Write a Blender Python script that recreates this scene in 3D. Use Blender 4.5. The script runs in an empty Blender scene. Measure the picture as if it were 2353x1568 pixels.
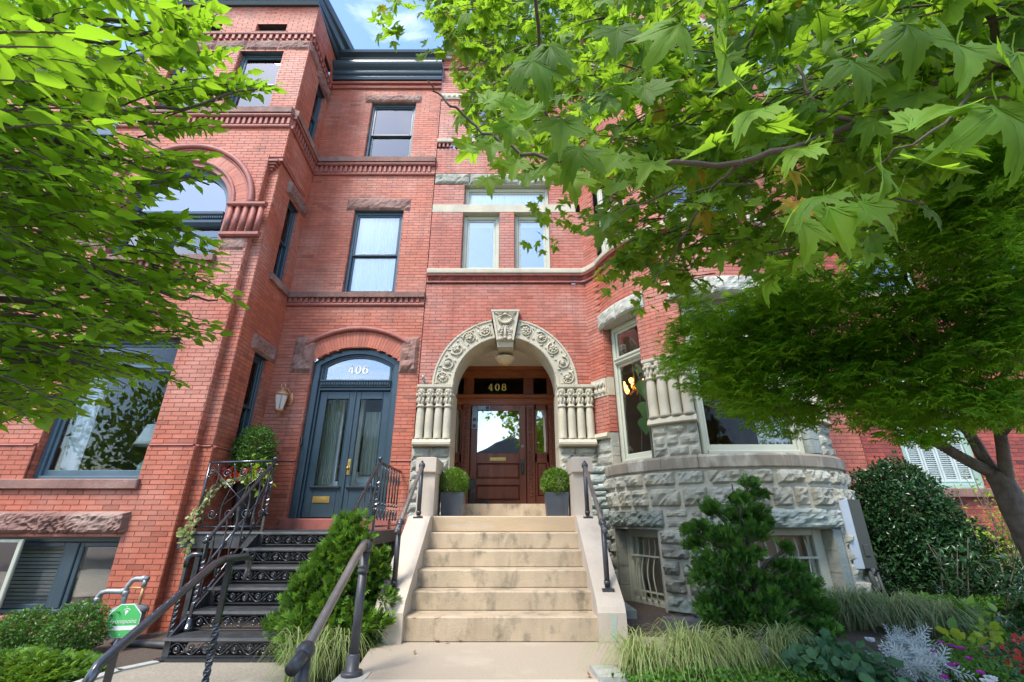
import bpy, math, random
import numpy as np
from mathutils import Vector, Matrix, noise
random.seed(7); np.random.seed(7)
R = math.radians
sc = bpy.context.scene
col = sc.collection
# ---------------------------------------------------------------- camera
CH = 1.054
cam = bpy.data.cameras.new('camera'); cam_o = bpy.data.objects.new('camera', cam); col.objects.link(cam_o)
cam.sensor_width = 36; cam.lens = 1065/2440*36; cam.clip_end = 600; cam.clip_start = .02
cam_o.location = (0, 0, CH); cam_o.rotation_euler = (R(90+21.6), 0, 0)
sc.camera = cam_o
sc.render.resolution_x = 1024; sc.render.resolution_y = 682
# ---------------------------------------------------------------- sky and sun
SUN_EL, SUN_AZ = 56, 215       # azimuth measured clockwise from +y
w = bpy.data.worlds.new('World'); sc.world = w; w.use_nodes = True
nt = w.node_tree; nt.nodes.clear()
def wn(t): return nt.nodes.new(t)
sky = wn('ShaderNodeTexSky'); sky.sky_type = 'NISHITA'; sky.sun_disc = False
sky.sun_elevation = R(SUN_EL); sky.sun_rotation = R(SUN_AZ); sky.air_density = 1.0; sky.dust_density = .6; sky.ozone_density = 4.0
tc = wn('ShaderNodeTexCoord'); nz = wn('ShaderNodeTexNoise'); nz.inputs['Scale'].default_value = 2.1; nz.inputs['Detail'].default_value = 7
nz.inputs['Roughness'].default_value = .62; nz.inputs['Distortion'].default_value = .5
mp = wn('ShaderNodeMapping'); mp.inputs['Scale'].default_value = (1, 1, 2.2); mp.inputs['Location'].default_value = (2, 5, 1)
nt.links.new(tc.outputs['Generated'], mp.inputs[0]); nt.links.new(mp.outputs[0], nz.inputs['Vector'])
rp = wn('ShaderNodeValToRGB'); rp.color_ramp.elements[0].position = .54; rp.color_ramp.elements[1].position = .80
nt.links.new(nz.outputs['Fac'], rp.inputs[0])
mx = wn('ShaderNodeMix'); mx.data_type = 'RGBA'
mx.inputs[7].default_value = (6.2, 6.4, 6.8, 1)
nt.links.new(rp.outputs[0], mx.inputs[0]); nt.links.new(sky.outputs[0], mx.inputs[6])
bg = wn('ShaderNodeBackground'); bg.inputs[1].default_value = .12
wo = wn('ShaderNodeOutputWorld')
nt.links.new(mx.outputs[2], bg.inputs[0]); nt.links.new(bg.outputs[0], wo.inputs[0])
sun = bpy.data.lights.new('sun', 'SUN'); sun.energy = 1.35; sun.angle = R(18); sun.color = (1, .95, .88)
sun_o = bpy.data.objects.new('sun', sun); col.objects.link(sun_o)
d = Vector((math.sin(R(SUN_AZ))*math.cos(R(SUN_EL)), math.cos(R(SUN_AZ))*math.cos(R(SUN_EL)), math.sin(R(SUN_EL))))
sun_o.rotation_euler = d.to_track_quat('Z', 'Y').to_euler(); sun_o.location = d*30
sc.view_settings.view_transform = 'Standard'; sc.view_settings.look = 'None'; sc.view_settings.gamma = 1
sc.view_settings.exposure = 2.1
# ---------------------------------------------------------------- pixel helper (photo coordinates 2353 x 1568 -> point on the plane y = Y)
_f, _cx, _cy = 1027.0, 1176.5, 784.0; _c, _s = math.cos(R(21.6)), math.sin(R(21.6))
def at(px, py, Y):
    yc = (py-_cy)/_f; z = Y/(_c+_s*yc)
    return Vector(((px-_cx)/_f*z, Y, z*(_s-yc*_c)+CH))
def ray(px, py, t):            # point at distance t along the sight line
    yc = (py-_cy)/_f; v = Vector(((px-_cx)/_f, _c+_s*yc, _s-yc*_c)); v.normalize()
    return v*t+Vector((0, 0, CH))
# ---------------------------------------------------------------- materials
def mat(name, c1, c2=None, scale=4., rough=.6, bump=0., bscale=40., metal=0., c3=None, s3=1.2, t3=(.55, .7), tint=0., spec=.5, ao=None, stretch=None, detail=6, streak=0., scol=(.30, .27, .25)):
    m = bpy.data.materials.new(name); m.use_nodes = True; t = m.node_tree; N = t.nodes; L = t.links
    b = N['Principled BSDF']; b.inputs['Roughness'].default_value = rough; b.inputs['Metallic'].default_value = metal
    b.inputs['Specular IOR Level'].default_value = spec
    g = N.new('ShaderNodeNewGeometry'); vec = g.outputs['Position']
    if stretch:
        q = N.new('ShaderNodeMapping'); q.inputs['Scale'].default_value = stretch; L.new(vec, q.inputs[0]); vec = q.outputs[0]
    src = None
    def noi(s, dd=detail, rr=.6):
        n = N.new('ShaderNodeTexNoise'); n.inputs['Scale'].default_value = s; n.inputs['Detail'].default_value = dd; n.inputs['Roughness'].default_value = rr
        L.new(vec, n.inputs['Vector']); return n.outputs['Fac']
    def mix(a, bcol, fac):
        x = N.new('ShaderNodeMix'); x.data_type = 'RGBA'
        for v, i in ((a, 6), (bcol, 7)):
            if isinstance(v, tuple): x.inputs[i].default_value = (*v, 1)
            else: L.new(v, x.inputs[i])
        L.new(fac, x.inputs[0]); return x.outputs[2]
    def ramp(f, a, bb):
        r = N.new('ShaderNodeMapRange'); r.inputs[1].default_value = a; r.inputs[2].default_value = bb; L.new(f, r.inputs[0]); return r.outputs[0]
    src = c1
    if c2: src = mix(src, c2, ramp(noi(scale), .35, .65))
    if c3: src = mix(src, c3, ramp(noi(s3), *t3))
    if streak:      # rain streaks and soot with a shape of their own
        q = N.new('ShaderNodeMapping'); q.inputs['Scale'].default_value = (2.6, 2.6, .32); L.new(g.outputs['Position'], q.inputs[0])
        n = N.new('ShaderNodeTexNoise'); n.inputs['Scale'].default_value = 1.5; n.inputs['Detail'].default_value = 7; n.inputs['Roughness'].default_value = .65; L.new(q.outputs[0], n.inputs['Vector'])
        mr = N.new('ShaderNodeMapRange'); mr.inputs[1].default_value = .50; mr.inputs[2].default_value = .74; mr.inputs[4].default_value = streak; L.new(n.outputs['Fac'], mr.inputs[0])
        x = N.new('ShaderNodeMix'); x.data_type = 'RGBA'; x.blend_type = 'MULTIPLY'; x.inputs[7].default_value = (*scol, 1); L.new(mr.outputs[0], x.inputs[0])
        if isinstance(src, tuple): x.inputs[6].default_value = (*src, 1)
        else: L.new(src, x.inputs[6])
        src = x.outputs[2]
    if tint:
        a = N.new('ShaderNodeAttribute'); a.attribute_name = 'tint'
        r = N.new('ShaderNodeMapRange'); r.clamp = False; r.inputs[3].default_value = 1-tint; r.inputs[4].default_value = 1+tint; L.new(a.outputs['Fac'], r.inputs[0])
        x = N.new('ShaderNodeMix'); x.data_type = 'RGBA'; x.blend_type = 'MULTIPLY'; x.inputs[0].default_value = 1
        if isinstance(src, tuple): x.inputs[6].default_value = (*src, 1)
        else: L.new(src, x.inputs[6])
        cb = N.new('ShaderNodeCombineColor'); L.new(r.outputs[0], cb.inputs[0]); L.new(r.outputs[0], cb.inputs[1]); L.new(r.outputs[0], cb.inputs[2])
        L.new(cb.outputs[0], x.inputs[7]); src = x.outputs[2]
    if isinstance(src, tuple): b.inputs['Base Color'].default_value = (*src, 1)
    else: L.new(src, b.inputs['Base Color'])
    if bump:
        bp = N.new('ShaderNodeBump'); bp.inputs['Strength'].default_value = min(1, bump); bp.inputs['Distance'].default_value = .02
        L.new(noi(bscale, 8, .7), bp.inputs['Height']); L.new(bp.outputs[0], b.inputs['Normal'])
    return m
def leafmat(name, ca, cb, trans, tf=.45, rough=.45, cc=None):
    """ca..cb: leaf colour by the per-leaf tint; cc for the few turned leaves (tint > .97)"""
    m = bpy.data.materials.new(name); m.use_nodes = True; t = m.node_tree; N = t.nodes; L = t.links
    b = N['Principled BSDF']; b.inputs['Roughness'].default_value = rough; b.inputs['Specular IOR Level'].default_value = .28
    a = N.new('ShaderNodeAttribute'); a.attribute_name = 'tint'
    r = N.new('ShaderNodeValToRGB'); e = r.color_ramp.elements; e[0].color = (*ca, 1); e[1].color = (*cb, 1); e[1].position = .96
    if cc: x = e.new(.975); x.color = (*cc, 1)
    L.new(a.outputs['Fac'], r.inputs[0])
    g = N.new('ShaderNodeNewGeometry'); n = N.new('ShaderNodeTexNoise'); n.inputs['Scale'].default_value = 30; L.new(g.outputs['Position'], n.inputs['Vector'])
    x = N.new('ShaderNodeMix'); x.data_type = 'RGBA'; x.blend_type = 'MULTIPLY'; x.inputs[0].default_value = .35
    L.new(r.outputs[0], x.inputs[6]); L.new(n.outputs['Color'], x.inputs[7]); L.new(x.outputs[2], b.inputs['Base Color'])
    tr = N.new('ShaderNodeBsdfTranslucent')
    y = N.new('ShaderNodeMix'); y.data_type = 'RGBA'; y.inputs[0].default_value = .75; L.new(r.outputs[0], y.inputs[6]); y.inputs[7].default_value = (*trans, 1)
    L.new(y.outputs[2], tr.inputs[0])
    ms = N.new('ShaderNodeMixShader'); ms.inputs[0].default_value = tf
    L.new(b.outputs[0], ms.inputs[1]); L.new(tr.outputs[0], ms.inputs[2]); L.new(ms.outputs[0], N['Material Output'].inputs[0])
    return m
def glassmat(name, refl, tintc=(.96, .98, .97), rough=.0, ior=1.5):
    m = bpy.data.materials.new(name); m.use_nodes = True; t = m.node_tree; N = t.nodes; L = t.links
    N.remove(N['Principled BSDF'])
    tr = N.new('ShaderNodeBsdfTransparent'); tr.inputs[0].default_value = (*tintc, 1)
    gl = N.new('ShaderNodeBsdfGlossy'); gl.inputs['Roughness'].default_value = rough; gl.inputs[0].default_value = (1, .97, .93, 1)
    fr = N.new('ShaderNodeFresnel'); fr.inputs[0].default_value = ior
    ad = N.new('ShaderNodeMath'); ad.operation = 'ADD'; ad.inputs[1].default_value = refl; ad.use_clamp = True; L.new(fr.outputs[0], ad.inputs[0])
    nn = N.new('ShaderNodeTexNoise'); nn.inputs['Scale'].default_value = 1.3; bp = N.new('ShaderNodeBump'); bp.inputs['Strength'].default_value = .12; bp.inputs['Distance'].default_value = .02
    g = N.new('ShaderNodeNewGeometry'); L.new(g.outputs['Position'], nn.inputs['Vector']); L.new(nn.outputs[0], bp.inputs['Height']); L.new(bp.outputs[0], gl.inputs['Normal'])
    ms = N.new('ShaderNodeMixShader'); L.new(ad.outputs[0], ms.inputs[0]); L.new(tr.outputs[0], ms.inputs[1]); L.new(gl.outputs[0], ms.inputs[2])
    L.new(ms.outputs[0], N['Material Output'].inputs[0]); return m
def emitmat(name, c, s):
    m = bpy.data.materials.new(name); m.use_nodes = True; b = m.node_tree.nodes['Principled BSDF']
    b.inputs['Base Color'].default_value = (*c, 1); b.inputs['Emission Color'].default_value = (*c, 1); b.inputs['Emission Strength'].default_value = s; return m
M = {}
M['brick_a'] = mat('pressed red brick', (.45, .122, .062), (.40, .104, .052), 9, .62, .25, 90, c3=(.47, .215, .15), s3=.9, t3=(.46, .76), tint=.13, streak=.5)
M['brick_b'] = mat('rose red brick', (.43, .122, .072), (.375, .102, .060), 9, .62, .25, 90, c3=(.45, .22, .165), s3=1.1, t3=(.46, .74), tint=.13, streak=.5)
M['brick_c'] = mat('deep red brick', (0.324, 0.059, 0.036), (0.243, 0.045, 0.029), 9, .65, .25, 90, tint=.3)
M['mortar'] = mat('red tinted mortar', (0.311, 0.111, 0.078), (0.244, 0.081, 0.059), 6, .9, .4, 120, c3=(0.370, 0.207, 0.170), s3=2.5, t3=(.56, .75))
M['terra'] = mat('moulded red brick', (0.354, 0.102, 0.071), (0.266, 0.080, 0.057), 7, .6, .3, 60, c3=(0.164, 0.082, 0.070), s3=3, t3=(.55, .75), tint=.2, streak=.5)
M['brown'] = mat('brownstone', (0.285, 0.147, 0.109), (0.209, 0.109, 0.085), 5, .8, .7, 45, c3=(0.342, 0.228, 0.180), s3=2.2, t3=(.5, .7), tint=.12, streak=.5)
M['sand'] = mat('buff sandstone', (0.507, 0.448, 0.322), (0.429, 0.390, 0.293), 4, .75, .35, 60, c3=(0.442, 0.331, 0.193), s3=3.1, t3=(.58, .8), tint=.1, streak=.4, scol=(.5, .45, .36))
M['sand_l'] = mat('pale weathered stone', (0.446, 0.437, 0.365), (0.357, 0.361, 0.303), 3, .8, .4, 40)
M['sand_d'] = mat('stained sill stone', (.26, .215, .155), (.17, .145, .11), 2.2, .75, .3, 60, c3=(.44, .39, .30), s3=2.6, t3=(.5, .66), stretch=(1.6, 1.6, .5))
M['rock'] = mat('grey green rock faced stone', (0.406, 0.390, 0.310), (0.294, 0.299, 0.243), 6, .85, .8, 28, c3=(.42, .37, .25), s3=1.7, t3=(.52, .75), tint=.2, streak=.45)
M['rock_d'] = mat('weathered grey green stone', (0.339, 0.369, 0.322), (0.222, 0.257, 0.222), 5, .85, .8, 28, c3=(.38, .35, .25), s3=1.9, t3=(.55, .75), tint=.22, streak=.4)
M['joint'] = mat('pale mortar joint', (.48, .44, .34), (.38, .36, .29), 8, .9, .3, 90)
M['step'] = mat('limestone step', (0.496, 0.383, 0.255), (0.393, 0.307, 0.203), 3.4, .7, .4, 70, c3=(0.143, 0.122, 0.080), s3=6.5, t3=(.52, .74), stretch=(1, 1, .6), tint=.05, streak=.4, scol=(.42, .38, .30))
M['step_clean'] = mat('smooth buff limestone', (0.526, 0.442, 0.348), (0.470, 0.395, 0.310), 2.5, .7, .2, 60, c3=(0.386, 0.319, 0.235), s3=3, t3=(.62, .85), streak=.3, scol=(.5, .46, .40))
M['walk'] = mat('sandy concrete walkway', (0.441, 0.361, 0.265), (0.379, 0.313, 0.234), 60, .85, .5, 220, c3=(0.470, 0.395, 0.302), s3=1.6)
M['agg'] = mat('exposed aggregate paving', (0.418, 0.361, 0.266), (0.266, 0.228, 0.171), 75, .85, .8, 150, c3=(0.475, 0.418, 0.314), s3=2)
M['curb'] = mat('grey concrete kerb', (.40, .40, .35), (.33, .33, .29), 20, .85, .4, 120)
M['slate'] = mat('dark slate slab', (.085, .088, .092), (.13, .13, .13), 8, .7, .4, 60)
M['navy'] = mat('dark blue green paint', (.028, .052, .066), (.035, .062, .078), 3, .32, .05, 80)
M['navy_l'] = mat('blue grey paint', (.075, .12, .145), (.055, .095, .118), 3, .4, .06, 80)
M['cream'] = mat('putty green paint', (0.475, 0.475, 0.361), (0.418, 0.427, 0.332), 3, .45, .05, 80)
M['mint'] = mat('weathered green paint', (.24, .38, .31), (.32, .42, .34), 7, .6, .15, 80)
M['mint_l'] = mat('pale grey green shutter paint', (.50, .56, .52), (.44, .50, .46), 6, .55, .08, 80)
M['wood'] = mat('varnished mahogany', (0.152, 0.043, 0.021), (0.228, 0.068, 0.032), 3, .25, .12, 60, stretch=(2, 2, .35), c3=(0.304, 0.095, 0.038), s3=1.5)
M['wood_o'] = mat('orange brown varnished wood', (.36, .11, .034), (.22, .06, .022), 4, .25, .12, 60, stretch=(.4, 2, 2))
M['rail'] = mat('glossy charcoal rail paint', (.035, .037, .042), (.055, .058, .065), 8, .2, .05, 90, spec=1.0)
M['iron'] = mat('glossy black iron', (.014, .015, .018), (.024, .026, .03), 12, .18, .06, 90, metal=0., spec=1.0)
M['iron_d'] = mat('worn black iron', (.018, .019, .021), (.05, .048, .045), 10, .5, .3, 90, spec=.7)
M['bronze'] = mat('dark bronze pipe', (.20, .18, .16), (.28, .25, .22), 6, .3, .08, 90, metal=.45)
M['bronze_d'] = mat('dark painted steel', (.05, .05, .056), (.075, .072, .075), 8, .42, .1, 90, metal=.3)
M['brass'] = mat('brass', (.62, .42, .14), (.5, .33, .1), 9, .28, .08, 60, metal=.9)
M['gold'] = mat('gold leaf', (.75, .55, .15), None, rough=.35, metal=.5)
M['copper'] = mat('orange painted metal', (.50, .24, .10), (.58, .32, .17), 8, .45, .1, 80, metal=.3)
M['white'] = mat('white paint', (.8, .79, .74), None, rough=.4)
M['frost'] = mat('frosted lantern glass', (.62, .60, .54), None, rough=.35)
M['ceil'] = mat('painted ceiling board', (.66, .60, .48), (.6, .55, .44), 4, .5)
M['alab'] = mat('alabaster bowl', (.62, .48, .29), (.5, .36, .2), 12, .35)
M['planter'] = mat('dark slate grey planter', (.048, .058, .072), (.065, .077, .092), 4, .42, .05, 60, c3=(.11, .125, .14), s3=4, t3=(.6, .8))
M['urn'] = mat('black cast iron urn', (.014, .016, .018), (.03, .032, .034), 8, .4, .2, 60)
M['galv'] = mat('galvanised pipe', (.36, .38, .38), (.25, .27, .27), 15, .5, .2, 90, metal=.5)
M['meter'] = mat('grey meter paint', (.24, .27, .27), (.18, .2, .2), 10, .5, .1, 80)
M['box'] = mat('grey plastic conduit cover', (.40, .45, .50), (.36, .41, .46), 4, .45)
M['box_d'] = mat('dark green box side', (.05, .055, .045), None, rough=.6)
M['signg'] = mat('green sign face', (.09, .48, .13), None, rough=.4)
M['curtain'] = mat('white curtain', (.88, .88, .87), (.80, .81, .81), 5, .8, stretch=(6, 6, .3))
M['curtain_g'] = mat('sheer green grey curtain', (.42, .44, .36), (.22, .24, .19), 6, .8, stretch=(7, 7, .2))
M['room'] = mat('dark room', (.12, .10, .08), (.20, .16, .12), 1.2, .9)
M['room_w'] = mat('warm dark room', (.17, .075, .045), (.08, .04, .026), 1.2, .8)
M['blind'] = mat('dusty blinds', (.30, .30, .26), (.24, .24, .21), 6, .7)
M['lampsh'] = mat('white lamp shade', (.78, .77, .70), None, rough=.7)
M['ceramic'] = mat('celadon ceramic', (.24, .42, .32), (.3, .48, .38), 5, .2)
M['glass'] = glassmat('window glass', .14)
M['glass_m'] = glassmat('mirror like door glass', .28)
M['glass_s'] = glassmat('slightly dusty glass', -.008, ior=1.3)
M['bark'] = mat('dark grey bark', (.085, .065, .05), (.16, .13, .10), 14, .9, .8, 60, c3=(.2, .18, .14), s3=4)
M['twig'] = mat('reddish twig', (.075, .05, .036), (.12, .09, .062), 20, .8, .3, 90)
M['soil'] = mat('mulch soil', (.075, .05, .035), (.13, .095, .07), 45, .95, .9, 130)
M['roofd'] = mat('dark slate roof', (.09, .095, .10), (.12, .12, .12), 8, .8)
M['asphalt'] = mat('asphalt', (.05, .05, .05), (.07, .07, .068), 30, .9, .4, 200)
M['stain'] = mat('verdigris stain', (.30, .42, .33), (.46, .45, .35), 9, .8)
M['step_top'] = mat('ochre limestone step', (0.517, 0.370, 0.217), (0.462, 0.342, 0.212), 2.2, .7, .3, 60, c3=(0.504, 0.437, 0.336), s3=2.6, t3=(.55, .75), stretch=(.5, 1, 3))
M['paver'] = mat('pale stone', (.44, .42, .36), (.36, .34, .29), 9, .8, .3, 60)
# leaves
M['lf_left'] = leafmat('bright ovate leaf', (.022, .085, .008), (.22, .41, .02), (.42, .70, .025), .52, .5)
M['lf_plane'] = leafmat('plane tree leaf', (.022, .082, .012), (.22, .39, .03), (.45, .70, .03), .52, .6, cc=(.50, .24, .03))
M['lf_maple'] = leafmat('maple leaf', (.045, .16, .012), (.24, .46, .03), (.46, .78, .04), .55, .6)
M['lf_box'] = leafmat('boxwood leaf', (.055, .14, .015), (.20, .34, .03), (.25, .42, .03), .2, .35)
M['lf_boxd'] = leafmat('deep green boxwood leaf', (.03, .10, .015), (.12, .25, .035), (.2, .36, .04), .2, .35)
M['lf_holly'] = leafmat('dark glossy leaf', (.012, .045, .014), (.04, .105, .03), (.08, .2, .03), .12, .25)
M['lf_hin'] = leafmat('hinoki spray', (.018, .075, .012), (.19, .38, .03), (.26, .46, .03), .25, .55)
M['lf_hind'] = leafmat('blue green hinoki spray', (.018, .095, .016), (.16, .36, .045), (.2, .44, .04), .25, .55)
M['lf_grass'] = leafmat('variegated sedge blade', (.20, .29, .07), (.54, .60, .25), (.6, .65, .25), .35, .5)
M['lf_grassd'] = leafmat('grey green sedge blade', (.14, .20, .08), (.38, .43, .21), (.4, .5, .18), .3, .5)
M['lf_low'] = leafmat('low green leaf', (.035, .12, .015), (.13, .28, .03), (.2, .42, .03), .3, .5)
M['lf_heu'] = leafmat('grey green lobed leaf', (.03, .10, .04), (.10, .22, .09), (.15, .32, .08), .25, .5)
M['lf_silver'] = leafmat('silver leaf', (.42, .47, .44), (.66, .70, .67), (.6, .65, .6), .15, .7)
M['lf_lime'] = leafmat('lime leaf', (.16, .32, .02), (.42, .50, .04), (.5, .62, .05), .35, .45)
M['lf_fid'] = leafmat('fiddle leaf', (.12, .32, .08), (.2, .44, .10), (.2, .4, .05), .2, .35)
M['pet_red'] = leafmat('red petal', (.50, .03, .02), (.75, .10, .05), (.8, .1, .05), .2, .5)
M['pet_mag'] = leafmat('magenta petal', (.40, .02, .28), (.60, .05, .45), (.6, .05, .4), .2, .5)
M['pet_w'] = leafmat('white petal', (.7, .7, .66), (.8, .8, .76), (.7, .7, .6), .15, .5)
M['lf_brown'] = leafmat('fallen leaf', (.20, .07, .025), (.36, .14, .05), (.3, .1, .03), .1, .7)
# ---------------------------------------------------------------- object helpers
WP = {}      # world position of every created object
def mesh_of(name, V, F, mt, tint=None, smooth=False):
    me = bpy.data.meshes.new(name)
    me.from_pydata(V, [], F)
    if mt:
        for m_ in (mt if isinstance(mt, (list, tuple)) else [mt]): me.materials.append(m_)
    if tint is not None:
        a = me.attributes.new('tint', 'FLOAT', 'FACE'); a.data.foreach_set('value', np.asarray(tint, dtype=np.float32))
    if smooth: me.polygons.foreach_set('use_smooth', [True]*len(me.polygons))
    me.update(); return me
def tag(o, label=None, cat=None, group=None, kind=None):
    if label: o['label'] = label
    if cat: o['category'] = cat
    if group: o['group'] = group
    if kind: o['kind'] = kind
    return o
def thing(name, loc, label, cat, group=None, rz=0):
    o = bpy.data.objects.new(name, None); o.empty_display_size = .1; col.objects.link(o); o.location = loc; o.rotation_euler.z = rz
    WP[o.name] = Vector(loc); return tag(o, label, cat, group)
def link(name, me, origin, parent=None):
    o = bpy.data.objects.new(name, me); col.objects.link(o)
    origin = Vector(origin); WP[o.name] = origin
    if parent is not None:
        o.parent = parent; o.location = origin-WP[parent.name]
    else: o.location = origin
    return o
class MB:
    """collects shapes; build() links them as one mesh object. O,U,N: local frame (u along the wall, n outwards, z up)"""
    def __init__(s, O=(0, 0, 0), U=(1, 0), N=(0, -1)):
        s.V = []; s.F = []; s.T = []; s.S = []; s.O = O; s.U = U; s.N = N; s.t = .5; s.sm = False
    def w(s, u, n, z):
        return (s.O[0]+u*s.U[0]+n*s.N[0], s.O[1]+u*s.U[1]+n*s.N[1], s.O[2]+z)
    def add(s, V, F, sm=None, t=None):
        b = len(s.V); s.V += [tuple(v) for v in V]; s.F += [tuple(b+i for i in f) for f in F]
        s.T += [s.t if t is None else t]*len(F); s.S += [s.sm if sm is None else sm]*len(F)
    def box(s, u0, u1, n0, n1, z0, z1, t=None):
        V = [s.w(u, n, z) for z in (z0, z1) for (u, n) in ((u0, n0), (u1, n0), (u1, n1), (u0, n1))]
        s.add(V, [(0, 1, 2, 3), (4, 5, 6, 7), (0, 1, 5, 4), (1, 2, 6, 5), (2, 3, 7, 6), (3, 0, 4, 7)], False, t)
    def bev(s, u0, u1, n0, n1, z0, z1, b=.008, t=None):      # box with a chamfered outer face edge
        r0 = [(u0, n0, z0), (u1, n0, z0), (u1, n0, z1), (u0, n0, z1)]; r1 = [(u0, n1-b, z0), (u1, n1-b, z0), (u1, n1-b, z1), (u0, n1-b, z1)]
        r2 = [(u0+b, n1, z0+b), (u1-b, n1, z0+b), (u1-b, n1, z1-b), (u0+b, n1, z1-b)]
        V = [s.w(*p) for p in r0+r1+r2]; F = [(0, 1, 2, 3), (8, 9, 10, 11)]
        for k in (0, 4):
            for i in range(4): F.append((k+i, k+(i+1) % 4, k+4+(i+1) % 4, k+4+i))
        s.add(V, F, False, t)
    def extr(s, prof, u0, u1, closed=True, t=None):          # prof: list of (n,z), extruded along u
        k = len(prof); V = [s.w(u0, n, z) for n, z in prof]+[s.w(u1, n, z) for n, z in prof]
        F = [(i, (i+1) % k, k+(i+1) % k, k+i) for i in range(k if closed else k-1)]
        if closed: F += [tuple(range(k)), tuple(range(k, 2*k))]
        s.add(V, F, False, t)
    def poly(s, P, n0, n1, t=None):                          # P: list of (u,z), plate between n0 and n1
        k = len(P); V = [s.w(u, n0, z) for u, z in P]+[s.w(u, n1, z) for u, z in P]
        s.add(V, [tuple(range(k)), tuple(range(k, 2*k))]+[(i, (i+1) % k, k+(i+1) % k, k+i) for i in range(k)], False, t)
    def ring(s, cu, cz, r0, r1, a0, a1, n0, n1, seg=16, t=None):   # arc band in the wall plane, angles in degrees from +u
        V = []; F = []
        for i in range(seg+1):
            a = R(a0+(a1-a0)*i/seg); ca, sa = math.cos(a), math.sin(a)
            V += [s.w(cu+r0*ca, n0, cz+r0*sa), s.w(cu+r1*ca, n0, cz+r1*sa), s.w(cu+r1*ca, n1, cz+r1*sa), s.w(cu+r0*ca, n1, cz+r0*sa)]
        for i in range(seg):
            b = 4*i
            for j in range(4): F.append((b+j, b+(j+1) % 4, b+4+(j+1) % 4, b+4+j))
        F += [(0, 1, 2, 3), (4*seg, 4*seg+1, 4*seg+2, 4*seg+3)]
        s.add(V, F, False, t)
    def tube(s, P, r, k=8, t=None, local=True, cap=True):
        P = [Vector(s.w(*p)) if local else Vector(p) for p in P]; n = len(P); rr = r if isinstance(r, (list, tuple)) else [r]*n
        V = []; F = []; up = None
        for i in range(n):
            d_ = (P[min(i+1, n-1)]-P[max(i-1, 0)])
            if d_.length < 1e-9: d_ = Vector((0, 0, 1))
            d_.normalize()
            if up is None: up = Vector((0, 0, 1)) if abs(d_.z) < .9 else Vector((1, 0, 0))
            x = d_.cross(up); 
            if x.length < 1e-6: x = d_.orthogonal()
            x.normalize(); y = x.cross(d_).normalized(); up = y
            for j in range(k):
                a = 2*math.pi*j/k; V.append(P[i]+(x*math.cos(a)+y*math.sin(a))*rr[i])
        for i in range(n-1):
            for j in range(k): F.append((i*k+j, i*k+(j+1) % k, (i+1)*k+(j+1) % k, (i+1)*k+j))
        if cap: F += [tuple(range(k)), tuple(range((n-1)*k, n*k))]
        s.add(V, F, True, t)
    def lathe(s, prof, c, k=14, t=None, axis='z', a0=0, a1=360):    # prof: (radius, height)
        V = []; F = []; full = abs(a1-a0) >= 360; kk = k if full else k+1
        for r_, h in prof:
            for j in range(kk):
                a = R(a0+(a1-a0)*j/k); V.append(s.w(c[0]+r_*math.cos(a), c[1]+r_*math.sin(a), c[2]+h))
        for i in range(len(prof)-1):
            for j in range(k): F.append((i*kk+j, i*kk+(j+1) % kk, (i+1)*kk+(j+1) % kk, (i+1)*kk+j))
        if full: F += [tuple(range(kk)), tuple(range((len(prof)-1)*kk, len(prof)*kk))]
        s.add(V, F, True, t)
    def ell(s, c, r, k=8, rows=5, rot=0., t=None):                 # ellipsoid in the local frame, rot in the wall plane
        V = []; F = []; cr, sr = math.cos(rot), math.sin(rot)
        for i in range(rows+1):
            ph = math.pi*i/rows
            for j in range(k):
                a = 2*math.pi*j/k; x = r[0]*math.sin(ph)*math.cos(a); z = r[2]*math.cos(ph); n = r[1]*math.sin(ph)*math.sin(a)
                V.append(s.w(c[0]+x*cr-z*sr, c[1]+n, c[2]+x*sr+z*cr))
        for i in range(rows):
            for j in range(k): F.append((i*k+j, i*k+(j+1) % k, (i+1)*k+(j+1) % k, (i+1)*k+j))
        s.add(V, F, True, t)
    def build(s, name, mt, parent=None, origin=None, tint=False):
        V = np.array(s.V, dtype=float)
        if origin is None: origin = ((V[:, 0].min()+V[:, 0].max())/2, (V[:, 1].min()+V[:, 1].max())/2, V[:, 2].min())
        V = V-np.array(origin)
        me = mesh_of(name, V.tolist(), s.F, mt, s.T)
        me.polygons.foreach_set('use_smooth', s.S)
        bm_fix(me)
        return link(name, me, origin, parent)
import bmesh
def bm_fix(me):
    bm = bmesh.new(); bm.from_mesh(me); bmesh.ops.recalc_face_normals(bm, faces=bm.faces); bm.to_mesh(me); bm.free()
def spiral(cu, cz, n, r0, r1, a0, turns, steps=18):
    return [(cu+(r0+(r1-r0)*i/steps)*math.cos(a0+turns*2*math.pi*i/steps), n, cz+(r0+(r1-r0)*i/steps)*math.sin(a0+turns*2*math.pi*i/steps)) for i in range(steps+1)]
def dup(root, loc, label=None, rz=None):
    r = root.copy(); col.objects.link(r); r.location = loc; WP[r.name] = Vector(loc)
    if rz is not None: r.rotation_euler.z = rz
    if label: r['label'] = label
    for ch in list(root.children):
        c = ch.copy(); col.objects.link(c); c.parent = r; WP[c.name] = WP[ch.name]-WP[root.name]+Vector(loc)
        for g in list(ch.children):
            e = g.copy(); col.objects.link(e); e.parent = c
    return r
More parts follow.
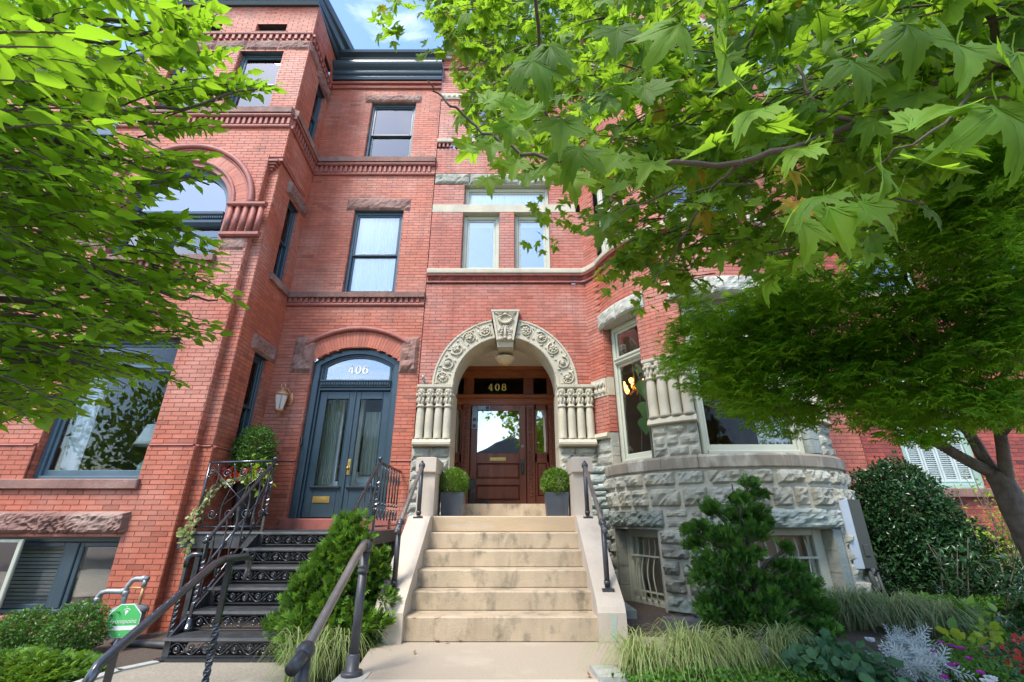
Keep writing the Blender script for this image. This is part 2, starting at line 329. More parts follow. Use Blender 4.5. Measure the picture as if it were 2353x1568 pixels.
# ---------------------------------------------------------------- plan paths, brickwork, rock faced stone
class Path:
    """plan polyline; outward is to the right of its direction"""
    def __init__(s, P):
        s.P = [Vector(p) for p in P]; s.L = [0]
        for a, b in zip(s.P, s.P[1:]): s.L.append(s.L[-1]+(b-a).length)
        s.len = s.L[-1]
    def at(s, q):
        q = max(0, min(s.len, q)); i = 0
        while i < len(s.P)-2 and q > s.L[i+1]: i += 1
        a, b = s.P[i], s.P[i+1]; d_ = (b-a); l = d_.length; p = a+d_*((q-s.L[i])/l)
        return p, Vector((d_.y, -d_.x))/l
    def w(s, q, off, z):
        p, n = s.at(q); return (p.x+n.x*off, p.y+n.y*off, z)
def arcpath(c, r, a0, a1, step=3.):
    """angles: 0 faces -y (the street), negative to the left"""
    n = max(2, int(abs(a1-a0)/step)+1)
    return Path([(c[0]+r*math.sin(R(a0+(a1-a0)*i/n)), c[1]-r*math.cos(R(a0+(a1-a0)*i/n))) for i in range(n+1)])
CO, BL = .0635, .214      # course height and brick length
class House:
    def __init__(s, root, bm): s.root = root; s.bm = bm; s.bricks = []; s.V = []; s.F = []
def cut(h, z):
    if not (h[2] < z < h[3]): return None
    if len(h) > 4:
        cu, cz, r_ = h[4]
        if z > cz:
            if z-cz >= r_: return None
            q = math.sqrt(r_*r_-(z-cz)**2); return (max(h[0], cu-q), min(h[1], cu+q))
    return (h[0], h[1])
def brickwall(H, P, z0, z1, holes=(), off=0., header=False, seed=0):
    """mortar backing with every brick proud of it"""
    rnd = random.Random(seed+int(z0*100)+int(P.P[0].x*37))
    nc = max(1, round((z1-z0)/CO)); ch = (z1-z0)/nc
    for i in range(nc):
        a, b = z0+i*ch, z0+(i+1)*ch; zc = (a+b)/2
        cuts = sorted([c for c in (cut(h, zc) for h in holes) if c]); spans = []; q = 0
        for c in cuts:
            if c[0] > q+.004: spans.append((q, c[0]))
            q = max(q, c[1])
        if q < P.len-.004: spans.append((q, P.len))
        for s0, s1 in spans:
            brk = [s0]+[l for l in P.L if s0+1e-4 < l < s1-1e-4]+[s1]
            for u, v in zip(brk, brk[1:]):
                k = len(H.V); H.V += [P.w(u+1e-5, off, a), P.w(v-1e-5, off, a), P.w(v-1e-5, off, b), P.w(u+1e-5, off, b)]; H.F.append((k, k+1, k+2, k+3))
            x = (BL*.5 if i % 2 else 0)+(rnd.random()-.5)*.02; x -= BL*math.ceil(x/BL+1)
            while x < s1:
                u, v = max(x+.002, s0+.0015), min(x+BL-.002, s1-.0015)
                if v-u > .02:
                    pu, pv = Vector(P.w(u, off, 0)), Vector(P.w(v, off, 0))
                    H.bricks.append(((pu.x+pv.x)/2, (pu.y+pv.y)/2, zc, math.atan2(pv.y-pu.y, pv.x-pu.x), (pv-pu).length, ch-.0045, .0045+rnd.random()*.0025, (rnd.random() if rnd.random() > .035 else -.35-rnd.random()*.5), abs(v-u-BL+.004) < .0012))
                x += BL
def brick_arrays(L_, h, pr, c, ang):
    ca, sa = math.cos(ang), math.sin(ang); out = []
    b = .0025
    for (u, n, z) in ((-L_/2, .016, -h/2), (L_/2, .016, -h/2), (L_/2, .016, h/2), (-L_/2, .016, h/2), (-L_/2+b, -pr, -h/2+b), (L_/2-b, -pr, -h/2+b), (L_/2-b, -pr, h/2-b), (-L_/2+b, -pr, h/2-b)):
        out.append((c[0]+u*ca-n*sa, c[1]+u*sa+n*ca, c[2]+z))
    return out
BF = [(4, 5, 6, 7), (0, 1, 5, 4), (1, 2, 6, 5), (2, 3, 7, 6), (3, 0, 4, 7)]
def finish_bricks(H, nind=300, filt=None):
    """nearest whole bricks in view become parts, the rest one stuff part"""
    def score(b):
        x, y, z = b[0], b[1], b[2]-CH; dd = math.sqrt(x*x+y*y+z*z)
        # in frame?
        zc = y*_c+z*_s; vx, vy = x/zc, (z*_c-y*_s)/zc
        inside = abs(vx) < 1.14 and -.74 < vy < .75
        if filt and not filt(b): inside = False
        return dd if (b[8] and inside) else 999+dd
    H.bricks.sort(key=score); ind = [b for b in H.bricks[:nind] if score(b) < 900]; rest = H.bricks[len(ind):]
    metas = []
    hh = sorted(b[5] for b in ind)[len(ind)//2] if ind else CO-.0045
    for k in range(10):
        metas.append(mesh_of('brick', brick_arrays(BL-.004, hh, .0058, (0, 0, 0), 0), BF, H.bm, [k/9]*5))
    metas.append(mesh_of('brick', brick_arrays(BL-.004, hh, .0058, (0, 0, 0), 0), BF, H.bm, [-.6]*5))
    for b in ind:
        o = link('brick', metas[int(b[7]*9.99) if b[7] >= 0 else 10], (b[0], b[1], b[2]), H.root); o.rotation_euler.z = b[3]
    V = []; F = []; T = []
    for b in rest:
        k = len(V); V += brick_arrays(b[4], b[5], b[6], b, b[3]); F += [tuple(k+i for i in f) for f in BF]; T += [b[7]]*5
    V = np.array(V)-np.array(WP[H.root.name]); me = mesh_of('brickwork', V.tolist(), F, H.bm, T)
    o = link('brickwork', me, WP[H.root.name], H.root); o['kind'] = 'stuff'
    V = np.array(H.V)-np.array(WP[H.root.name]); me = mesh_of('mortar_bed', V.tolist(), H.F, M['mortar'])
    link('mortar_bed', me, WP[H.root.name], H.root)
def rock(P, s0, s1, z0, z1, parent, mt, depth=.05, back=.06, off=0., name='stone_block', rough=1., gap=.013, seed=None, nx=None, nz=None, fs=1.):
    """one rock faced block: rim at off, belly pushed out"""
    s0 += gap/2; s1 -= gap/2; z0 += gap/2; z1 -= gap/2
    nx = nx or max(4, min(40, int((s1-s0)/.04))); nz = nz or max(4, min(12, int((z1-z0)/.035)))
    sd = random.random()*100 if seed is None else seed; V = []; F = []
    ax, az = .5+random.uniform(-.15, .15), .5+random.uniform(-.1, .1); sk = random.uniform(-1, 1)
    for j in range(nz+1):
        for i in range(nx+1):
            u, v = i/nx, j/nz
            q = s0+(s1-s0)*u; z = z0+(z1-z0)*v
            du, dv = min(u, 1-u)*(s1-s0), min(v, 1-v)*(z1-z0)
            rim = min(1, min(du, dv)/.022); rim = rim**.5
            n1 = noise.noise(Vector((q*7*fs+sd, z*9*fs+sk*q*6*fs, sd*.7))); n2 = abs(noise.noise(Vector((q*19*fs+sd, z*26*fs+sk*q*14*fs, sd)))); n3 = noise.noise(Vector((q*45*fs, z*60*fs, sd)))
            o_ = off+rim*depth*(.30+.55*(min(1, min(du, dv)/.055))**.6+.42*n1*rough-.62*n2*rough*min(1, min(du, dv)/.03)+.10*n3*rough)
            V.append(P.w(q, o_, z))
    for j in range(nz):
        for i in range(nx): a = j*(nx+1)+i; F.append((a, a+1, a+nx+2, a+nx+1))
    # sides
    rimids = [i for i in range(nx+1)]+[(nx+1)*j+nx for j in range(1, nz+1)]+[nz*(nx+1)+i for i in range(nx-1, -1, -1)]+[(nx+1)*j for j in range(nz-1, 0, -1)]
    b = len(V)
    for r_ in rimids:
        i, j = r_ % (nx+1), r_//(nx+1); V.append(P.w(s0+(s1-s0)*i/nx, off-back, z0+(z1-z0)*j/nz))
    k = len(rimids)
    for i in range(k): F.append((rimids[i], b+i, b+(i+1) % k, rimids[(i+1) % k]))
    p = Vector(P.w((s0+s1)/2, off, z0)); V = [(v[0]-p.x, v[1]-p.y, v[2]-p.z) for v in V]
    me = mesh_of(name, V, F, mt, [random.random()]*len(F), False)
    return link(name, me, p, parent)
def band(P, s0, s1, prof, name, mt, parent, t=.5, seg=None):
    """moulding swept along a path: prof = (off, z) list, closed"""
    qs = [s0]+[l for l in P.L if s0+1e-4 < l < s1-1e-4]+[s1]; k = len(prof); V = []; F = []
    for q in qs:
        for o_, z in prof: V.append(P.w(q, o_, z))
    for i in range(len(qs)-1):
        for j in range(k): F.append((i*k+j, i*k+(j+1) % k, (i+1)*k+(j+1) % k, (i+1)*k+j))
    F += [tuple(range(k)), tuple(range((len(qs)-1)*k, len(qs)*k))]
    m = MB(); m.add(V, F, False, t); return m.build(name, mt, parent)
def roll(r_, z, n=7, off=0.):    # half round moulding profile
    return [(off-.02, z-r_)]+[(off+r_*math.cos(a)*1.0, z+r_*math.sin(a)) for a in [math.pi*(-.5+i/(n-1)) for i in range(n)]]+[(off-.02, z+r_)]
def dentils(P, s0, s1, z0, z1, parent, mt, pitch=.105, wd=.055, pr=.045, off=0., name='dentil'):
    me = None; q = s0+pitch*.3
    while q+wd < s1:
        a, b = Vector(P.w(q, off, z0)), Vector(P.w(q+wd, off, z0)); ang = math.atan2(b.y-a.y, b.x-a.x); c = (a+b)/2
        if me is None:
            m = MB(); m.bev(-wd/2, wd/2, -.01, pr, 0, z1-z0, .006); me = mesh_of(name, m.V, m.F, mt, m.T); bm_fix(me)
        o = link(name, me, c, parent); o.rotation_euler.z = ang
        q += pitch
# ---------------------------------------------------------------- windows
def pane(parent, mb_frame, u0, u1, z0, z1, n, m_, P=None):
    g = MB(*mb_frame)
    if P: g.poly(P, n-.004, n+.004)
    else: g.box(u0, u1, n-.004, n+.004, z0, z1)
    return g.build('pane', m_, parent)
def curtain(parent, fr, u0, u1, z0, z1, n, m_, amp=.012, lam=.07, name='curtain'):
    g = MB(*fr); k = max(6, int((u1-u0)/lam*4)); V = []; F = []
    for i in range(k+1):
        u = u0+(u1-u0)*i/k; nn = n+amp*math.sin(i*math.pi/2)+amp*.4*math.sin(i*.7)
        V += [g.w(u, nn, z0), g.w(u, nn, z1)]
    for i in range(k): F.append((2*i, 2*i+2, 2*i+3, 2*i+1))
    g.add(V, F, True); return g.build(name, m_, parent)
def window(parent, fr, w_, h_, mf, rec=.13, ms=None, kind='dh', rail=.5, cas=.055, glass='glass', blind='curtain', label=None, casing_n=.03, curt_split=None):
    """fr=(O,U,N), O = bottom centre of the opening on the wall face. A sash window: casing > sash, pane, curtain"""
    ms = ms or mf; a = -w_/2; b = w_/2
    f = MB(*fr); n0 = -rec-.06; n1 = -rec+casing_n
    f.bev(a, a+cas, n0, n1, 0, h_, .01); f.bev(b-cas, b, n0, n1, 0, h_, .01); f.bev(a+cas, b-cas, n0, n1, h_-cas, h_, .01); f.bev(a+cas, b-cas, n0, n1+.02, 0, cas*.75, .01)
    f.bev(a+.012, a+.026, n1-.002, n1+.012, 0, h_, .004); f.bev(b-.026, b-.012, n1-.002, n1+.012, 0, h_, .004)
    f.box(a-.05, a, n0, n0+.03, -.03, h_+.05); f.box(b, b+.05, n0, n0+.03, -.03, h_+.05); f.box(a-.05, b+.05, n0, -.004, h_, h_+.05); f.box(a-.05, b+.05, n0, -.006, -.04, 0)
    W = f.build('window', mf, parent)
    if label: W['label'] = label
    g = M[glass]
    def sash(z0, z1, n, sw=.045, bot=None):
        s = MB(*fr); u0, u1 = a+cas, b-cas; bt = bot or sw
        s.bev(u0, u0+sw, n-.035, n, z0, z1, .006); s.bev(u1-sw, u1, n-.035, n, z0, z1, .006)
        s.bev(u0+sw, u1-sw, n-.035, n, z1-sw, z1, .006); s.bev(u0+sw, u1-sw, n-.035, n, z0, z0+bt, .006)
        s.build('sash', ms, W); pane(W, fr, u0+sw, u1-sw, z0+bt, z1-sw, n-.018, g)
    if kind == 'dh':
        zr = cas*.75+(h_-cas*1.75)*rail
        sash(cas*.75, zr+.02, -rec-.03, bot=.065); sash(zr-.02, h_-cas, -rec+.01)
    elif kind == 'one': sash(cas*.75, h_-cas, -rec, bot=.06)
    elif kind == 'transom':       # lower light, moulded bar, upper light
        zr = h_*rail; sash(cas*.75, zr-.05, -rec-.01, bot=.08); sash(zr+.05, h_-cas, -rec-.01)
        t = MB(*fr); t.extr([(n0, zr-.055), (n1, zr-.055), (n1+.03, zr-.03), (n1+.03, zr-.005), (n1+.05, zr+.02), (n1+.05, zr+.045), (n0, zr+.055)], a+cas, b-cas)
        t.build('transom_bar', mf, W)
    if blind == 'curtain':
        curtain(W, fr, a+cas, b-cas, .05, h_-.05, -rec-.085, M['curtain'])
    elif blind == 'half':
        curtain(W, fr, a+cas, b-cas, .05, h_*.5, -rec-.13, M['curtain']); curtain(W, fr, a+cas, b-cas, h_*.5, h_-.05, -rec-.10, M['curtain'], .002)
    elif blind == 'shade':
        curtain(W, fr, a+cas, b-cas, h_*.86, h_-.05, -rec-.10, M['curtain'], .002, name='roller_shade')
    return W
def room(parent, fr, u0, u1, z0, z1, n0, n1, m_='room'):
    """open box behind an opening"""
    g = MB(*fr); V = [g.w(u, n, z) for z in (z0, z1) for (u, n) in ((u0, n0), (u1, n0), (u1, n1), (u0, n1))]
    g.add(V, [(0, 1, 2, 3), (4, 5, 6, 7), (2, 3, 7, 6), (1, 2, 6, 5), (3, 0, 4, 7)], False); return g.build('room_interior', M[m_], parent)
def jamb(H, p0, p1, z0, z1):     # brick return running from p0 to p1 (outward is to the right)
    brickwall(H, Path([p0, p1]), z0, z1)
# =================================================================== GROUND
def slab(name, x0, x1, y0, y1, z0, z1, m_, kind='structure', bev=.01):
    g = MB((0, 0, 0), (1, 0), (0, -1)); V = []
    g.add([(x0, y0, z0), (x1, y0, z0), (x1, y1, z0), (x0, y1, z0), (x0, y0, z1-bev), (x1, y0, z1-bev), (x1, y1, z1-bev), (x0, y1, z1-bev), (x0+bev, y0+bev, z1), (x1-bev, y0+bev, z1), (x1-bev, y1-bev, z1), (x0+bev, y1-bev, z1)],
          [(0, 1, 2, 3), (8, 9, 10, 11), (0, 1, 5, 4), (1, 2, 6, 5), (2, 3, 7, 6), (3, 0, 4, 7), (4, 5, 9, 8), (5, 6, 10, 9), (6, 7, 11, 10), (7, 4, 8, 11)], False)
    o = g.build(name, m_)
    if kind: o['kind'] = kind
    return o
def sheet(name, x0, x1, y0, y1, fz, m_, n=60, kind='structure'):
    V = []; F = []
    for j in range(n+1):
        for i in range(n+1):
            x, y = x0+(x1-x0)*i/n, y0+(y1-y0)*j/n; V.append((x, y, fz(x, y)))
    for j in range(n):
        for i in range(n): a = j*(n+1)+i; F.append((a, a+1, a+n+2, a+n+1))
    me = mesh_of(name, V, F, m_, [.5]*len(F), True); o = bpy.data.objects.new(name, me); col.objects.link(o); o['kind'] = kind; WP[o.name] = Vector(); return o
sheet('ground', -120, 120, -90, 120, lambda x, y: -.42 if -2.2 < y < 40 else -.45, M['soil'], 40)
def gz(x, y):   # garden soil height
    n_ = .025*noise.noise(Vector((x*2, y*2, 0)))+.012*noise.noise(Vector((x*7, y*7, 3)))
    return -.055+n_+.035*max(0, min(1, (x-1.6)/2))
sheet('garden_bed', 1.0, 9.0, 2.2, 7.9, gz, M['soil'], 90)
def gzl(x, y): return -.22+.03*noise.noise(Vector((x*2, y*2, 5)))-.03*max(0, (-x-3.5))
sheet('garden_bed', -9, -1.21, 2.2, 7.9, gzl, M['soil'], 70)
# 408 walkway: slab reaching the stoop, joint near the bottom of the photograph
wk = MB(); P8 = [(-1.14, 3.82), (-1.26, 4.9), (1.72, 4.9), (2.15, 5.30), (1.62, 4.86), (.98, 4.30), (.70, 3.82)]
def plate(name, P, z0, z1, m_, kind='structure'):
    g = MB(); k = len(P); g.add([(x, y, z0) for x, y in P]+[(x, y, z1) for x, y in P], [tuple(range(k, 2*k))]+[(i, (i+1) % k, k+(i+1) % k, k+i) for i in range(k)], False)
    o = g.build(name, m_)
    if kind: o['kind'] = kind
    return o
plate('walkway', [(-1.14, 3.80), (-1.28, 5.0), (1.75, 5.0), (1.55, 4.72), (.92, 4.2), (.68, 3.80)], -.3, 0, M['walk'])
slab('walkway_step', -1.2, .62, 3.40, 3.792, -.34, .004, M['step_clean'])
slab('sidewalk', -40, 40, -1.8, 3.0, -.40, -.36, M['agg'])
slab('street', -60, 60, -12, -2.0, -.5, -.46, M['asphalt'])
# 406 walkway of exposed aggregate with a rounded kerb
cur = [(-3.95, 3.2), (-3.62, 3.75), (-3.50, 4.0), (-3.46, 4.35), (-3.42, 4.62), (-3.25, 4.86)]
plate('walkway', [(-3.95+.09, 3.2), (-3.53, 3.75), (-3.41, 4.0), (-3.37, 4.35), (-3.33, 4.62), (-3.2, 4.80), (-3.2, 5.6), (-1.72, 5.6), (-1.72, 4.5), (-1.30, 3.9), (-1.30, 3.2)], -.35, -.165, M['agg'])
g = MB()
for a, b in zip(cur, cur[1:]):
    d_ = (Vector(b)-Vector(a)).normalized(); n_ = Vector((d_.y, -d_.x))*.09
    g.add([(a[0], a[1], -.4), (b[0], b[1], -.4), (b[0]+n_.x, b[1]+n_.y, -.4), (a[0]+n_.x, a[1]+n_.y, -.4), (a[0], a[1], -.15), (b[0], b[1], -.15), (b[0]+n_.x, b[1]+n_.y, -.15), (a[0]+n_.x, a[1]+n_.y, -.15)], [(0, 1, 2, 3), (4, 5, 6, 7), (0, 1, 5, 4), (1, 2, 6, 5), (2, 3, 7, 6), (3, 0, 4, 7)], False)
tag(g.build('path_kerb', M['curb']), kind='structure')
# =================================================================== HOUSE 406 (brick, with projecting bay)
FA = 7.6
h6 = thing('brick_row_house', (-3.0, 7.6, -.3), 'red brick row house with black iron stair and double door numbered 406', 'house')
H6 = House(h6, M['brick_a'])
XR, XL = -1.655, -4.255
fr6 = lambda x, z: ((x, FA, z), (1, 0), (0, -1))
p6 = Path([(XL, FA), (XR, FA)])
SX = lambda x: x-XL
holes = [(SX(-3.576), SX(-2.01), 1.04, 3.96, (SX(-2.793), 2.71, 1.235)),
         (SX(-3.256), SX(-2.236), 5.06, 6.965), (SX(-3.245), SX(-2.215), 8.28, 10.01)]
brickwall(H6, p6, -.3, 1.92, [h for h in holes], .012)
brickwall(H6, p6, 1.96, 10.72, holes)
band(p6, 0, SX(-3.576)-.005, [(0, 1.92), (.03, 1.92), (.035, 1.93), (.02, 1.945), (0, 1.96)], 'water_table', M['terra'], h6)
band(p6, SX(-2.01)+.005, p6.len, [(0, 1.92), (.03, 1.92), (.035, 1.93), (.02, 1.945), (0, 1.96)], 'water_table', M['terra'], h6)
brickwall(H6, p6, 11.08, 11.36)
# jambs
for (xa, xb, z0, z1, rc) in ((-3.576, -2.01, 1.04, 3.69, .16), (-3.256, -2.236, 5.06, 6.96, .12), (-3.245, -2.215, 8.28, 10.0, .12)):
    jamb(H6, (xa, FA), (xa, FA+rc), z0, z1); jamb(H6, (xb, FA+rc), (xb, FA), z0, z1)
# door arch: soldier bricks, hood mould, rough skewbacks
ac = (-2.793, 2.71); m = None
rin, rout = 1.235, 1.55
a0, a1 = 54.5, 125.5; nb = 30; vp = []
vm = None
for i in range(nb):
    aa = a0+(a1-a0)*(i+.5)/nb; g = MB(fr6(0, 0)[0], (1, 0), (0, -1)); g.t = random.random()
    hw = math.radians((a1-a0)/nb/2)-.0022
    a = R(aa); rr = [(rin+.003, a-hw), (rout-.01, a-hw), (rout-.01, a+hw), (rin+.003, a+hw)]
    g.poly([(ac[0]+r_*math.cos(q), ac[1]+r_*math.sin(q)) for r_, q in rr], -.1, .010+random.random()*.003)
    g.build('arch_brick', M['brick_a'], h6)
g = MB(fr6(0, 0)[0]); 
pts = [(ac[0]+1.585*math.cos(R(q)), .03, ac[1]+1.585*math.sin(R(q))) for q in np.linspace(52.5, 127.5, 26)]
g.tube(pts, .048, 10); g.build('hood_mould', M['terra'], h6)
g = MB(fr6(0, 0)[0]); g.ring(ac[0], ac[1], rout-.008, 1.56, 53, 127, -.02, .018, 20); g.build('hood_fillet', M['terra'], h6)
for sg in (-1, 1):
    P = p6; x0, x1 = (-3.95, -3.56) if sg < 0 else (-2.02, -1.69)
    # stone tapers under the arch: build as rough block plus a wedge following the brick arch
    rock(P, SX(x0), SX(x1), 3.45, 4.14, h6, M['brown'], .075, off=.015, name='skewback_stone')
# lintels, sills, belts
def lint(P, s0, s1, z0, z1, parent, d_=.05, name='lintel', m_='brown', off=.01): return rock(P, s0, s1, z0, z1, parent, M[m_], d_, off=off, name=name, nz=7)
lint(p6, SX(-3.40), SX(-2.09), 10.0, 10.235, h6)
lint(p6, SX(-3.43), SX(-2.10), 6.96, 7.27, h6)
def belt(P, s0, s1, z, parent, sill='brown', step=.0):
    band(P, s0, s1, [(-.03, z+.34), (.09+step, z+.34), (.10+step, z+.46), (-.03, z+.50)], 'belt_sill', M[sill], parent)
    band(P, s0, s1, roll(.035, z+.295, off=.045), 'belt_moulding', M['terra'], parent)
    band(P, s0, s1, [(-.02, z+.255), (.06, z+.255), (.06, z+.262), (-.02, z+.262)], 'belt_fillet', M['terra'], parent)
    dentils(P, s0, s1, z+.09, z+.255, parent, M['terra'])
    band(P, s0, s1, roll(.04, z+.045, off=.012), 'belt_moulding', M['terra'], parent)
belt(p6, 0, p6.len, 7.85, h6)
band(p6, 0, p6.len, [(-.03, 4.93), (.08, 4.93), (.09, 5.03), (-.03, 5.06)], 'belt_sill', M['brown'], h6)
dentils(p6, 0, p6.len, 4.83, 4.93, h6, M['terra'])
band(p6, 0, p6.len, roll(.036, 4.795, off=.012), 'belt_moulding', M['terra'], h6)
band(p6, 0, p6.len, roll(.03, 10.45, off=.02), 'belt_moulding', M['terra'], h6)
band(p6, 0, p6.len, roll(.03, 10.60, off=.03), 'belt_moulding', M['terra'], h6)
CORN = [(-.05, 10.70), (.06, 10.70), (.08, 10.76), (.08, 10.79), (.12, 10.82), (.14, 10.86), (.14, 10.90), (.20, 10.95), (.24, 11.0), (.26, 11.04), (.26, 11.09), (-.05, 11.1)]
CORN = [(n_*.9, 10.70+(z-10.70)*1.05) for n_, z in CORN]
band(p6, 0, p6.len, CORN, 'cornice', M['navy'], h6)
band(p6, 0, p6.len, [(-.1, 11.34), (.08, 11.34), (.10, 11.38), (.20, 11.43), (.22, 11.49), (-.1, 11.52)], 'gutter', M['navy'], h6)
window(h6, ((-2.746, FA, 5.06), (1, 0), (0, -1)), 1.02, 1.90, M['navy_l'], .10, M['navy'], rail=.47)
window(h6, ((-2.73, FA, 8.32), (1, 0), (0, -1)), 1.03, 1.69, M['navy_l'], .10, M['navy'], rail=.47)
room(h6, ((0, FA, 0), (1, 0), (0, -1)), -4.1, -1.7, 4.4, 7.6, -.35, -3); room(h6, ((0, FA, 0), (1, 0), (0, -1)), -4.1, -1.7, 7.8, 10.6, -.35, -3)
# double door
DY = FA+.17; frd = ((0, DY, 0), (1, 0), (0, -1))
g = MB(*frd); xa, xb = -3.555, -2.03
g.bev(xa-.018, xa+.10, -.08, .10, 1.04, 3.67, .012); g.bev(xb-.10, xb+.018, -.08, .10, 1.04, 3.67, .012)
g.bev(xa+.10, xa+.135, -.08, .05, 1.04, 3.60, .008); g.bev(xb-.135, xb-.10, -.08, .05, 1.04, 3.60, .008)
g.ring(ac[0], ac[1]-.0, 1.13, 1.245, 49.5, 130.5, -.08, .095, 24); g.ring(ac[0], ac[1], 1.10, 1.13, 50, 130, -.08, .05, 24)
g.build('door_frame', M['navy'], h6)
g = MB(*frd); g.extr([(-.06, 3.17), (.05, 3.17), (.05, 3.21), (.085, 3.225), (.085, 3.235), (.10, 3.31), (.115, 3.32), (.115, 3.345), (-.06, 3.36)], xa+.135, xb-.135)
u = xa+.16
while u < xb-.17: g.bev(u, u+.028, .08, .112, 3.25, 3.30, .004); u += .045
g.build('door_transom_bar', M['navy'], h6)
P = [(xa+.12, 3.35)]+[(xb-.12, 3.35)]+[(ac[0]+1.11*math.cos(R(q)), ac[1]+1.11*math.sin(R(q))) for q in np.linspace(54, 126, 18)]
tp = pane(h6, frd, 0, 0, 0, 0, 0, M['glass'], P); tp.name = 'transom_pane'
g = MB(*frd); 
for q0, q1 in ((-3.40, -3.36), (-2.22, -2.18)): g.bev(q0, q1, -.02, .02, 3.35, 3.62, .005)
g.ring(ac[0], ac[1], 1.07, 1.105, 54, 126, -.03, .03, 24); g.build('transom_sash', M['navy'], h6)
xm = -2.793
for sg in (-1, 1):
    u0, u1 = (xa+.135, xm-.003) if sg < 0 else (xm+.003, xb-.135)
    g = MB(*frd); s0, s1 = .135, .10
    gu0, gu1 = u0+s0, u1-s1
    if sg > 0: gu0, gu1 = u0+s1, u1-s0
    g.bev(u0, gu0, -.05, 0, 1.06, 3.16, .006); g.bev(gu1, u1, -.05, 0, 1.06, 3.16, .006)
    g.bev(gu0, gu1, -.05, 0, 3.02, 3.16, .006); g.bev(gu0, gu1, -.05, 0, 1.06, 1.55, .006)
    g.bev(gu0-.012, gu0, -.01, .012, 1.55, 3.02, .004); g.bev(gu1, gu1+.012, -.01, .012, 1.55, 3.02, .004)
    g.bev(gu0, gu1, -.01, .012, 3.02, 3.035, .004)
    g.extr([(0, 1.50), (.02, 1.50), (.045, 1.525), (.045, 1.545), (0, 1.55)], gu0-.05, gu1+.05)
    q = gu0-.03
    while q < gu1+.02: g.box(q, q+.014, .0, .018, 1.475, 1.498); q += .03
    lf = g.build('door_leaf', M['navy'], h6)
    pane(lf, frd, gu0, gu1, 1.55, 3.02, -.025, M['glass_s'])
    if sg < 0:
        s = MB(*frd); s.bev(-3.27, -2.99, 0, .012, 1.285, 1.385, .004); s.bev(-3.245, -3.015, .012, .018, 1.31, 1.36, .003); s.build('mail_slot', M['brass'], lf)
    else:
        s = MB(*frd); s.bev(xm+.022, xm+.075, 0, .012, 1.72, 1.98, .004); s.ell((xm+.048, .05, 1.83), (.028, .024, .028)); s.tube([(xm+.048, .005, 1.83), (xm+.048, .05, 1.83)], .012); s.ell((xm+.048, .012, 1.93), (.012, .012, .012)); s.build('door_knob', M['brass'], lf)
g = MB(*frd); g.bev(xm-.02, xm+.02, 0, .022, 1.06, 3.16, .008); g.build('door_astragal', M['navy'], h6)
g = MB((0, FA, 0)); g.bev(-3.66, -1.93, -.25, .06, .86, 1.045, .012); g.build('door_sill', M['terra'], h6)
# doorbell box at the jamb
g = MB((0, FA, 0)); g.bev(-3.575, -3.545, -.08, -.02, 2.2, 2.32, .004); g.ell((-3.558, -.02, 2.29), (.008, .008, .008)); g.build('doorbell', M['iron'], h6)
# vestibule behind the glass: sheer curtains and white panels
fv = ((0, DY+.35, 0), (1, 0), (0, -1))
curtain(h6, fv, -3.5, -3.12, 1.1, 3.1, .06, M['curtain_g'], .012, .05); curtain(h6, fv, -2.66, -2.1, 1.75, 2.85, .06, M['curtain_g'], .014, .055)
g = MB(*fv); g.bev(-3.10, -2.83, -.05, 0, 1.1, 1.65, .01); g.bev(-3.15, -3.08, -.05, .01, 1.1, 3.1, .01); g.bev(-2.92, -2.72, -.05, .01, 1.1, 3.1, .01); g.bev(-2.72, -2.0, -.05, 0, 1.1, 1.8, .01); g.bev(-2.68, -2.05, 0, .015, 1.25, 1.65, .01)
g.build('vestibule_panelling', M['white'], h6)
room(h6, ((0, DY, 0), (1, 0), (0, -1)), -3.9, -1.8, 1.0, 4.2, -.8, -3.5)
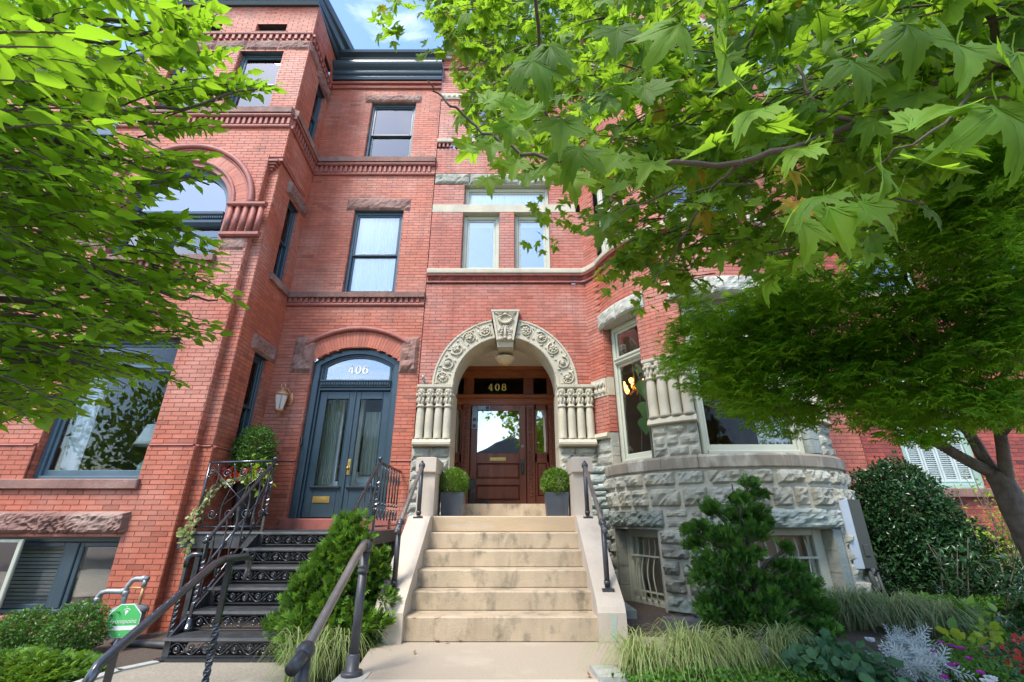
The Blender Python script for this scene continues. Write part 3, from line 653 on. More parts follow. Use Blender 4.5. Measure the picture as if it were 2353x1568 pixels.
# ---- numerals with thick and thin strokes (serif look)
def stroke(g, P, W_, n0, n1):
    L_ = []; R_ = []
    for i, (u, z) in enumerate(P):
        a = Vector(P[max(0, i-1)]); b = Vector(P[min(len(P)-1, i+1)]); d_ = (b-a).normalized(); w_ = W_[i] if isinstance(W_, (list, tuple)) else W_
        L_.append((u-d_.y*w_/2, z+d_.x*w_/2)); R_.append((u+d_.y*w_/2, z-d_.x*w_/2))
    for i in range(len(P)-1): g.poly([L_[i], L_[i+1], R_[i+1], R_[i]], n0, n1)
def ellp(cu, cz, a, b, q0, q1, k=18): return [(cu+a*math.cos(R(q0+(q1-q0)*i/k)), cz+b*math.sin(R(q0+(q1-q0)*i/k))) for i in range(k+1)]
def digit(g, ch, u, z, h, n0, n1):
    w_ = h*.62; t_ = h*.2
    if ch == '0':
        P = ellp(u+w_/2, z+h/2, w_*.5-t_*.25, h*.5-h*.03, 0, 360, 26); stroke(g, P, [h*.085+(t_-h*.085)*abs(math.cos(R(360*i/26))) for i in range(27)], n0, n1)
    if ch == '4':
        stroke(g, [(u+w_*.66, z), (u+w_*.66, z+h)], t_, n0, n1); stroke(g, [(u+w_*.62, z+h*.98), (u+h*.02, z+h*.30)], h*.12, n0, n1); stroke(g, [(u-.0*h, z+h*.27), (u+w_*1.02, z+h*.27)], h*.12, n0+.0005, n1+.0005); stroke(g, [(u+w_*.36, z+h*.03), (u+w_*.98, z+h*.03)], h*.09, n0+.001, n1+.001)
    if ch == '6':
        P = ellp(u+w_/2, z+h*.32, w_*.5-t_*.25, h*.29, 0, 360, 22); stroke(g, P, [h*.085+(t_-h*.085)*abs(math.cos(R(360*i/22))) for i in range(23)], n0, n1)
        P = ellp(u+w_*.62, z+h*.42, w_*.56, h*.56, 182, 75, 14); stroke(g, P, [t_*(1-.6*i/14) for i in range(15)], n0+.0005, n1+.0005); g.poly(ellp(u+w_*.84, z+h*.85, h*.07, h*.07, 0, 330, 10), n0+.001, n1+.001)
    if ch == '8':
        for cz_, a_, b_ in ((z+h*.27, w_*.42, h*.25), (z+h*.75, w_*.35, h*.22)):
            P = ellp(u+w_/2, cz_, a_, b_, 0, 360, 22); stroke(g, P, [h*.08+(t_*.9-h*.08)*abs(math.cos(R(360*i/22))) for i in range(23)], n0, n1); n0 += .0005; n1 += .0005
def number(txt, u, z, h, n, m_, parent, fr, gap=1.0):
    for i, ch in enumerate(txt):
        g = MB(*fr); digit(g, ch, u+i*h*.86*gap, z, h, n, n+.006); g.build('house_numeral', m_, parent)
number('406', -2.97, 3.49, .15, .008, M['white'], h6, frd)
# ---------------- projecting bay of 406
TF = 6.3; tc_ = (-5.82)
pf0 = Path([(-7.42, TF), (-4.40, TF)]); pn = Path([(-4.40, TF), (-4.40, 6.42)]); pn2 = Path([(-4.40, 6.42), (-4.23, 6.42)]); ps = Path([(-4.23, 6.42), (XL, FA)])
TX = lambda x: x+7.42
ar = (TX(-5.80), 6.03, .97)
fh = [(TX(-6.90), TX(-5.03), -.05, .84), (TX(-6.575), TX(-5.025), 1.54, 3.62), (TX(-6.74), TX(-4.86), 5.06, 7.0, ar)]
brickwall(H6, Path([(-7.42, TF-.03), (-4.37, TF-.03)]), -.45, 1.98, fh); brickwall(H6, pf0, 2.02, 7.17, fh)
sw = 1.183
# side windows: along ps. s measured from the front corner
def YS(y): return (y-6.42)/(FA-6.42)*ps.len
sh_ = [(YS(6.92), YS(7.36), 1.9, 3.60), (YS(6.92), YS(7.36), 5.05, 6.74), (YS(6.98), YS(7.40), 8.35, 9.9)]
brickwall(H6, Path([(-4.37, TF-.03), (-4.37, 6.39)]), -.45, 1.98); brickwall(H6, Path([(-4.37, 6.39), (-4.20, 6.39)]), -.45, 1.98); brickwall(H6, Path([(-4.20, 6.39), (XL+.03, FA)]), -.45, 1.98, [(a+.03, b+.03, c0, d0) for a, b, c0, d0 in sh_])
brickwall(H6, pn, 2.02, 7.1); brickwall(H6, pn2, 2.02, 7.1); brickwall(H6, ps, 2.02, 7.17, sh_)
for P, a, b in ((pf0, 0, TX(-6.60)), (pf0, TX(-5.0), pf0.len+.0), (pn, 0, pn.len), (pn2, 0, pn2.len), (ps, 0, ps.len)):
    if b-a > .02: band(P, a, b, [(-.01, 1.98), (.05, 1.98), (.055, 1.99), (.04, 2.005), (-.01, 2.02)], 'water_table', M['terra'], h6)
# corbel that closes the notched corner
for i in range(5):
    g = MB(); q = .03+.028*i; g.box(-4.40-.002, -4.40+.17*min(1, (i+1)/5)+.002, 6.43-.01, 6.42-.12*(i+1)/5, 0, 0) if False else None
    x1 = -4.40+.17*(i+1)/5; y0 = 6.42-.12*(i+1)/5
    g = MB((0, 0, 0), (1, 0), (0, 1)); g.bev(-4.41, x1, 6.43, y0, 6.84+.052*i, 6.84+.052*(i+1)-.004, .004); g.build('corbel_brick', M['terra'], h6)
# upper part
U1 = 6.34; pf1 = Path([(-7.42, U1), (-4.17, U1)]); ps1 = Path([(-4.17, U1), (XL, FA)])
def YS1(y): return (y-U1)/(FA-U1)*ps1.len
uh = [(TX(-6.89), TX(-5.99), 8.34, 9.97), (TX(-5.58), TX(-4.68), 8.34, 9.97), (TX(-5.40), TX(-4.76), 10.54, 10.79), (TX(-6.70), TX(-6.14), 10.54, 10.79)]
us = [(YS1(6.98), YS1(7.40), 8.35, 9.9), (YS1(7.0), YS1(7.4), 10.54, 10.79)]
qa, qb = YS1(6.95), YS1(7.45); g = MB(); g.add([ps1.w(qa, -.07, 10.5), ps1.w(qb, -.07, 10.5), ps1.w(qb, -.07, 10.83), ps1.w(qa, -.07, 10.83), ps1.w(qa, -.004, 10.80), ps1.w(qb, -.004, 10.80), ps1.w(qb, -.07, 10.80), ps1.w(qa, -.07, 10.80)], [(0, 1, 2, 3), (4, 5, 6, 7)]); g.build('vent_backing', M['iron_d'], h6)
g = MB(); P_ = [(-4.44, 6.35), (-4.172, 6.35), (XL-.002, 7.59), (-4.33, 7.59)]; g.add([(x, y, 7.10) for x, y in P_]+[(x, y, 7.18) for x, y in P_], [(0, 1, 2, 3), (4, 5, 6, 7), (0, 1, 5, 4), (1, 2, 6, 5), (2, 3, 7, 6), (3, 0, 4, 7)]); g.build('corbel_course', M['terra'], h6)
brickwall(H6, pf1, 7.17, 11.36, uh); brickwall(H6, ps1, 7.17, 11.36, us)
bp = Path([(-7.42, U1), (-4.17, U1), (XL, FA)])
for P in (pf1, ps1): belt(P, 0 if P is pf1 else 0, P.len, 7.85, h6)
for P in (pf1, ps1):
    ll = P.len; k = 5 if P is pf1 else 2
    for i in range(k): rock(P, ll*i/k, ll*(i+1)/k, 10.0, 10.27, h6, M['brown'], .04, off=.01, name='lintel_stone')
    dentils(P, 0, ll, 10.29, 10.41, h6, M['terra'], .13, .065)
    band(P, 0, ll, roll(.03, 10.44, off=.03), 'belt_moulding', M['terra'], h6)
band(bp, 0, bp.len, [(-.05, 11.33), (.06, 11.33), (.10, 11.40), (.10, 11.44), (.20, 11.50), (.24, 11.56), (.24, 11.62), (.34, 11.68), (.38, 11.76), (.38, 11.80), (-.1, 11.9)], 'cornice', M['navy'], h6)
# windows of the bay
for xc in (-6.44, -5.13): window(h6, ((xc, U1, 8.34), (1, 0), (0, -1)), .90, 1.65, M['navy_l'], .13, M['navy_l'], rail=.5)
for xc, ww in ((-6.42, .56), (-5.08, .64)):
    jx = (xc-ww/2, xc+ww/2); g = MB((0, U1, 0)); g.box(jx[0]+.002, jx[1]-.002, -.16, -.12, 10.54, 10.79); g.build('attic_vent', M['iron_d'], h6)
    jamb(H6, (jx[0], U1), (jx[0], U1+.12), 10.54, 10.79); jamb(H6, (jx[1], U1+.12), (jx[1], U1), 10.54, 10.79)
    g = MB((0, U1, 0)); g.box(jx[0]-.03, jx[1]+.03, -.17, -.155, 10.48, 10.85); g.box(jx[0]-.02, jx[1]+.02, -.16, -.004, 10.79, 10.83); g.build('vent_backing', M['iron_d'], h6)
    g = MB((0, U1, 0)); g.bev(jx[0]-.06, jx[1]+.06, -.1, .03, 10.48, 10.54, .006); g.build('vent_sill', M['brown'], h6)
for xa_, xb_ in ((-6.89, -5.99), (-5.58, -4.68)): jamb(H6, (xa_, U1), (xa_, U1+.13), 8.34, 9.97); jamb(H6, (xb_, U1+.13), (xb_, U1), 8.34, 9.97)
def frs(P, q, z):   # local frame on a straight path
    p, n = P.at(q); d_ = (-n.y, n.x); return ((p.x, p.y, z), d_, (n.x, n.y))
for (P, ya, yb, z0, z1, ff) in ((ps, 6.92, 7.36, 1.9, 3.60, YS), (ps, 6.92, 7.36, 5.05, 6.74, YS), (ps1, 6.98, 7.40, 8.35, 9.9, YS1)):
    qa, qb = ff(ya), ff(yb); fr = frs(P, (qa+qb)/2, z0)
    window(h6, fr, qb-qa, z1-z0, M['navy'], .10, M['navy'], rail=.5, blind=None, glass='glass_s', cas=.045)
    lint(P, max(.01, qa-.16), min(P.len-.01, qb+.2), z1, z1+.30, h6, .06)
    g = MB(*fr); g.bev(-(qb-qa)/2-.1, (qb-qa)/2+.1, -.14, .06, -.13, .005, .01); g.build('window_sill', M['brown'], h6)
    for q, sgn in ((qa, 1), (qb, -1)):
        p0 = P.w(q, 0, 0)[:2]; p1 = P.w(q, -.12, 0)[:2]
        jamb(H6, p0, p1, z0, z1) if sgn > 0 else jamb(H6, p1, p0, z0, z1)
g = MB(); V = [(-7.2, 6.75, -.4), (-4.5, 6.75, -.4), (-4.5, 9.5, -.4), (-7.2, 9.5, -.4)]
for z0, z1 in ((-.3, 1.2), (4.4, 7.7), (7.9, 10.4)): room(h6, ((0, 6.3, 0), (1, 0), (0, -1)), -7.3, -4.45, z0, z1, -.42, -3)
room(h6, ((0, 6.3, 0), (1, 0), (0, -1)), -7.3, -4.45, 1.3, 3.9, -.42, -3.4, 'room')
# great arched window
fa = ((-5.80, TF, 0), (1, 0), (0, -1))
g = MB(*fa); 
for k in range(44):
    a = R(180*(k+.5)/44); hw = math.radians(180/44/2)-.0015; g2 = MB(*fa); g2.t = random.random()
    g2.poly([(r_*math.cos(q), 6.03+r_*math.sin(q)) for r_, q in ((1.01, a-hw), (1.27, a-hw), (1.27, a+hw), (1.01, a+hw))], -.08, .012+.003*random.random()); g2.build('arch_brick', M['brick_a'], h6)
for rr, tr in ((1.30, .05), (.99, .035), (1.23, .02)):
    g = MB(*fa); g.tube([(rr*math.cos(a), .03 if rr > 1.25 else .012, 6.05+rr*math.sin(a)) for a in np.linspace(0, math.pi, 40)], tr, 8); g.build('arch_moulding', M['terra'], h6)
g = MB(*fa); g.ring(0, 6.03, .90, .972, 0, 180, -.16, .005, 30); g.box(-.972, -.90, -.16, .005, 5.06, 6.03); g.box(.90, .972, -.16, .005, 5.06, 6.03); g.build('arch_reveal', M['terra'], h6)
g = MB(*fa); g.ring(0, 6.03, .80, .90, 0, 180, -.22, -.10, 30); g.bev(-.90, -.82, -.22, -.1, 5.06, 6.03); g.bev(.82, .90, -.22, -.1, 5.06, 6.03); g.bev(-.82, .82, -.22, -.10, 5.06, 5.14, .01); g.bev(-.03, .03, -.2, -.12, 5.14, 5.7)
W = g.build('window', M['navy_l'], h6)
g = MB(*fa); g.extr([(-.2, 5.70), (-.10, 5.70), (-.06, 5.76), (-.06, 5.80), (-.09, 5.81), (-.09, 5.90), (-.05, 5.93), (-.05, 5.98), (-.2, 6.0)], -.82, .82)
q = -.8
while q < .8: g.box(q, q+.02, -.09, -.06, 5.85, 5.89); q += .038
g.build('transom_bar', M['navy'], W)
pane(W, fa, 0, 0, 0, 0, -.17, M['glass_m'], [(.81*math.cos(a), 6.0+.81*math.sin(a)) for a in np.linspace(0, math.pi, 24)]); pane(W, fa, -.82, .82, 5.14, 5.7, -.17, M['glass'])
curtain(W, fa, -.82, .82, 5.1, 5.72, -.26, M['curtain'])
# clustered colonnettes beside the arch
for (xa_, xb_, both) in ((-4.86, -4.24, 1), (-7.36, -6.74, 1)):
    fc = ((0, TF, 0), (1, 0), (0, -1))
    g = MB(*fc); g.extr([(0, 6.01), (.06, 6.01), (.09, 6.035), (.09, 6.075), (.05, 6.10), (0, 6.11)], xa_-.0, xb_+.03); g.build('colonnette_cap', M['terra'], h6)
    g = MB(*fc); g.extr([(0, 5.40), (.05, 5.40), (.08, 5.425), (.08, 5.475), (.04, 5.50), (0, 5.505)], xa_-.0, xb_+.03); g.build('colonnette_base', M['terra'], h6)
    n_ = 5
    for i in range(n_):
        u = xa_+.05+(xb_-xa_-.1)*i/(n_-1); g = MB(*fc); g.tube([(u, .015, 5.50), (u, .015, 6.01)], .045, 12); g.build('colonnette', M['terra'], h6)
    rock(pf0, TX(xa_+.01), TX(min(xb_, -4.42)), 5.16, 5.40, h6, M['brown'], .035, name='rough_stone', off=.01)
band(pf0, TX(-6.8), TX(-4.84), [(-.03, 4.93), (.08, 4.93), (.09, 5.03), (-.03, 5.06)], 'belt_sill', M['brown'], h6)
dentils(pf0, TX(-6.8), TX(-4.84), 4.79, 4.93, h6, M['terra'], .12, .06)
# picture window with table lamp
fp = ((-5.80, TF, 1.54), (1, 0), (0, -1))
jamb(H6, (-6.575, TF), (-6.575, TF+.14), 1.54, 3.62); jamb(H6, (-5.025, TF+.14), (-5.025, TF), 1.54, 3.62)
W = window(h6, fp, 1.55, 2.08, M['navy_l'], .13, M['navy_l'], kind='transom', rail=.76, cas=.07, blind=None, glass='glass_s', label='wide blue grey picture window with transom light')
g = MB((0, TF, 0)); g.bev(-6.85, -4.98, -.2, .09, 1.41, 1.54, .012); g.build('window_sill', M['brown'], h6)
curtain(W, ((0, TF, 0), (1, 0), (0, -1)), -6.5, -6.25, 1.6, 3.4, -.35, M['curtain'], .03, .09)
rock(pf0, TX(-7.0), TX(-4.97), .85, 1.14, h6, M['brown'], .11, off=.03, name='lintel', nx=60, nz=10, rough=1.15, fs=.5)
# basement casements with blinds
fb = ((0, TF, 0), (1, 0), (0, -1))
g = MB(*fb); g.bev(-6.9, -5.03, -.22, -.10, .76, .84, .01); g.bev(-6.9, -5.03, -.24, -.06, -.05, .0, .01); g.bev(-6.9, -6.84, -.22, -.1, 0, .76); g.bev(-5.09, -5.03, -.22, -.1, 0, .76)
g.bev(-5.80, -5.66, -.22, -.11, 0, .76, .01)
for i in range(3): g.box(-6.9, -5.03, -.12+.0, -.09+.012*i, .775+.02*i, .785+.02*i)
W = g.build('window', M['navy'], h6)
g = MB(*fb); 
for (a, b) in ((-6.84, -5.80), (-5.66, -5.09)):
    g.bev(a, a+.06, -.2, -.13, 0, .76); g.bev(b-.06, b, -.2, -.13, 0, .76); g.bev(a+.06, b-.06, -.2, -.13, 0, .05); g.bev(a+.06, b-.06, -.2, -.13, .7, .76)
g.build('sash', M['navy'], W)
pane(W, fb, -5.60, -5.15, .05, .70, -.165, M['glass']); pane(W, fb, -6.78, -5.86, .05, .70, -.165, M['glass_s'])
g = MB(*fb)
for i in range(17): g.box(-6.76, -5.87, -.31, -.285, .03+.045*i, .03+.045*i+.036)
g.build('blinds', M['blind'], W)
# white storm sash swung open at the left
g = MB((-6.25, TF-.02, 0), (-.97, .0), (0, -1)); g.bev(.0, .06, 0, .03, .03, .80); g.bev(.06, .7, 0, .03, .76, .80); g.bev(.06, .7, 0, .03, .03, .07); g.build('storm_sash', M['cream'], W)
g = MB((-6.25, TF-.02, 0), (-.97, .0), (0, -1)); g.box(.06, .7, .01, .02, .07, .76); g.build('pane', M['glass_m'], W)
g = MB((0, TF, 0)); g.bev(-7.0, -4.98, -.2, .07, -.17, -.05, .01); g.build('window_sill', M['terra'], h6)
finish_bricks(H6)
# things inside the picture window
tl = thing('side_table', (-5.5, 7.0, 1.55), 'small wooden table top behind the large ground floor window', 'table')
g = MB(); g.bev(-5.95, -5.0, -7.2, -6.82, 1.55, 1.585) if False else g.add([(-5.95, 6.58, 1.58), (-5.0, 6.58, 1.58), (-5.0, 7.0, 1.58), (-5.95, 7.0, 1.58), (-5.95, 6.58, 1.62), (-5.0, 6.58, 1.62), (-5.0, 7.0, 1.62), (-5.95, 7.0, 1.62)], [(0, 1, 2, 3), (4, 5, 6, 7), (0, 1, 5, 4), (1, 2, 6, 5), (2, 3, 7, 6), (3, 0, 4, 7)], False)
g.build('table_top', M['wood_o'], tl)
for x in (-5.9, -5.06):
    for y in (6.62, 6.95): g = MB(); g.tube([(x, y, 1.32), (x, y, 1.60)], .02, 8, local=False); g.build('leg', M['wood_o'], tl)
lamp = thing('table_lamp', (-5.30, 6.72, 1.62), 'green ceramic table lamp with white shade behind the ground floor window', 'lamp')
g = MB((-5.30, 6.72, 1.62)); g.lathe([(.02, 0), (.09, .01), (.125, .08), (.12, .15), (.06, .23), (.035, .28), (.032, .36), (.045, .37)], (0, 0, 0), 20); g.build('lamp_base', M['ceramic'], lamp)
g = MB((-5.30, 6.72, 1.62)); g.lathe([(.012, .36), (.012, .45)], (0, 0, 0), 8); g.build('lamp_stem', M['brass'], lamp)
g = MB((-5.30, 6.72, 1.62)); g.lathe([(.25, .42), (.215, .50), (.15, .72), (.14, .72), (.205, .50), (.24, .42)], (0, 0, 0), 26); g.build('lamp_shade', M['lampsh'], lamp)
# =================================================================== neighbour at the far left
h4 = thing('neighbour_house', (-10.2, 7.6, -.3), 'red brick house with dark cornice behind the leaves at far left', 'house')
H4 = House(h4, M['brick_a']); p4 = Path([(-13, FA), (-7.42, FA)])
brickwall(H4, p4, -.4, 11.0, [(1.2, 2.2, 1.5, 3.6), (3.4, 4.5, 1.5, 3.6), (3.4, 4.5, 5, 7), (1.2, 2.2, 5, 7), (3.4, 4.5, 8.3, 10)])
for xc in (-11.3, -9.05):
    for z0, hh in ((1.5, 2.1), (5, 2.0)): window(h4, ((xc, FA, z0), (1, 0), (0, -1)), 1.08 if xc > -10 else 1.0, hh, M['navy_l'], .1)
window(h4, ((-9.05, FA, 8.3), (1, 0), (0, -1)), 1.08, 1.7, M['navy_l'], .1)
room(h4, ((0, FA, 0), (1, 0), (0, -1)), -12.5, -7.6, 1, 10.5, -.3, -3)
band(p4, 0, p4.len, [(n_, z+.25) for n_, z in CORN], 'cornice', M['navy'], h4); band(p4, 0, p4.len, [(-.03, 8.19), (.1, 8.19), (.1, 8.31), (-.03, 8.35)], 'belt_sill', M['brown'], h4)
band(p4, 0, p4.len, [(-.03, 4.9), (.1, 4.9), (.1, 5.0), (-.03, 5.0)], 'belt_sill', M['brown'], h4)
finish_bricks(H4, 0)
# =================================================================== HOUSE 408 (carved sandstone arch and round bay)
h8 = thing('sandstone_trimmed_house', (1.0, 7.6, 0), 'rose brick house with carved stone arch, round stone bay and mahogany door numbered 408', 'house')
H8 = House(h8, M['brick_b'])
BC, BR = (3.28, 7.6), 1.70
YL = -1.645
pw = Path([(YL, FA), (1.41, FA)]); S8 = lambda x: x-YL
AX, AZ = -.123, 3.215
fz = (0, FA, 0); f8 = (fz, (1, 0), (0, -1))
# brick of the flat wall (arch hole, stone quoins left out, two-light window above)
brickwall(H8, pw, 3.2, 5.24, [(S8(AX-1.28), S8(AX+1.28), 3.0, 4.52, (S8(AX), AZ, 1.28)), (S8(AX-.25), S8(AX+.25), 4.3, 4.62)])
up = [(S8(-1.01), S8(-.25), 5.5, 6.92), (S8(.045), S8(.775), 5.5, 6.92), (S8(-1.0), S8(.78), 7.1, 7.64)]
brickwall(H8, pw, 5.58, 6.92, up); brickwall(H8, pw, 7.11, 7.63, up)
brickwall(H8, pw, 7.93, 8.62); brickwall(H8, pw, 8.9, 10.09, [(S8(-.98), S8(-.2), 8.8, 10.0), (S8(.05), S8(.8), 8.8, 10.0)]); brickwall(H8, pw, 10.26, 11.42)
# pier above the columns up to the impost stays stone; narrow brick strip beyond right columns belongs to the bay
leftbay = [(1.405, 7.6), (1.59, 7.33)]
arc = arcpath(BC, BR, -80.5, 92, 3)
pb = Path(leftbay[:-1]+[tuple(p) for p in arc.P])
def QA(a):       # angle on the bay -> path length
    base = pb.len-arc.len; return base+arc.len*(a+80.5)/172.5
WB = {1: (-79.5, -49.5), 2: (-27, 26), 3: (49.5, 79.5)}
bh = [(QA(a)+.0, QA(b), 1.8, 4.16) for a, b in WB.values()]
# pier columns zone is stone, brick from 3.28
piers = [(-49.5, -27), (26, 49.5)]
brickwall(H8, pb, 2.36, 2.97, [(QA(-79.5), pb.len, 0, 9)]); brickwall(H8, pb, 3.29, 4.16, bh); 
brickwall(H8, pb, 4.16, 5.24, [(QA(-80.4), QA(-46), 4.0, 4.43), (QA(-30), QA(29), 4.0, 4.43), (QA(46), QA(82), 4.0, 4.43)])
b2 = [(QA(a), QA(b), 5.58, 7.5) for a, b in WB.values()]; b3 = [(QA(a), QA(b), 8.8, 10.14) for a, b in WB.values()]
brickwall(H8, pb, 5.58, 8.62, [(a, b, c, 7.46) for a, b, c, d in b2]); brickwall(H8, pb, 8.9, 11.42, b3)
# right hand flat wall of the house
pr = Path([(4.98, FA), (5.86, FA)]); brickwall(H8, pr, .75, 11.42)
# belts
full = Path([(YL, FA), (1.33, FA), (1.42, 7.56), (1.52, 7.44)]+[tuple(p) for p in arc.P])
def sill_band(z0, z1, off=.07): band(full, 0, full.len, [(-.04, z0), (off, z0), (off+.01, z0+.02), (off+.01, z1-.03), (off-.02, z1), (-.04, z1+.02)], 'belt_sill', M['sand'], h8)
sill_band(5.45, 5.565, .06); sill_band(8.757, 8.88, .06)
band(full, 0, full.len, roll(.03, 5.43, off=.02), 'belt_moulding', M['terra'], h8)
band(full, 0, full.len, [(-.02, 5.29), (.012, 5.29), (.012, 5.41), (-.02, 5.41)], 'frieze_ground', M['terra'], h8)
band(full, 0, full.len, roll(.022, 5.275, off=.02), 'belt_moulding', M['terra'], h8)
zz = MB(); q = .02; amp = .045        # herringbone frieze, raised zigzag ribs
nper = int(full.len/.06)
for row in range(3):
    for i in range(nper):
        u0 = q+.06*i; zA = 5.305+.028*row; s_ = 1 if (i % 4) < 2 else -1
        za, zb = (zA, zA+.022) if s_ > 0 else (zA+.022, zA)
        V = [full.w(u0, .012, za), full.w(u0+.056, .012, zb), full.w(u0+.056, .03, zb+.006), full.w(u0, .03, za+.006), full.w(u0+.056, .012, zb+.014), full.w(u0, .012, za+.014)]
        zz.add(V, [(0, 1, 2, 3), (3, 2, 4, 5)], False)
o = zz.build('zigzag_frieze', M['terra'], h8)
dentils(full, 0, full.len, 8.64, 8.745, h8, M['terra'], .09, .045, .04)
band(full, 0, full.len, [(-.02, 8.74), (.04, 8.74), (.04, 8.757), (-.02, 8.757)], 'belt_fillet', M['terra'], h8)
for z0, z1 in ((10.09, 10.25),):
    band(full, 0, full.len, [(-.02, z0), (.03, z0), (.05, z0+.05), (.05, z1), (-.02, z1)], 'stone_band', M['sand'], h8); dentils(full, 0, full.len, 10.15, 10.2, h8, M['sand'], .12, .06, .065, name='dentil')
band(full, 0, full.len, roll(.025, 11.1, off=.02), 'belt_moulding', M['terra'], h8)
band(full, 0, full.len, [(-.05, 11.40), (.06, 11.40), (.08, 11.45), (.16, 11.48), (.18, 11.52), (.24, 11.56), (.26, 11.64), (-.05, 11.68)], 'cornice', M['cream'], h8)
band(full, 0, full.len, [(-.3, 11.68), (.28, 11.66), (.28, 11.70), (-.3, 11.74)], 'roof_edge', M['roofd'], h8)
# two-light window with transom
for xa_, xb_ in ((-1.01, -.25), (.045, .775)):
    jamb(H8, (xa_, FA), (xa_, FA+.15), 5.58, 6.92); jamb(H8, (xb_, FA+.15), (xb_, FA), 5.58, 6.92)
    window(h8, (((xa_+xb_)/2, FA, 5.575), (1, 0), (0, -1)), xb_-xa_, 1.34, M['cream'], .15, kind='one', blind='shade', glass='glass_m', cas=.085)
band(pw, 0, pw.len-.10, [(-.16, 6.92), (.012, 6.92), (.012, 7.11), (-.16, 7.11)], 'stone_band', M['sand'], h8)
jamb(H8, (-1.0, FA), (-1.0, FA+.15), 7.11, 7.63); jamb(H8, (.78, FA+.15), (.78, FA), 7.11, 7.63)
window(h8, ((-.11, FA, 7.11), (1, 0), (0, -1)), 1.78, .52, M['cream'], .15, kind='one', blind='curtain', glass='glass_m', cas=.085)
for a, b in ((-1.64, -.9), (-.9, .15), (.15, .99)): rock(pw, S8(a), S8(b), 7.64, 7.92, h8, M['rock'], .05, off=.01, name='lintel_stone')
brickwall(H8, Path([(.99, FA), (1.41, FA)]), 7.63, 7.93)
for xa_, xb_ in ((-.98, -.2), (.05, .8)): window(h8, (((xa_+xb_)/2, FA, 8.88), (1, 0), (0, -1)), xb_-xa_, 1.2, M['cream'], .12, kind='one', blind='curtain')
room(h8, f8, -1.3, 1.2, 5.3, 8.0, -.35, -3); room(h8, f8, -1.3, 1.2, 8.6, 10.3, -.35, -3)
# ---------------------------------------------------------------- carved arch
fk = ((0, FA-.0, 0), (1, 0), (0, -1))
rI, rO = .904, 1.285
def vous(a0_, a1_, motif):
    g = MB(*fk); seg = max(3, int((a1_-a0_)/4)); g.t = random.random()
    a0q, a1q = a0_+.12, a1_-.12
    # body with a chamfered extrados
    g.ring(AX, AZ, rI, rO, a0q, a1q, -.42, .03, seg)
    g.ring(AX, AZ, rI+.012, rI+.05, a0q, a1q, .03, .046, seg); g.ring(AX, AZ, rO-.035, rO-.012, a0q, a1q, .03, .046, seg)
    v = g.build('voussoir', M['sand'], h8)
    am = R((a0_+a1_)/2); rm = (rI+rO)/2+.01
    def P(a, r_): return (AX+r_*math.cos(a), AZ+r_*math.sin(a))
    c = MB(*fk)
    span = (a1_-a0_)
    k = max(1, round(span/16))
    for i in range(k):
        a = R(a0_+span*(i+.5)/k); cu, cz = P(a, rm); m_ = motif[i % len(motif)]
        n0 = .035
        # scrolling stem round the motif
        s0 = random.choice((-1, 1))
        c.tube([(u_, n0+.012, z_) for u_, n_, z_ in spiral(cu, cz, 0, .125, .035, a+1.2, s0*1.35, 20)], [.016-.009*j/20 for j in range(21)], 6)
        if m_ == 'rose':
            for q in range(7):
                b = a+q*2*math.pi/7; c.ell((cu+.05*math.cos(b), n0+.012, cz+.05*math.sin(b)), (.032, .022, .022), 7, 4, b)
            c.ell((cu, n0+.03, cz), (.022, .018, .022), 7, 4)
        elif m_ == 'leaf':
            for q in range(6):
                b = a-1.4+q*.56; ln = .075-.006*abs(q-2.5); c.ell((cu+ln*.75*math.cos(b), n0+.014, cz+ln*.75*math.sin(b)), (ln*.62, .02, .018), 7, 4, b)
            c.ell((cu-.02*math.cos(a), n0+.025, cz-.02*math.sin(a)), (.04, .026, .03), 7, 4, a)
        elif m_ == 'bud':
            c.ell((cu, n0+.02, cz), (.052, .035, .038), 8, 5, a+.8)
            c.tube([(u_, n0+.04, z_) for u_, n_, z_ in spiral(cu, cz, 0, .045, .01, a, 1.4, 14)], .009, 5)
        else:
            for q in range(9):
                b = a+math.pi*.15+q*math.pi*.21; c.ell((cu+.06*math.cos(b), n0+.01, cz+.06*math.sin(b)), (.034, .016, .012), 6, 3, b)
            c.ell((cu, n0+.02, cz), (.04, .03, .035), 7, 4, a)
        # small filler leaves
        for q in (-1, 1):
            pu, pz = P(a+q*.085, rm+(.105 if q > 0 else -.10)); c.ell((pu, n0+.006, pz), (.038, .014, .014), 6, 3, a+q*.6)
            pu, pz = P(a+q*.10, rm-(.09 if q > 0 else -.09)); c.ell((pu, n0+.006, pz), (.03, .012, .012), 6, 3, a-q*.9)
    c.build('carving', M['sand'], v)
for a0_, a1_, mo in ((0, 14, ['shell']), (14, 46, ['bud', 'rose']), (46, 62, ['flower']), (62, 78.5, ['rose']), (101.5, 118, ['rose']), (118, 134, ['leaf']), (134, 166, ['leaf', 'bud']), (166, 180, ['shell'])): vous(a0_, a1_, mo)
# soffit liner behind the voussoirs
g = MB(*fk); g.ring(AX, AZ, rI+.004, rO-.15, 0, 180, -.60, -.42, 30); g.build('arch_soffit', M['sand'], h8)
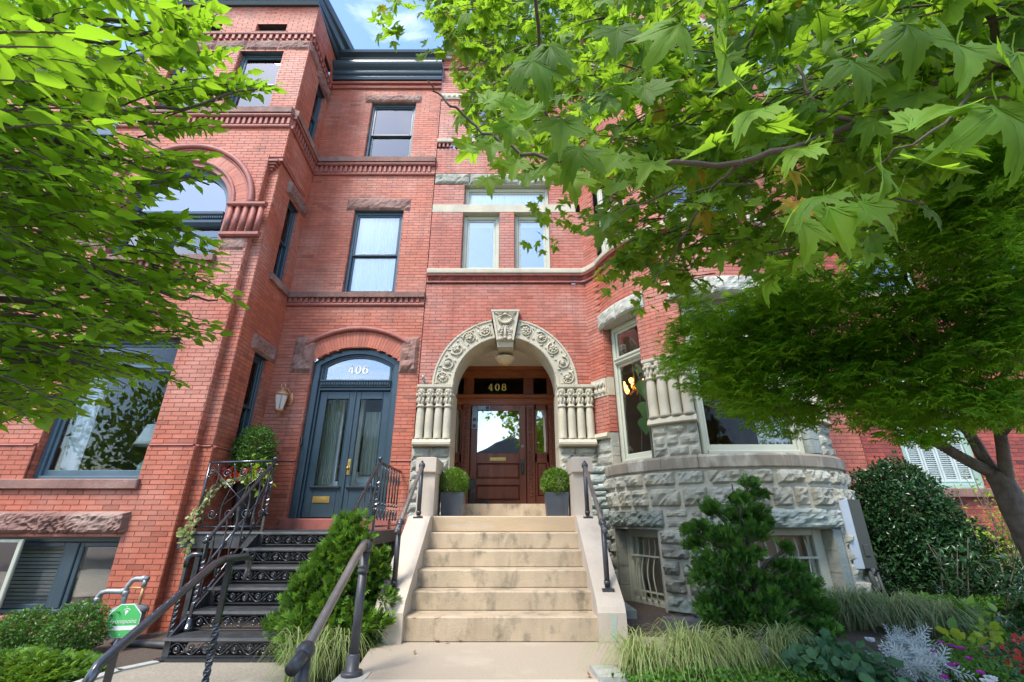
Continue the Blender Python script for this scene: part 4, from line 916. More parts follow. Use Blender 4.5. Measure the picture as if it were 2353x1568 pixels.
# keystone with scrolls
g = MB(*fk)
def wedge(g, z0, z1, w0, w1, n0, n1, n1b=None):
    n1b = n1 if n1b is None else n1b
    V = [g.w(AX-w0, n0, z0), g.w(AX+w0, n0, z0), g.w(AX+w0, n1b, z0), g.w(AX-w0, n1b, z0), g.w(AX-w1, n0, z1), g.w(AX+w1, n0, z1), g.w(AX+w1, n1, z1), g.w(AX-w1, n1, z1)]
    g.add(V, [(0, 1, 2, 3), (4, 5, 6, 7), (0, 1, 5, 4), (1, 2, 6, 5), (2, 3, 7, 6), (3, 0, 4, 7)], False)
wedge(g, 4.03, 4.60, .155, .25, -.42, .10, .10); wedge(g, 4.60, 4.64, .26, .262, -.05, .13)
for sg in (-1, 1):   # raised edges
    V = []
    for z, w_ in ((4.04, .155), (4.60, .25)):
        V += [g.w(AX+sg*w_, .10, z), g.w(AX+sg*(w_-.035), .10, z), g.w(AX+sg*(w_-.035), .125, z), g.w(AX+sg*w_, .125, z)]
    g.add(V, [(0, 1, 2, 3), (4, 5, 6, 7), (0, 1, 5, 4), (1, 2, 6, 5), (2, 3, 7, 6), (3, 0, 4, 7)], False)
wedge(g, 3.93, 4.03, .14, .15, -.42, .07, .05)
ks = g.build('keystone', M['sand'], h8)
c = MB(*fk)
for i in range(9):
    a = math.pi*(1.1+.8*i/8); c.ell((AX+.115*math.cos(a), .125, 4.47+.10*math.sin(a)), (.032, .03, .03), 8, 5)
for sg in (-1, 1):
    c.tube([(AX+sg*.19, .11, 4.58), (AX+sg*.13, .13, 4.555), (AX+sg*.07, .125, 4.565), (AX+sg*.03, .12, 4.54), (AX+sg*.1, .13, 4.50), (AX+sg*.15, .13, 4.46)], .012, 6)
    for q in range(4): c.ell((AX+sg*(.03+.018*q), .115, 4.30-.05*q), (.045, .028, .02), 7, 4, sg*(-.9+.12*q))
    c.tube([(u_, .12, z_) for u_, n_, z_ in spiral(AX+sg*.075, 4.07, 0, .045, .008, math.pi/2, sg*-1.4, 16)], .016, 6)
    c.ell((AX+sg*.085, .115, 4.055), (.035, .045, .035), 8, 5)
    c.ell((AX+sg*.11, .11, 4.24), (.022, .02, .05), 7, 4, sg*.3)
c.ell((AX, .12, 4.20), (.03, .03, .12), 8, 5); c.ell((AX, .12, 4.08), (.04, .04, .03), 8, 5); c.ell((AX, .115, 4.55), (.05, .03, .03), 7, 4)
c.build('carving', M['sand'], ks)
# ---------------------------------------------------------------- clustered columns, impost, stone piers
def columns(xa_, xb_, side):
    g = MB(*fk); g.extr([(-.42, 3.13), (.10, 3.13), (.13, 3.16), (.13, 3.205), (.10, 3.215), (-.42, 3.215)], xa_, xb_); g.build('impost_block', M['sand'], h8)
    g = MB(*fk); g.box(xa_+.02, xb_-.005, -.42, -.02, 2.27, 3.13); g.build('column_backing', M['sand'], h8)
    g = MB(*fk); g.extr([(-.45, 2.16), (.14, 2.16), (.16, 2.18), (.16, 2.215), (.11, 2.27), (-.45, 2.27)], xa_-.01, xb_+.01 if side < 0 else xb_); g.build('base_cap', M['sand'], h8)
    n_ = 4
    for i in range(n_):
        u = xa_+.075+(xb_-xa_-.145)*i/(n_-1); c_ = (u, .045, 0)
        g = MB(*fk); g.lathe([(.074, 2.272), (.074, 2.30), (.066, 2.32), (.070, 2.45), (.068, 2.70), (.058, 2.80), (.056, 2.812)], c_, 14); sh = g.build('column', M['sand'], h8)
        g = MB(*fk); g.lathe([(.062, 2.81), (.078, 2.822), (.080, 2.838), (.064, 2.85), (.058, 2.87), (.062, 2.98), (.078, 3.10), (.078, 3.128)], c_, 12)
        for q in range(7):
            a = math.pi*(-1+q/6) if side else 0; a = q*math.pi*2/7
            pu, pn = u+.066*math.cos(a), .045+.066*math.sin(a)
            g.ell((pu, pn, 2.93), (.02, .022, .055), 6, 4); g.ell((pu*1.0+.012*math.cos(a), pn+.012*math.sin(a), 3.03), (.026, .024, .035), 6, 4)
        for sg in (-1, 1): g.tube([(u_, .118, z_) for u_, n_2, z_ in spiral(u+sg*.034, 3.085, 0, .034, .006, math.pi/2, sg*1.3, 12)], .010, 5)
        g.ell((u, .11, 3.0), (.02, .02, .05), 6, 4)
        g.build('capital', M['sand'], sh)
columns(-1.64, -1.03, -1); columns(.785, 1.40, 1)
def ashlar(P, s0, s1, z0, z1, parent, m_, off=0., depth=.055, hrange=(.13, .19), wr=(.16, .36), holes=(), name='stone_block', rough=1.):
    z = z0; rr = random.Random(int(s0*100+z0*31))
    while z < z1-.03:
        h_ = rr.uniform(*hrange)
        if z+h_ > z1-.09: h_ = z1-z
        cuts = sorted([c for c in (cut(hh, z+h_/2) for hh in holes) if c]); spans = []; q = s0
        for c in cuts:
            if c[0] > q+.02: spans.append((q, min(c[0], s1)))
            q = max(q, c[1])
        if q < s1-.02: spans.append((q, s1))
        for a, b in spans:
            x = a
            while x < b-.02:
                w_ = rr.uniform(*wr)
                if x+w_ > b-.12: w_ = b-x
                if w_ > .26 and rr.random() < .12 and h_ > .15:
                    hm = h_*rr.uniform(.4, .6); rock(P, x, x+w_, z, z+hm, parent, m_, depth*.8, off=off, name=name, rough=rough); rock(P, x, x+w_, z+hm, z+h_, parent, m_, depth*.8, off=off, name=name, rough=rough)
                else: rock(P, x, x+w_, z, z+h_, parent, m_, depth*rr.uniform(.75, 1.15), off=off, name=name, rough=rough)
                x += w_
        z += h_
def backing(P, s0, s1, z0, z1, off, parent, holes=(), m_='joint', name='joint_bed'):
    V = []; F = []; zs = sorted(set([z0, z1]+[h[2] for h in holes if z0 < h[2] < z1]+[h[3] for h in holes if z0 < h[3] < z1]))
    for a, b in zip(zs, zs[1:]):
        cuts = sorted([c for c in (cut(h, (a+b)/2) for h in holes) if c]); q = s0; spans = []
        for c in cuts:
            if c[0] > q: spans.append((q, c[0]))
            q = max(q, c[1])
        if q < s1: spans.append((q, s1))
        for u, v in spans:
            br = [u]+[l for l in P.L if u+1e-4 < l < v-1e-4]+[v]
            for x, y in zip(br, br[1:]): k = len(V); V += [P.w(x, off, a), P.w(y, off, a), P.w(y, off, b), P.w(x, off, b)]; F.append((k, k+1, k+2, k+3))
    m = MB(); m.add(V, F, False); return m.build(name, M[m_], parent)
pst = Path([(-1.66, FA-.03), (-1.03, FA-.03)]); ashlar(pst, 0, pst.len, 0.0, 2.16, h8, M['rock'], depth=.05); backing(pst, 0, pst.len, -.3, 2.16, -.0, h8)
psr = Path([(.79, FA-.03), (1.40, FA-.03)]); ashlar(psr, 0, psr.len, 0.6, 2.16, h8, M['rock'], depth=.05); backing(psr, 0, psr.len, -.3, 2.16, 0, h8)
# inner jambs of the arch opening (smooth stone)
g = MB(*fk); 
for xa_, xb_, zb in ((-1.10, -1.028, 1.07), (.782, .85, 1.07)):
    z = zb
    while z < 3.12: g.bev(xa_, xb_, -.42, .0, z, min(3.13, z+.34)-.006, .004) if False else g.box(xa_, xb_, -.60, .035, z, min(3.13, z+.34)-.005); z += .34
g.build('arch_jamb', M['sand'], h8)
# plinth of the bay strip beside the columns, cap, carved band
pl = Path(leftbay[:-1]+[tuple(arc.P[0])]); 
ashlar(pl, 0, pl.len, 1.83, 2.26, h8, M['rock'], depth=.045, wr=(.15, .3)); backing(pl, 0, pl.len, 1.6, 2.3, 0, h8)
band(pl, 0, pl.len, [(-.05, 2.26), (.07, 2.26), (.09, 2.29), (.07, 2.35), (-.05, 2.36)], 'base_cap', M['sand'], h8)
band(pl, 0, pl.len, [(-.05, 2.97), (.02, 2.97), (.02, 3.28), (-.05, 3.28)], 'carved_block', M['sand'], h8)
c = MB()
for i in range(7):
    p = pl.w(pl.len*(.1+.8*i/6), .03, 3.05+.14*(i % 2)); c.O = (p[0], p[1], p[2]); c.ell((0, 0, 0), (.035, .02, .06), 7, 4, .5*(-1)**i)
for i in range(3):
    q = pl.len*(.2+.3*i); c.tube([pl.w(q+.04*math.cos(a), .028, 3.13+.09*math.sin(a)) for a in np.linspace(0, 5.5, 14)], .011, 6, local=False)
c.build('carving', M['sand'], h8)
# small security light and hose bib by the party wall
g = MB((0, FA, 0)); g.lathe([(.05, 0), (.05, .02), (.03, .04)], (-1.50, .0, 3.30), 10) if False else g.ell((-1.53, .02, 3.26), (.045, .02, .045)); g.tube([(-1.53, .02, 3.26), (-1.54, .14, 3.30), (-1.55, .16, 3.36)], .022, 10); o = g.build('wall_spotlight', M['galv']); tag(o, 'small metal spotlight on the brick above the left column cluster', 'light')
# ---------------------------------------------------------------- vestibule and mahogany doorway
VY = 8.5; fv = ((0, VY, 0), (1, 0), (0, -1)); _before = set(bpy.data.objects)
g = MB(*fv)
X0, X1 = -1.12, .87
g.extr([(-.06, 3.63), (.02, 3.63), (.02, 3.78), (.05, 3.80), (.06, 3.86), (.09, 3.88), (.09, 3.93), (-.06, 4.0)], X0, X1)
u = X0+.02
while u < X1-.03: g.bev(u, u+.022, .02, .045, 3.745, 3.785, .004); u += .038
g.build('door_entablature', M['wood_o'], h8)
g = MB(*fv); g.extr([(-.06, 3.09), (.03, 3.09), (.03, 3.12), (.05, 3.13), (.05, 3.20), (.10, 3.23), (.11, 3.265), (.09, 3.285), (-.06, 3.29)], X0, X1)
u = X0+.01
while u < X1-.03: g.bev(u, u+.02, .05, .072, 3.16, 3.195, .004); u += .034
g.build('door_transom_bar', M['wood_o'], h8)
posts = [(-.96, -.745, 1), (.21+.055, .42, 1), (.68, .87, 0), (-1.12, -1.08, 0)]
for a, b in ((-.945, -.745), (.222, .422), (.683, .87), (-1.12, -1.08)):
    g = MB(*fv); g.bev(a, b, -.06, .03, 3.29, 3.63, .008); g.build('transom_post', M['wood'], h8)
for a, b in ((-1.08, -.945), (-.745, .222), (.422, .683)): pane(h8, fv, a, b, 3.29, 3.63, -.03, M['glass_s'])
for a, b in ((-.93, -.80), (.285, .41), (.70, .79)):
    g = MB(*fv); g.bev(a-.012, b+.012, -.06, .04, 1.27, 3.09, .008); pst_ = g.build('door_pilaster', M['wood'], h8)
    g = MB(*fv); g.bev(a-.02, b+.02, .0, .06, 3.03, 3.09, .01); z = 1.42
    while z < 2.98: g.ell(((a+b)/2, .04, z), ((b-a)*.34, .018, .026), 8, 4); g.ell(((a+b)/2, .044, z+.032), (.012, .014, .012), 6, 3); z += .065
    g.build('carved_strip', M['wood'], pst_)
g = MB(*fv); g.box(-1.12, .87, -.10, -.07, 1.2, 1.27); g.build('door_base', M['wood'], h8)
for a, b in ((-1.10, -.94), (.425, .685)):
    g = MB(*fv); g.bev(a, b, -.06, 0, 1.27, 1.42, .008); g.bev(a, a+.045, -.06, 0, 1.42, 3.09); g.bev(b-.045, b, -.06, 0, 1.42, 3.09); g.bev(a, b, -.06, .0, 2.99, 3.09); g.bev(a, b, -.06, .0, 2.0, 2.17); g.bev(a+.03, b-.03, 0, .03, 2.15, 2.19, .006)
    q = a+.04
    while q < b-.05: g.ell((q, .008, 2.10), (.012, .012, .018), 6, 3); q += .028
    g.bev(a+.045, b-.045, -.055, -.02, 1.42, 2.0, .02)
    g.build('sidelight', M['wood'], h8); pane(h8, fv, a+.045, b-.045, 2.17, 2.99, -.03, M['glass_m'])
# door leaf
g = MB(*fv); a, b = -.775, .262
g.bev(a, -.652, -.05, .01, 1.275, 3.085, .006); g.bev(.138, b, -.05, .01, 1.275, 3.085, .006)
g.bev(-.652, .138, -.05, .01, 2.975, 3.085, .006); g.bev(-.652, .138, -.05, .01, 1.99, 2.175, .006); g.bev(-.652, .138, -.05, .01, 1.61, 1.725, .006); g.bev(-.652, .138, -.05, .01, 1.275, 1.35, .006)
for z0, z1 in ((1.35, 1.61), (1.725, 1.99)): g.bev(-.652, .138, -.045, -.012, z0, z1, .03); g.bev(-.64, .126, -.03, .004, z0+.012, z0+.022, .003); g.bev(-.64, .126, -.03, .004, z1-.022, z1-.012, .003); g.bev(-.642, -.632, -.03, .004, z0+.012, z1-.012, .003); g.bev(.118, .128, -.03, .004, z0+.012, z1-.012, .003)
dl = g.build('door_leaf', M['wood'], h8)
pane(dl, fv, -.652, .138, 2.175, 2.975, -.02, M['glass_m'])
g = MB(*fv); g.bev(-.41, -.11, .01, .022, 2.035, 2.10, .004); g.bev(-.385, -.135, .022, .028, 2.05, 2.085, .003); g.build('mail_slot', M['brass'], dl)
g = MB(*fv); g.bev(.155, .225, .01, .02, 1.78, 2.06, .004); g.tube([(.19, .02, 1.98), (.19, .075, 1.97), (.19, .085, 1.90), (.19, .07, 1.83), (.19, .02, 1.82)], .014, 8); g.build('door_handle', M['iron'], dl)
g = MB(*fv); g.ell((.195, .015, 2.30), (.035, .02, .035)); g.build('deadbolt', M['galv'], dl)
for zz0, zz1, zt in ((2.62, 3.075, 1), (1.285, 1.72, 0)):       # ornate iron strap corners
    g = MB(*fv); g.bev(-.77, -.662, .01, .018, zz0, zz1, .004)
    if zt: g.bev(-.662, -.42, .01, .018, zz1-.09, zz1, .004); cc = [(-.47, 3.03), (-.715, 2.68), (-.715, 2.80)]
    else: g.bev(-.662, -.42, .01, .018, zz0, zz0+.06, .004); cc = [(-.715, 1.62), (-.715, 1.5), (-.47, 1.315)]
    for (u_, z_) in cc:
        for q in range(4): g.ell((u_+.022*math.cos(q*math.pi/2+.78), .02, z_+.022*math.sin(q*math.pi/2+.78)), (.018, .006, .018), 8, 4)
    g.build('iron_strap', M['iron'], dl)
number('408', -.46, 3.375, .135, .0, M['gold'], h8, fv, 1.12)
# the joinery above was drawn for a wall at 8.5; the real back wall of the porch stands at 9.3, so enlarge it to fit that wall
kd = 9.3/8.5; seen = set()
for o in [o for o in bpy.data.objects if o not in _before]:
    if o.data and o.data.name not in seen:
        seen.add(o.data.name)
        for v in o.data.vertices: v.co.x *= kd; v.co.z *= kd
    if o.parent == h8:
        wp = WP[o.name]; nw = Vector((wp.x*kd, wp.y+.8, CH+(wp.z-CH)*kd)); o.location = nw-WP[h8.name]
    else: o.location = (o.location.x*kd, o.location.y, o.location.z*kd)
g = MB((0, 0, 0), (1, 0), (0, 1)); g.box(-1.30, .98, 8.36, 9.35, 1.07, 1.286); g.build('door_threshold', M['step'], h8)
g = MB(); g.add([(-1.24, 7.98, 1.07), (-1.24, 9.35, 1.07), (-1.24, 9.35, 4.3), (-1.24, 7.98, 4.3)], [(0, 1, 2, 3)]); g.build('vestibule_wall', M['ceil'], h8)
g = MB(); g.add([(.97, 7.98, 1.07), (.97, 9.35, 1.07), (.97, 9.35, 4.3), (.97, 7.98, 4.3)], [(0, 1, 2, 3)]); g.build('vestibule_wall', M['ceil'], h8)
y0 = 7.97
while y0 < 9.3: g = MB((0, 0, 0), (1, 0), (0, 1)); g.box(-1.25, .98, y0+.004, y0+.126, 4.125, 4.145); g.build('ceiling_board', M['ceil'], h8); y0 += .13
g = MB((0, 0, 0), (1, 0), (0, 1)); g.box(-1.3, 1.0, 7.96, 9.5, 4.148, 4.18); g.build('ceiling_backing', M['room'], h8)
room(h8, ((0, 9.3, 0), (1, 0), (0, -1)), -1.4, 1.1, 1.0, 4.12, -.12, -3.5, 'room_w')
# hall ceiling light seen through the transom
# bowl lantern hanging in the vestibule
pl_ = thing('pendant_light', (-.135, 7.98, 3.9), 'alabaster bowl light hanging under the porch ceiling behind the keystone', 'light')
g = MB((-.135, 7.98, 3.72)); g.lathe([(.01, 0), (.06, .008), (.12, .035), (.17, .08), (.195, .13), (.20, .145), (.185, .15), (.16, .10), (.1, .05)], (0, 0, 0), 26); g.build('bowl', M['alab'], pl_)
g = MB((-.135, 7.98, 3.72)); 
for a in (0, 2.1, 4.2): g.tube([(.19*math.cos(a), .19*math.sin(a), .14), (.02*math.cos(a), .02*math.sin(a), .27)], .006, 6)
g.lathe([(.05, .265), (.05, .28)], (0, 0, 0), 14); g.build('hanger', M['iron_d'], pl_)
# ---------------------------------------------------------------- the round bay
pR = arcpath(BC, 1.74, -90, 95, 3); QR = lambda a: pR.len*(a+90)/185
BW = [(QR(-80), QR(-49.5), -.06, .90), (QR(-23), QR(22.5), -.06, .96)]
cz0 = [(-.45, -.06), (-.06, .16), (.16, .36), (.36, .55), (.55, .72), (.72, .92)]
LT = [(QR(-84), QR(-45.5)), (QR(-29), QR(29))]
def blocks(P, z0, z1, spans, mt, dep, off=0.):
    for a, b in spans:
        x = a
        while x < b-.02:
            w_ = random.uniform(.20, .44)*(1.15 if z1-z0 > .2 else 1)
            if x+w_ > b-.13: w_ = b-x
            rock(P, x, x+w_, z0, z1, h8, mt, dep*random.uniform(.8, 1.15), off=off); x += w_
for z0, z1 in cz0:
    sp = []; q = QR(-89)
    for a, b in ([(BW[0][0]-.0, BW[0][1]), (BW[1][0]-.0, BW[1][1]+.17)] if z1 > 0 else []): sp.append((q, a)); q = b
    sp.append((q, pR.len)); blocks(pR, z0, z1, [s for s in sp if s[1]-s[0] > .03], M['rock_d'] if z1 < .3 else M['rock'], .10)
for (a, b), zt in zip(LT, (1.17, 1.18)): rock(pR, a, b, .92, zt, h8, M['rock_d'], .10, name='lintel_stone', nx=34, nz=10, fs=.6)
sp = [(QR(-89), LT[0][0]), (LT[0][1], LT[1][0]), (LT[1][1], pR.len)]; blocks(pR, .92, 1.05, sp, M['rock'], .06); blocks(pR, 1.05, 1.175, sp, M['rock'], .06)
blocks(pR, 1.175, 1.44, [(QR(-89), pR.len)], M['rock'], .095); blocks(pR, 1.44, 1.655, [(QR(-89), pR.len)], M['rock'], .085)
backing(pR, 0, pR.len, -.5, 1.66, 0.016, h8, [(BW[0][0], BW[0][1], -.06, .91), (BW[1][0], BW[1][1]+.17, -.06, .97)])
# corner between stair and bay
pq = Path([(1.22, 7.55), (1.40, 7.50), (1.53, 7.45)]); ashlar(pq, 0, pq.len, -.2, 1.84, h8, M['rock_d'], depth=.06)
# sill ring in stones
ps_ = arcpath(BC, 1.78, -88, 95, 2.5); QS = lambda a: ps_.len*(a+88)/183
for a, b in ((-88, -44), (-44, -28), (-28, 8), (8, 34), (34, 95)):
    band(ps_, QS(a)+.003, QS(b)-.003, [(-.25, 1.655), (.0, 1.655), (.012, 1.67), (.012, 1.80), (-.03, 1.835), (-.25, 1.85)], 'sill_stone', M['sand_d'], h8, t=random.random())
# piers between the windows
pP = arcpath(BC, 1.66, -90, 95, 3); QP = lambda a: pP.len*(a+90)/185
for a, b in ((-48.4, -26.5), (33, 49.5)):
    z = 1.84
    for z1 in (1.98, 2.13, 2.285):
        x = QP(a)
        while x < QP(b)-.02:
            w_ = random.uniform(.16, .3)
            if x+w_ > QP(b)-.12: w_ = QP(b)-x
            rock(pP, x, x+w_, z, z1, h8, M['rock'], .055, off=.03); x += w_
        z = z1
    backing(pP, QP(a), QP(b), 1.8, 2.3, .03, h8)
    band(pP, QP(a)-.01, QP(b)+.01, [(-.1, 2.285), (.10, 2.285), (.115, 2.30), (.09, 2.36), (.06, 2.385), (-.1, 2.385)], 'base_cap', M['sand'], h8)
    band(pP, QP(a)-.005, QP(b)+.005, [(-.1, 3.215), (.07, 3.215), (.10, 3.24), (.10, 3.28), (-.1, 3.285)], 'abacus', M['sand'], h8)
    backing(pP, QP(a)+.02, QP(b)-.02, 2.38, 3.22, -.02, h8, m_='sand', name='column_backing')
    for i in range(4):
        q = QP(a)+.075+(QP(b)-QP(a)-.15)*i/3; p = pP.w(q, .03, 0); g = MB((p[0], p[1], 0)); g.lathe([(.082, 2.386), (.082, 2.42), (.072, 2.44), (.076, 2.6), (.073, 2.86), (.060, 2.95), (.060, 2.955)], (0, 0, 0), 14); cl = g.build('column', M['sand'], h8)
        g = MB((p[0], p[1], 0)); g.lathe([(.064, 2.955), (.080, 2.97), (.082, 2.99), (.062, 3.0), (.062, 3.08), (.080, 3.20), (.080, 3.215)], (0, 0, 0), 12)
        for k in range(8):
            aa = k*math.pi/4; g.ell((.066*math.cos(aa), .066*math.sin(aa), 3.06), (.02, .02, .05), 6, 4); g.ell((.078*math.cos(aa+.4), .078*math.sin(aa+.4), 3.15), (.024, .024, .03), 6, 4)
        g.build('capital', M['sand'], cl)
# smooth stone reveal right of the middle window
for z in (1.86, 2.05, 2.24): band(pP, QP(26), QP(33)-.004, [(-.15, z-.0), (.035, z), (.035, z+.182), (-.15, z+.182)], 'jamb_stone', M['rock_d'], h8)
band(pP, QP(26), QP(33), [(-.15, 2.43), (.04, 2.43), (.04, 3.28), (-.15, 3.28)], 'jamb_stone', M['rock_d'], h8)
# arched lintels of the bay windows
pl4 = arcpath(BC, 1.71, -90, 95, 3); QL = lambda a: pl4.len*(a+90)/185
for a, b in ((-82, -44), (-31, 30), (45, 82)):
    n_ = 2 if b-a < 40 else 3
    for i in range(n_): rock(pl4, QL(a)+(QL(b)-QL(a))*i/n_, QL(a)+(QL(b)-QL(a))*(i+1)/n_, 4.15, 4.43, h8, M['sand_l'], .06, back=.22, off=.03, name='lintel_stone', nz=9, gap=.002, fs=.4)
# chord windows
def chordwin(a0_, a1_, z0, z1, rad, **kw):
    p0 = Vector((BC[0]+rad*math.sin(R(a0_)), BC[1]-rad*math.cos(R(a0_)))); p1 = Vector((BC[0]+rad*math.sin(R(a1_)), BC[1]-rad*math.cos(R(a1_))))
    d_ = (p1-p0); L_ = d_.length; d_.normalize(); n_ = Vector((d_.y, -d_.x)); c_ = (p0+p1)/2
    return window(h8, ((c_.x, c_.y, z0), tuple(d_), tuple(n_)), L_, z1-z0, M['cream'], 0.02, casing_n=.02, **kw), ((c_.x, c_.y, z0), tuple(d_), tuple(n_)), L_
for k_, (a0_, a1_) in WB.items():
    W_, fr_, L_ = chordwin(a0_+1, -42.5 if k_ == 1 else a1_-1, 1.85, 4.14, 1.575 if k_ == 1 else 1.60, kind='transom', rail=.73, blind=None, glass='glass_s', cas=.075)
    for aa, sgn in ((a0_, 1), (a1_, -1)):
        if (k_ == 2 and sgn < 0): continue
        po = (BC[0]+1.70*math.sin(R(aa)), BC[1]-1.70*math.cos(R(aa))); pi_ = (BC[0]+1.52*math.sin(R(aa)), BC[1]-1.52*math.cos(R(aa)))
        za = 3.29 if not (k_ == 1 and sgn > 0) else 2.36
        jamb(H8, po, pi_, za, 4.15) if sgn > 0 else jamb(H8, pi_, po, za, 4.15)
        if k_ == 1 and sgn > 0:
            for z0, z1 in ((1.85, 1.98), (1.98, 2.13), (2.13, 2.35)): q = Path([po, pi_]); band(q, .0, q.len, [(-.03, z0), (.012, z0), (.012, z1-.005), (-.03, z1-.005)], 'jamb_stone', M['rock'], h8)
            band(Path([po, pi_]), 0, .18, [(-.03, 2.97), (.014, 2.97), (.014, 3.28), (-.03, 3.28)], 'jamb_stone', M['sand'], h8)
        elif k_ != 1 or sgn < 0:
            q = Path([po, pi_] if sgn > 0 else [pi_, po]); backing(q, 0, q.len, 1.84, 3.29, 0, h8, m_='rock', name='jamb_stone')
    for z0, z1 in ((5.58, 7.45), (8.9, 10.15)): 
        chordwin(a0_+1, a1_-1, z0, z1, 1.60, kind='dh', blind='curtain', cas=.075); lint(pb, max(.02, QA(a0_)-.06), min(pb.len-.02, QA(a1_)+.06), z1, z1+.26, h8, .05, m_='rock', off=.01)
for z0, z1 in ((-.3, 1.6), (1.86, 4.3), (5.5, 7.6), (8.8, 10.4)):
    g = MB(); P = arcpath(BC, 1.30, -90, 90, 10)
    V = []; F = []
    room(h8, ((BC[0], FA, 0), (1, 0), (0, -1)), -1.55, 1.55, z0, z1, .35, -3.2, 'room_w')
# interior of the bay: dark curtains, chandelier, fiddle leaf plant, lace curtain
curtain(h8, ((1.86, 7.35, 1.9), (.8, -.6), (-.6, -.8)), -.12, .02, 0, 2.2, -.05, M['room_w'], .03, .09)
curtain(h8, ((BC[0], FA-1.35, 0), (1, 0), (0, -1)), .12, .62, 1.9, 3.3, 0, M['curtain'], .02, .1)
g = MB((BC[0], FA-1.36, 0)); 
V = []; k = 30
for i in range(k+1):
    u = .12+.5*i/k; V += [g.w(u, .0, 1.90), g.w(u, .0, 2.0+.035*abs(math.sin(i*.55))+.01*math.sin(i*2.1))]
g.add(V, [(2*i, 2*i+2, 2*i+3, 2*i+1) for i in range(k)]); g.build('lace_edge', M['planter'], h8)
# base windows with wavy bars
def basewin(a0_, a1_, z0, z1, nb_):
    rad = 1.58
    p0 = Vector((BC[0]+rad*math.sin(R(a0_)), BC[1]-rad*math.cos(R(a0_)))); p1 = Vector((BC[0]+rad*math.sin(R(a1_)), BC[1]-rad*math.cos(R(a1_))))
    d_ = (p1-p0); L_ = d_.length; d_.normalize(); n_ = Vector((d_.y, -d_.x)); c_ = (p0+p1)/2; fr = ((c_.x, c_.y, z0), tuple(d_), tuple(n_))
    f = MB(*fr); h_ = z1-z0; a = -L_/2
    f.bev(a, a+.12, -.15, .02, 0, h_); f.bev(-a-.12, -a, -.15, .02, 0, h_); f.bev(a+.12, -a-.12, -.15, .02, h_-.10, h_); f.bev(a+.12, -a-.12, -.15, .02, 0, .07); f.bev(a+.12, a+.17, -.15, -.04, .07, h_-.1); f.bev(-a-.17, -a-.12, -.15, -.04, .07, h_-.1)
    W_ = f.build('window', M['cream'], h8); pane(W_, fr, a+.17, -a-.17, .07, h_-.1, -.10, M['glass_s'])
    curtain(W_, fr, a+.17, -a-.17, .05, h_-.1, -.14, M['blindb'], .004, .3, name='blind')
    for i in range(nb_):
        u = a+.17+(L_-.34)*(i+.5)/nb_; b = MB(*fr); b.tube([(u+.018*math.sin(z*11), .035+.03*math.sin(z*6), z) for z in np.linspace(.06, h_*.88, 18)], [.009]*17+[.002], 7); b.build('window_bar', M['cream'], W_)
    b = MB(*fr)
    for z in (.16, .60*h_/.95): b.box(a+.10, -a-.10, .04, .052, z, z+.022)
    b.build('window_crossbar', M['cream'], W_)
    for aa, sgn in ((a0_, 1), (a1_, -1)):
        po = (BC[0]+1.745*math.sin(R(aa)), BC[1]-1.745*math.cos(R(aa))); pi_ = (BC[0]+1.45*math.sin(R(aa)), BC[1]-1.45*math.cos(R(aa)))
        q = Path([po, pi_] if sgn > 0 else [pi_, po])
        for i in range(4): zz0 = z0-.02+(h_+.0)*i/4; band(q, 0, q.len, [(-.04, zz0), (.008, zz0), (.008, zz0+h_/4-.006), (-.04, zz0+h_/4-.006)], 'jamb_stone', M['rock'], h8)
    # soffit
    g = MB(*fr); g.box(a-.05, -a+.05, -.05, .16, h_, h_+.04); g.build('lintel_soffit', M['rock_d'], h8)
M['blindb'] = mat('tan blind', (.42, .25, .16), (.36, .25, .2), 3, .7)
basewin(-79.5, -50, -.05, .90, 4); basewin(-22.5, 23, -.03, .95, 7)
rock(pR, QR(-82), QR(-49), -.14, -.05, h8, M['sand'], .05, back=.2, name='window_sill', off=.03); 
band(pR, QR(23), QR(33), [(-.1, -.3), (.01, -.3), (.01, .92), (-.1, .92)], 'jamb_stone', M['rock_d'], h8)
finish_bricks(H8)
ch_ = thing('chandelier', (2.16, 7.62, 3.25), 'lit orange glass chandelier inside the left window of the round bay', 'lamp')
g = MB((2.16, 7.62, 3.1)); g.lathe([(.012, .1), (.012, .8)], (0, 0, 0), 6); g.ell((0, 0, .08), (.05, .05, .08)); 
for i in range(6): a = i*math.pi/3; g.tube([(0, 0, .05), (.1*math.cos(a), .1*math.sin(a), -.02), (.17*math.cos(a), .17*math.sin(a), .04)], .008, 6)
g.build('chandelier_arm', M['brass'], ch_)
M['glow'] = emitmat('warm lamp glass', (1, .40, .09), 2.2)
for i in range(9): a = i*math.pi/4.5; g = MB((2.16, 7.62, 3.1+.10*(i % 2))); g.lathe([(.014, .0), (.036, .03), (.042, .065), (.022, .095)], (.19*math.cos(a), .19*math.sin(a), .02), 10); g.build('lamp_glass', M['glow'], ch_)
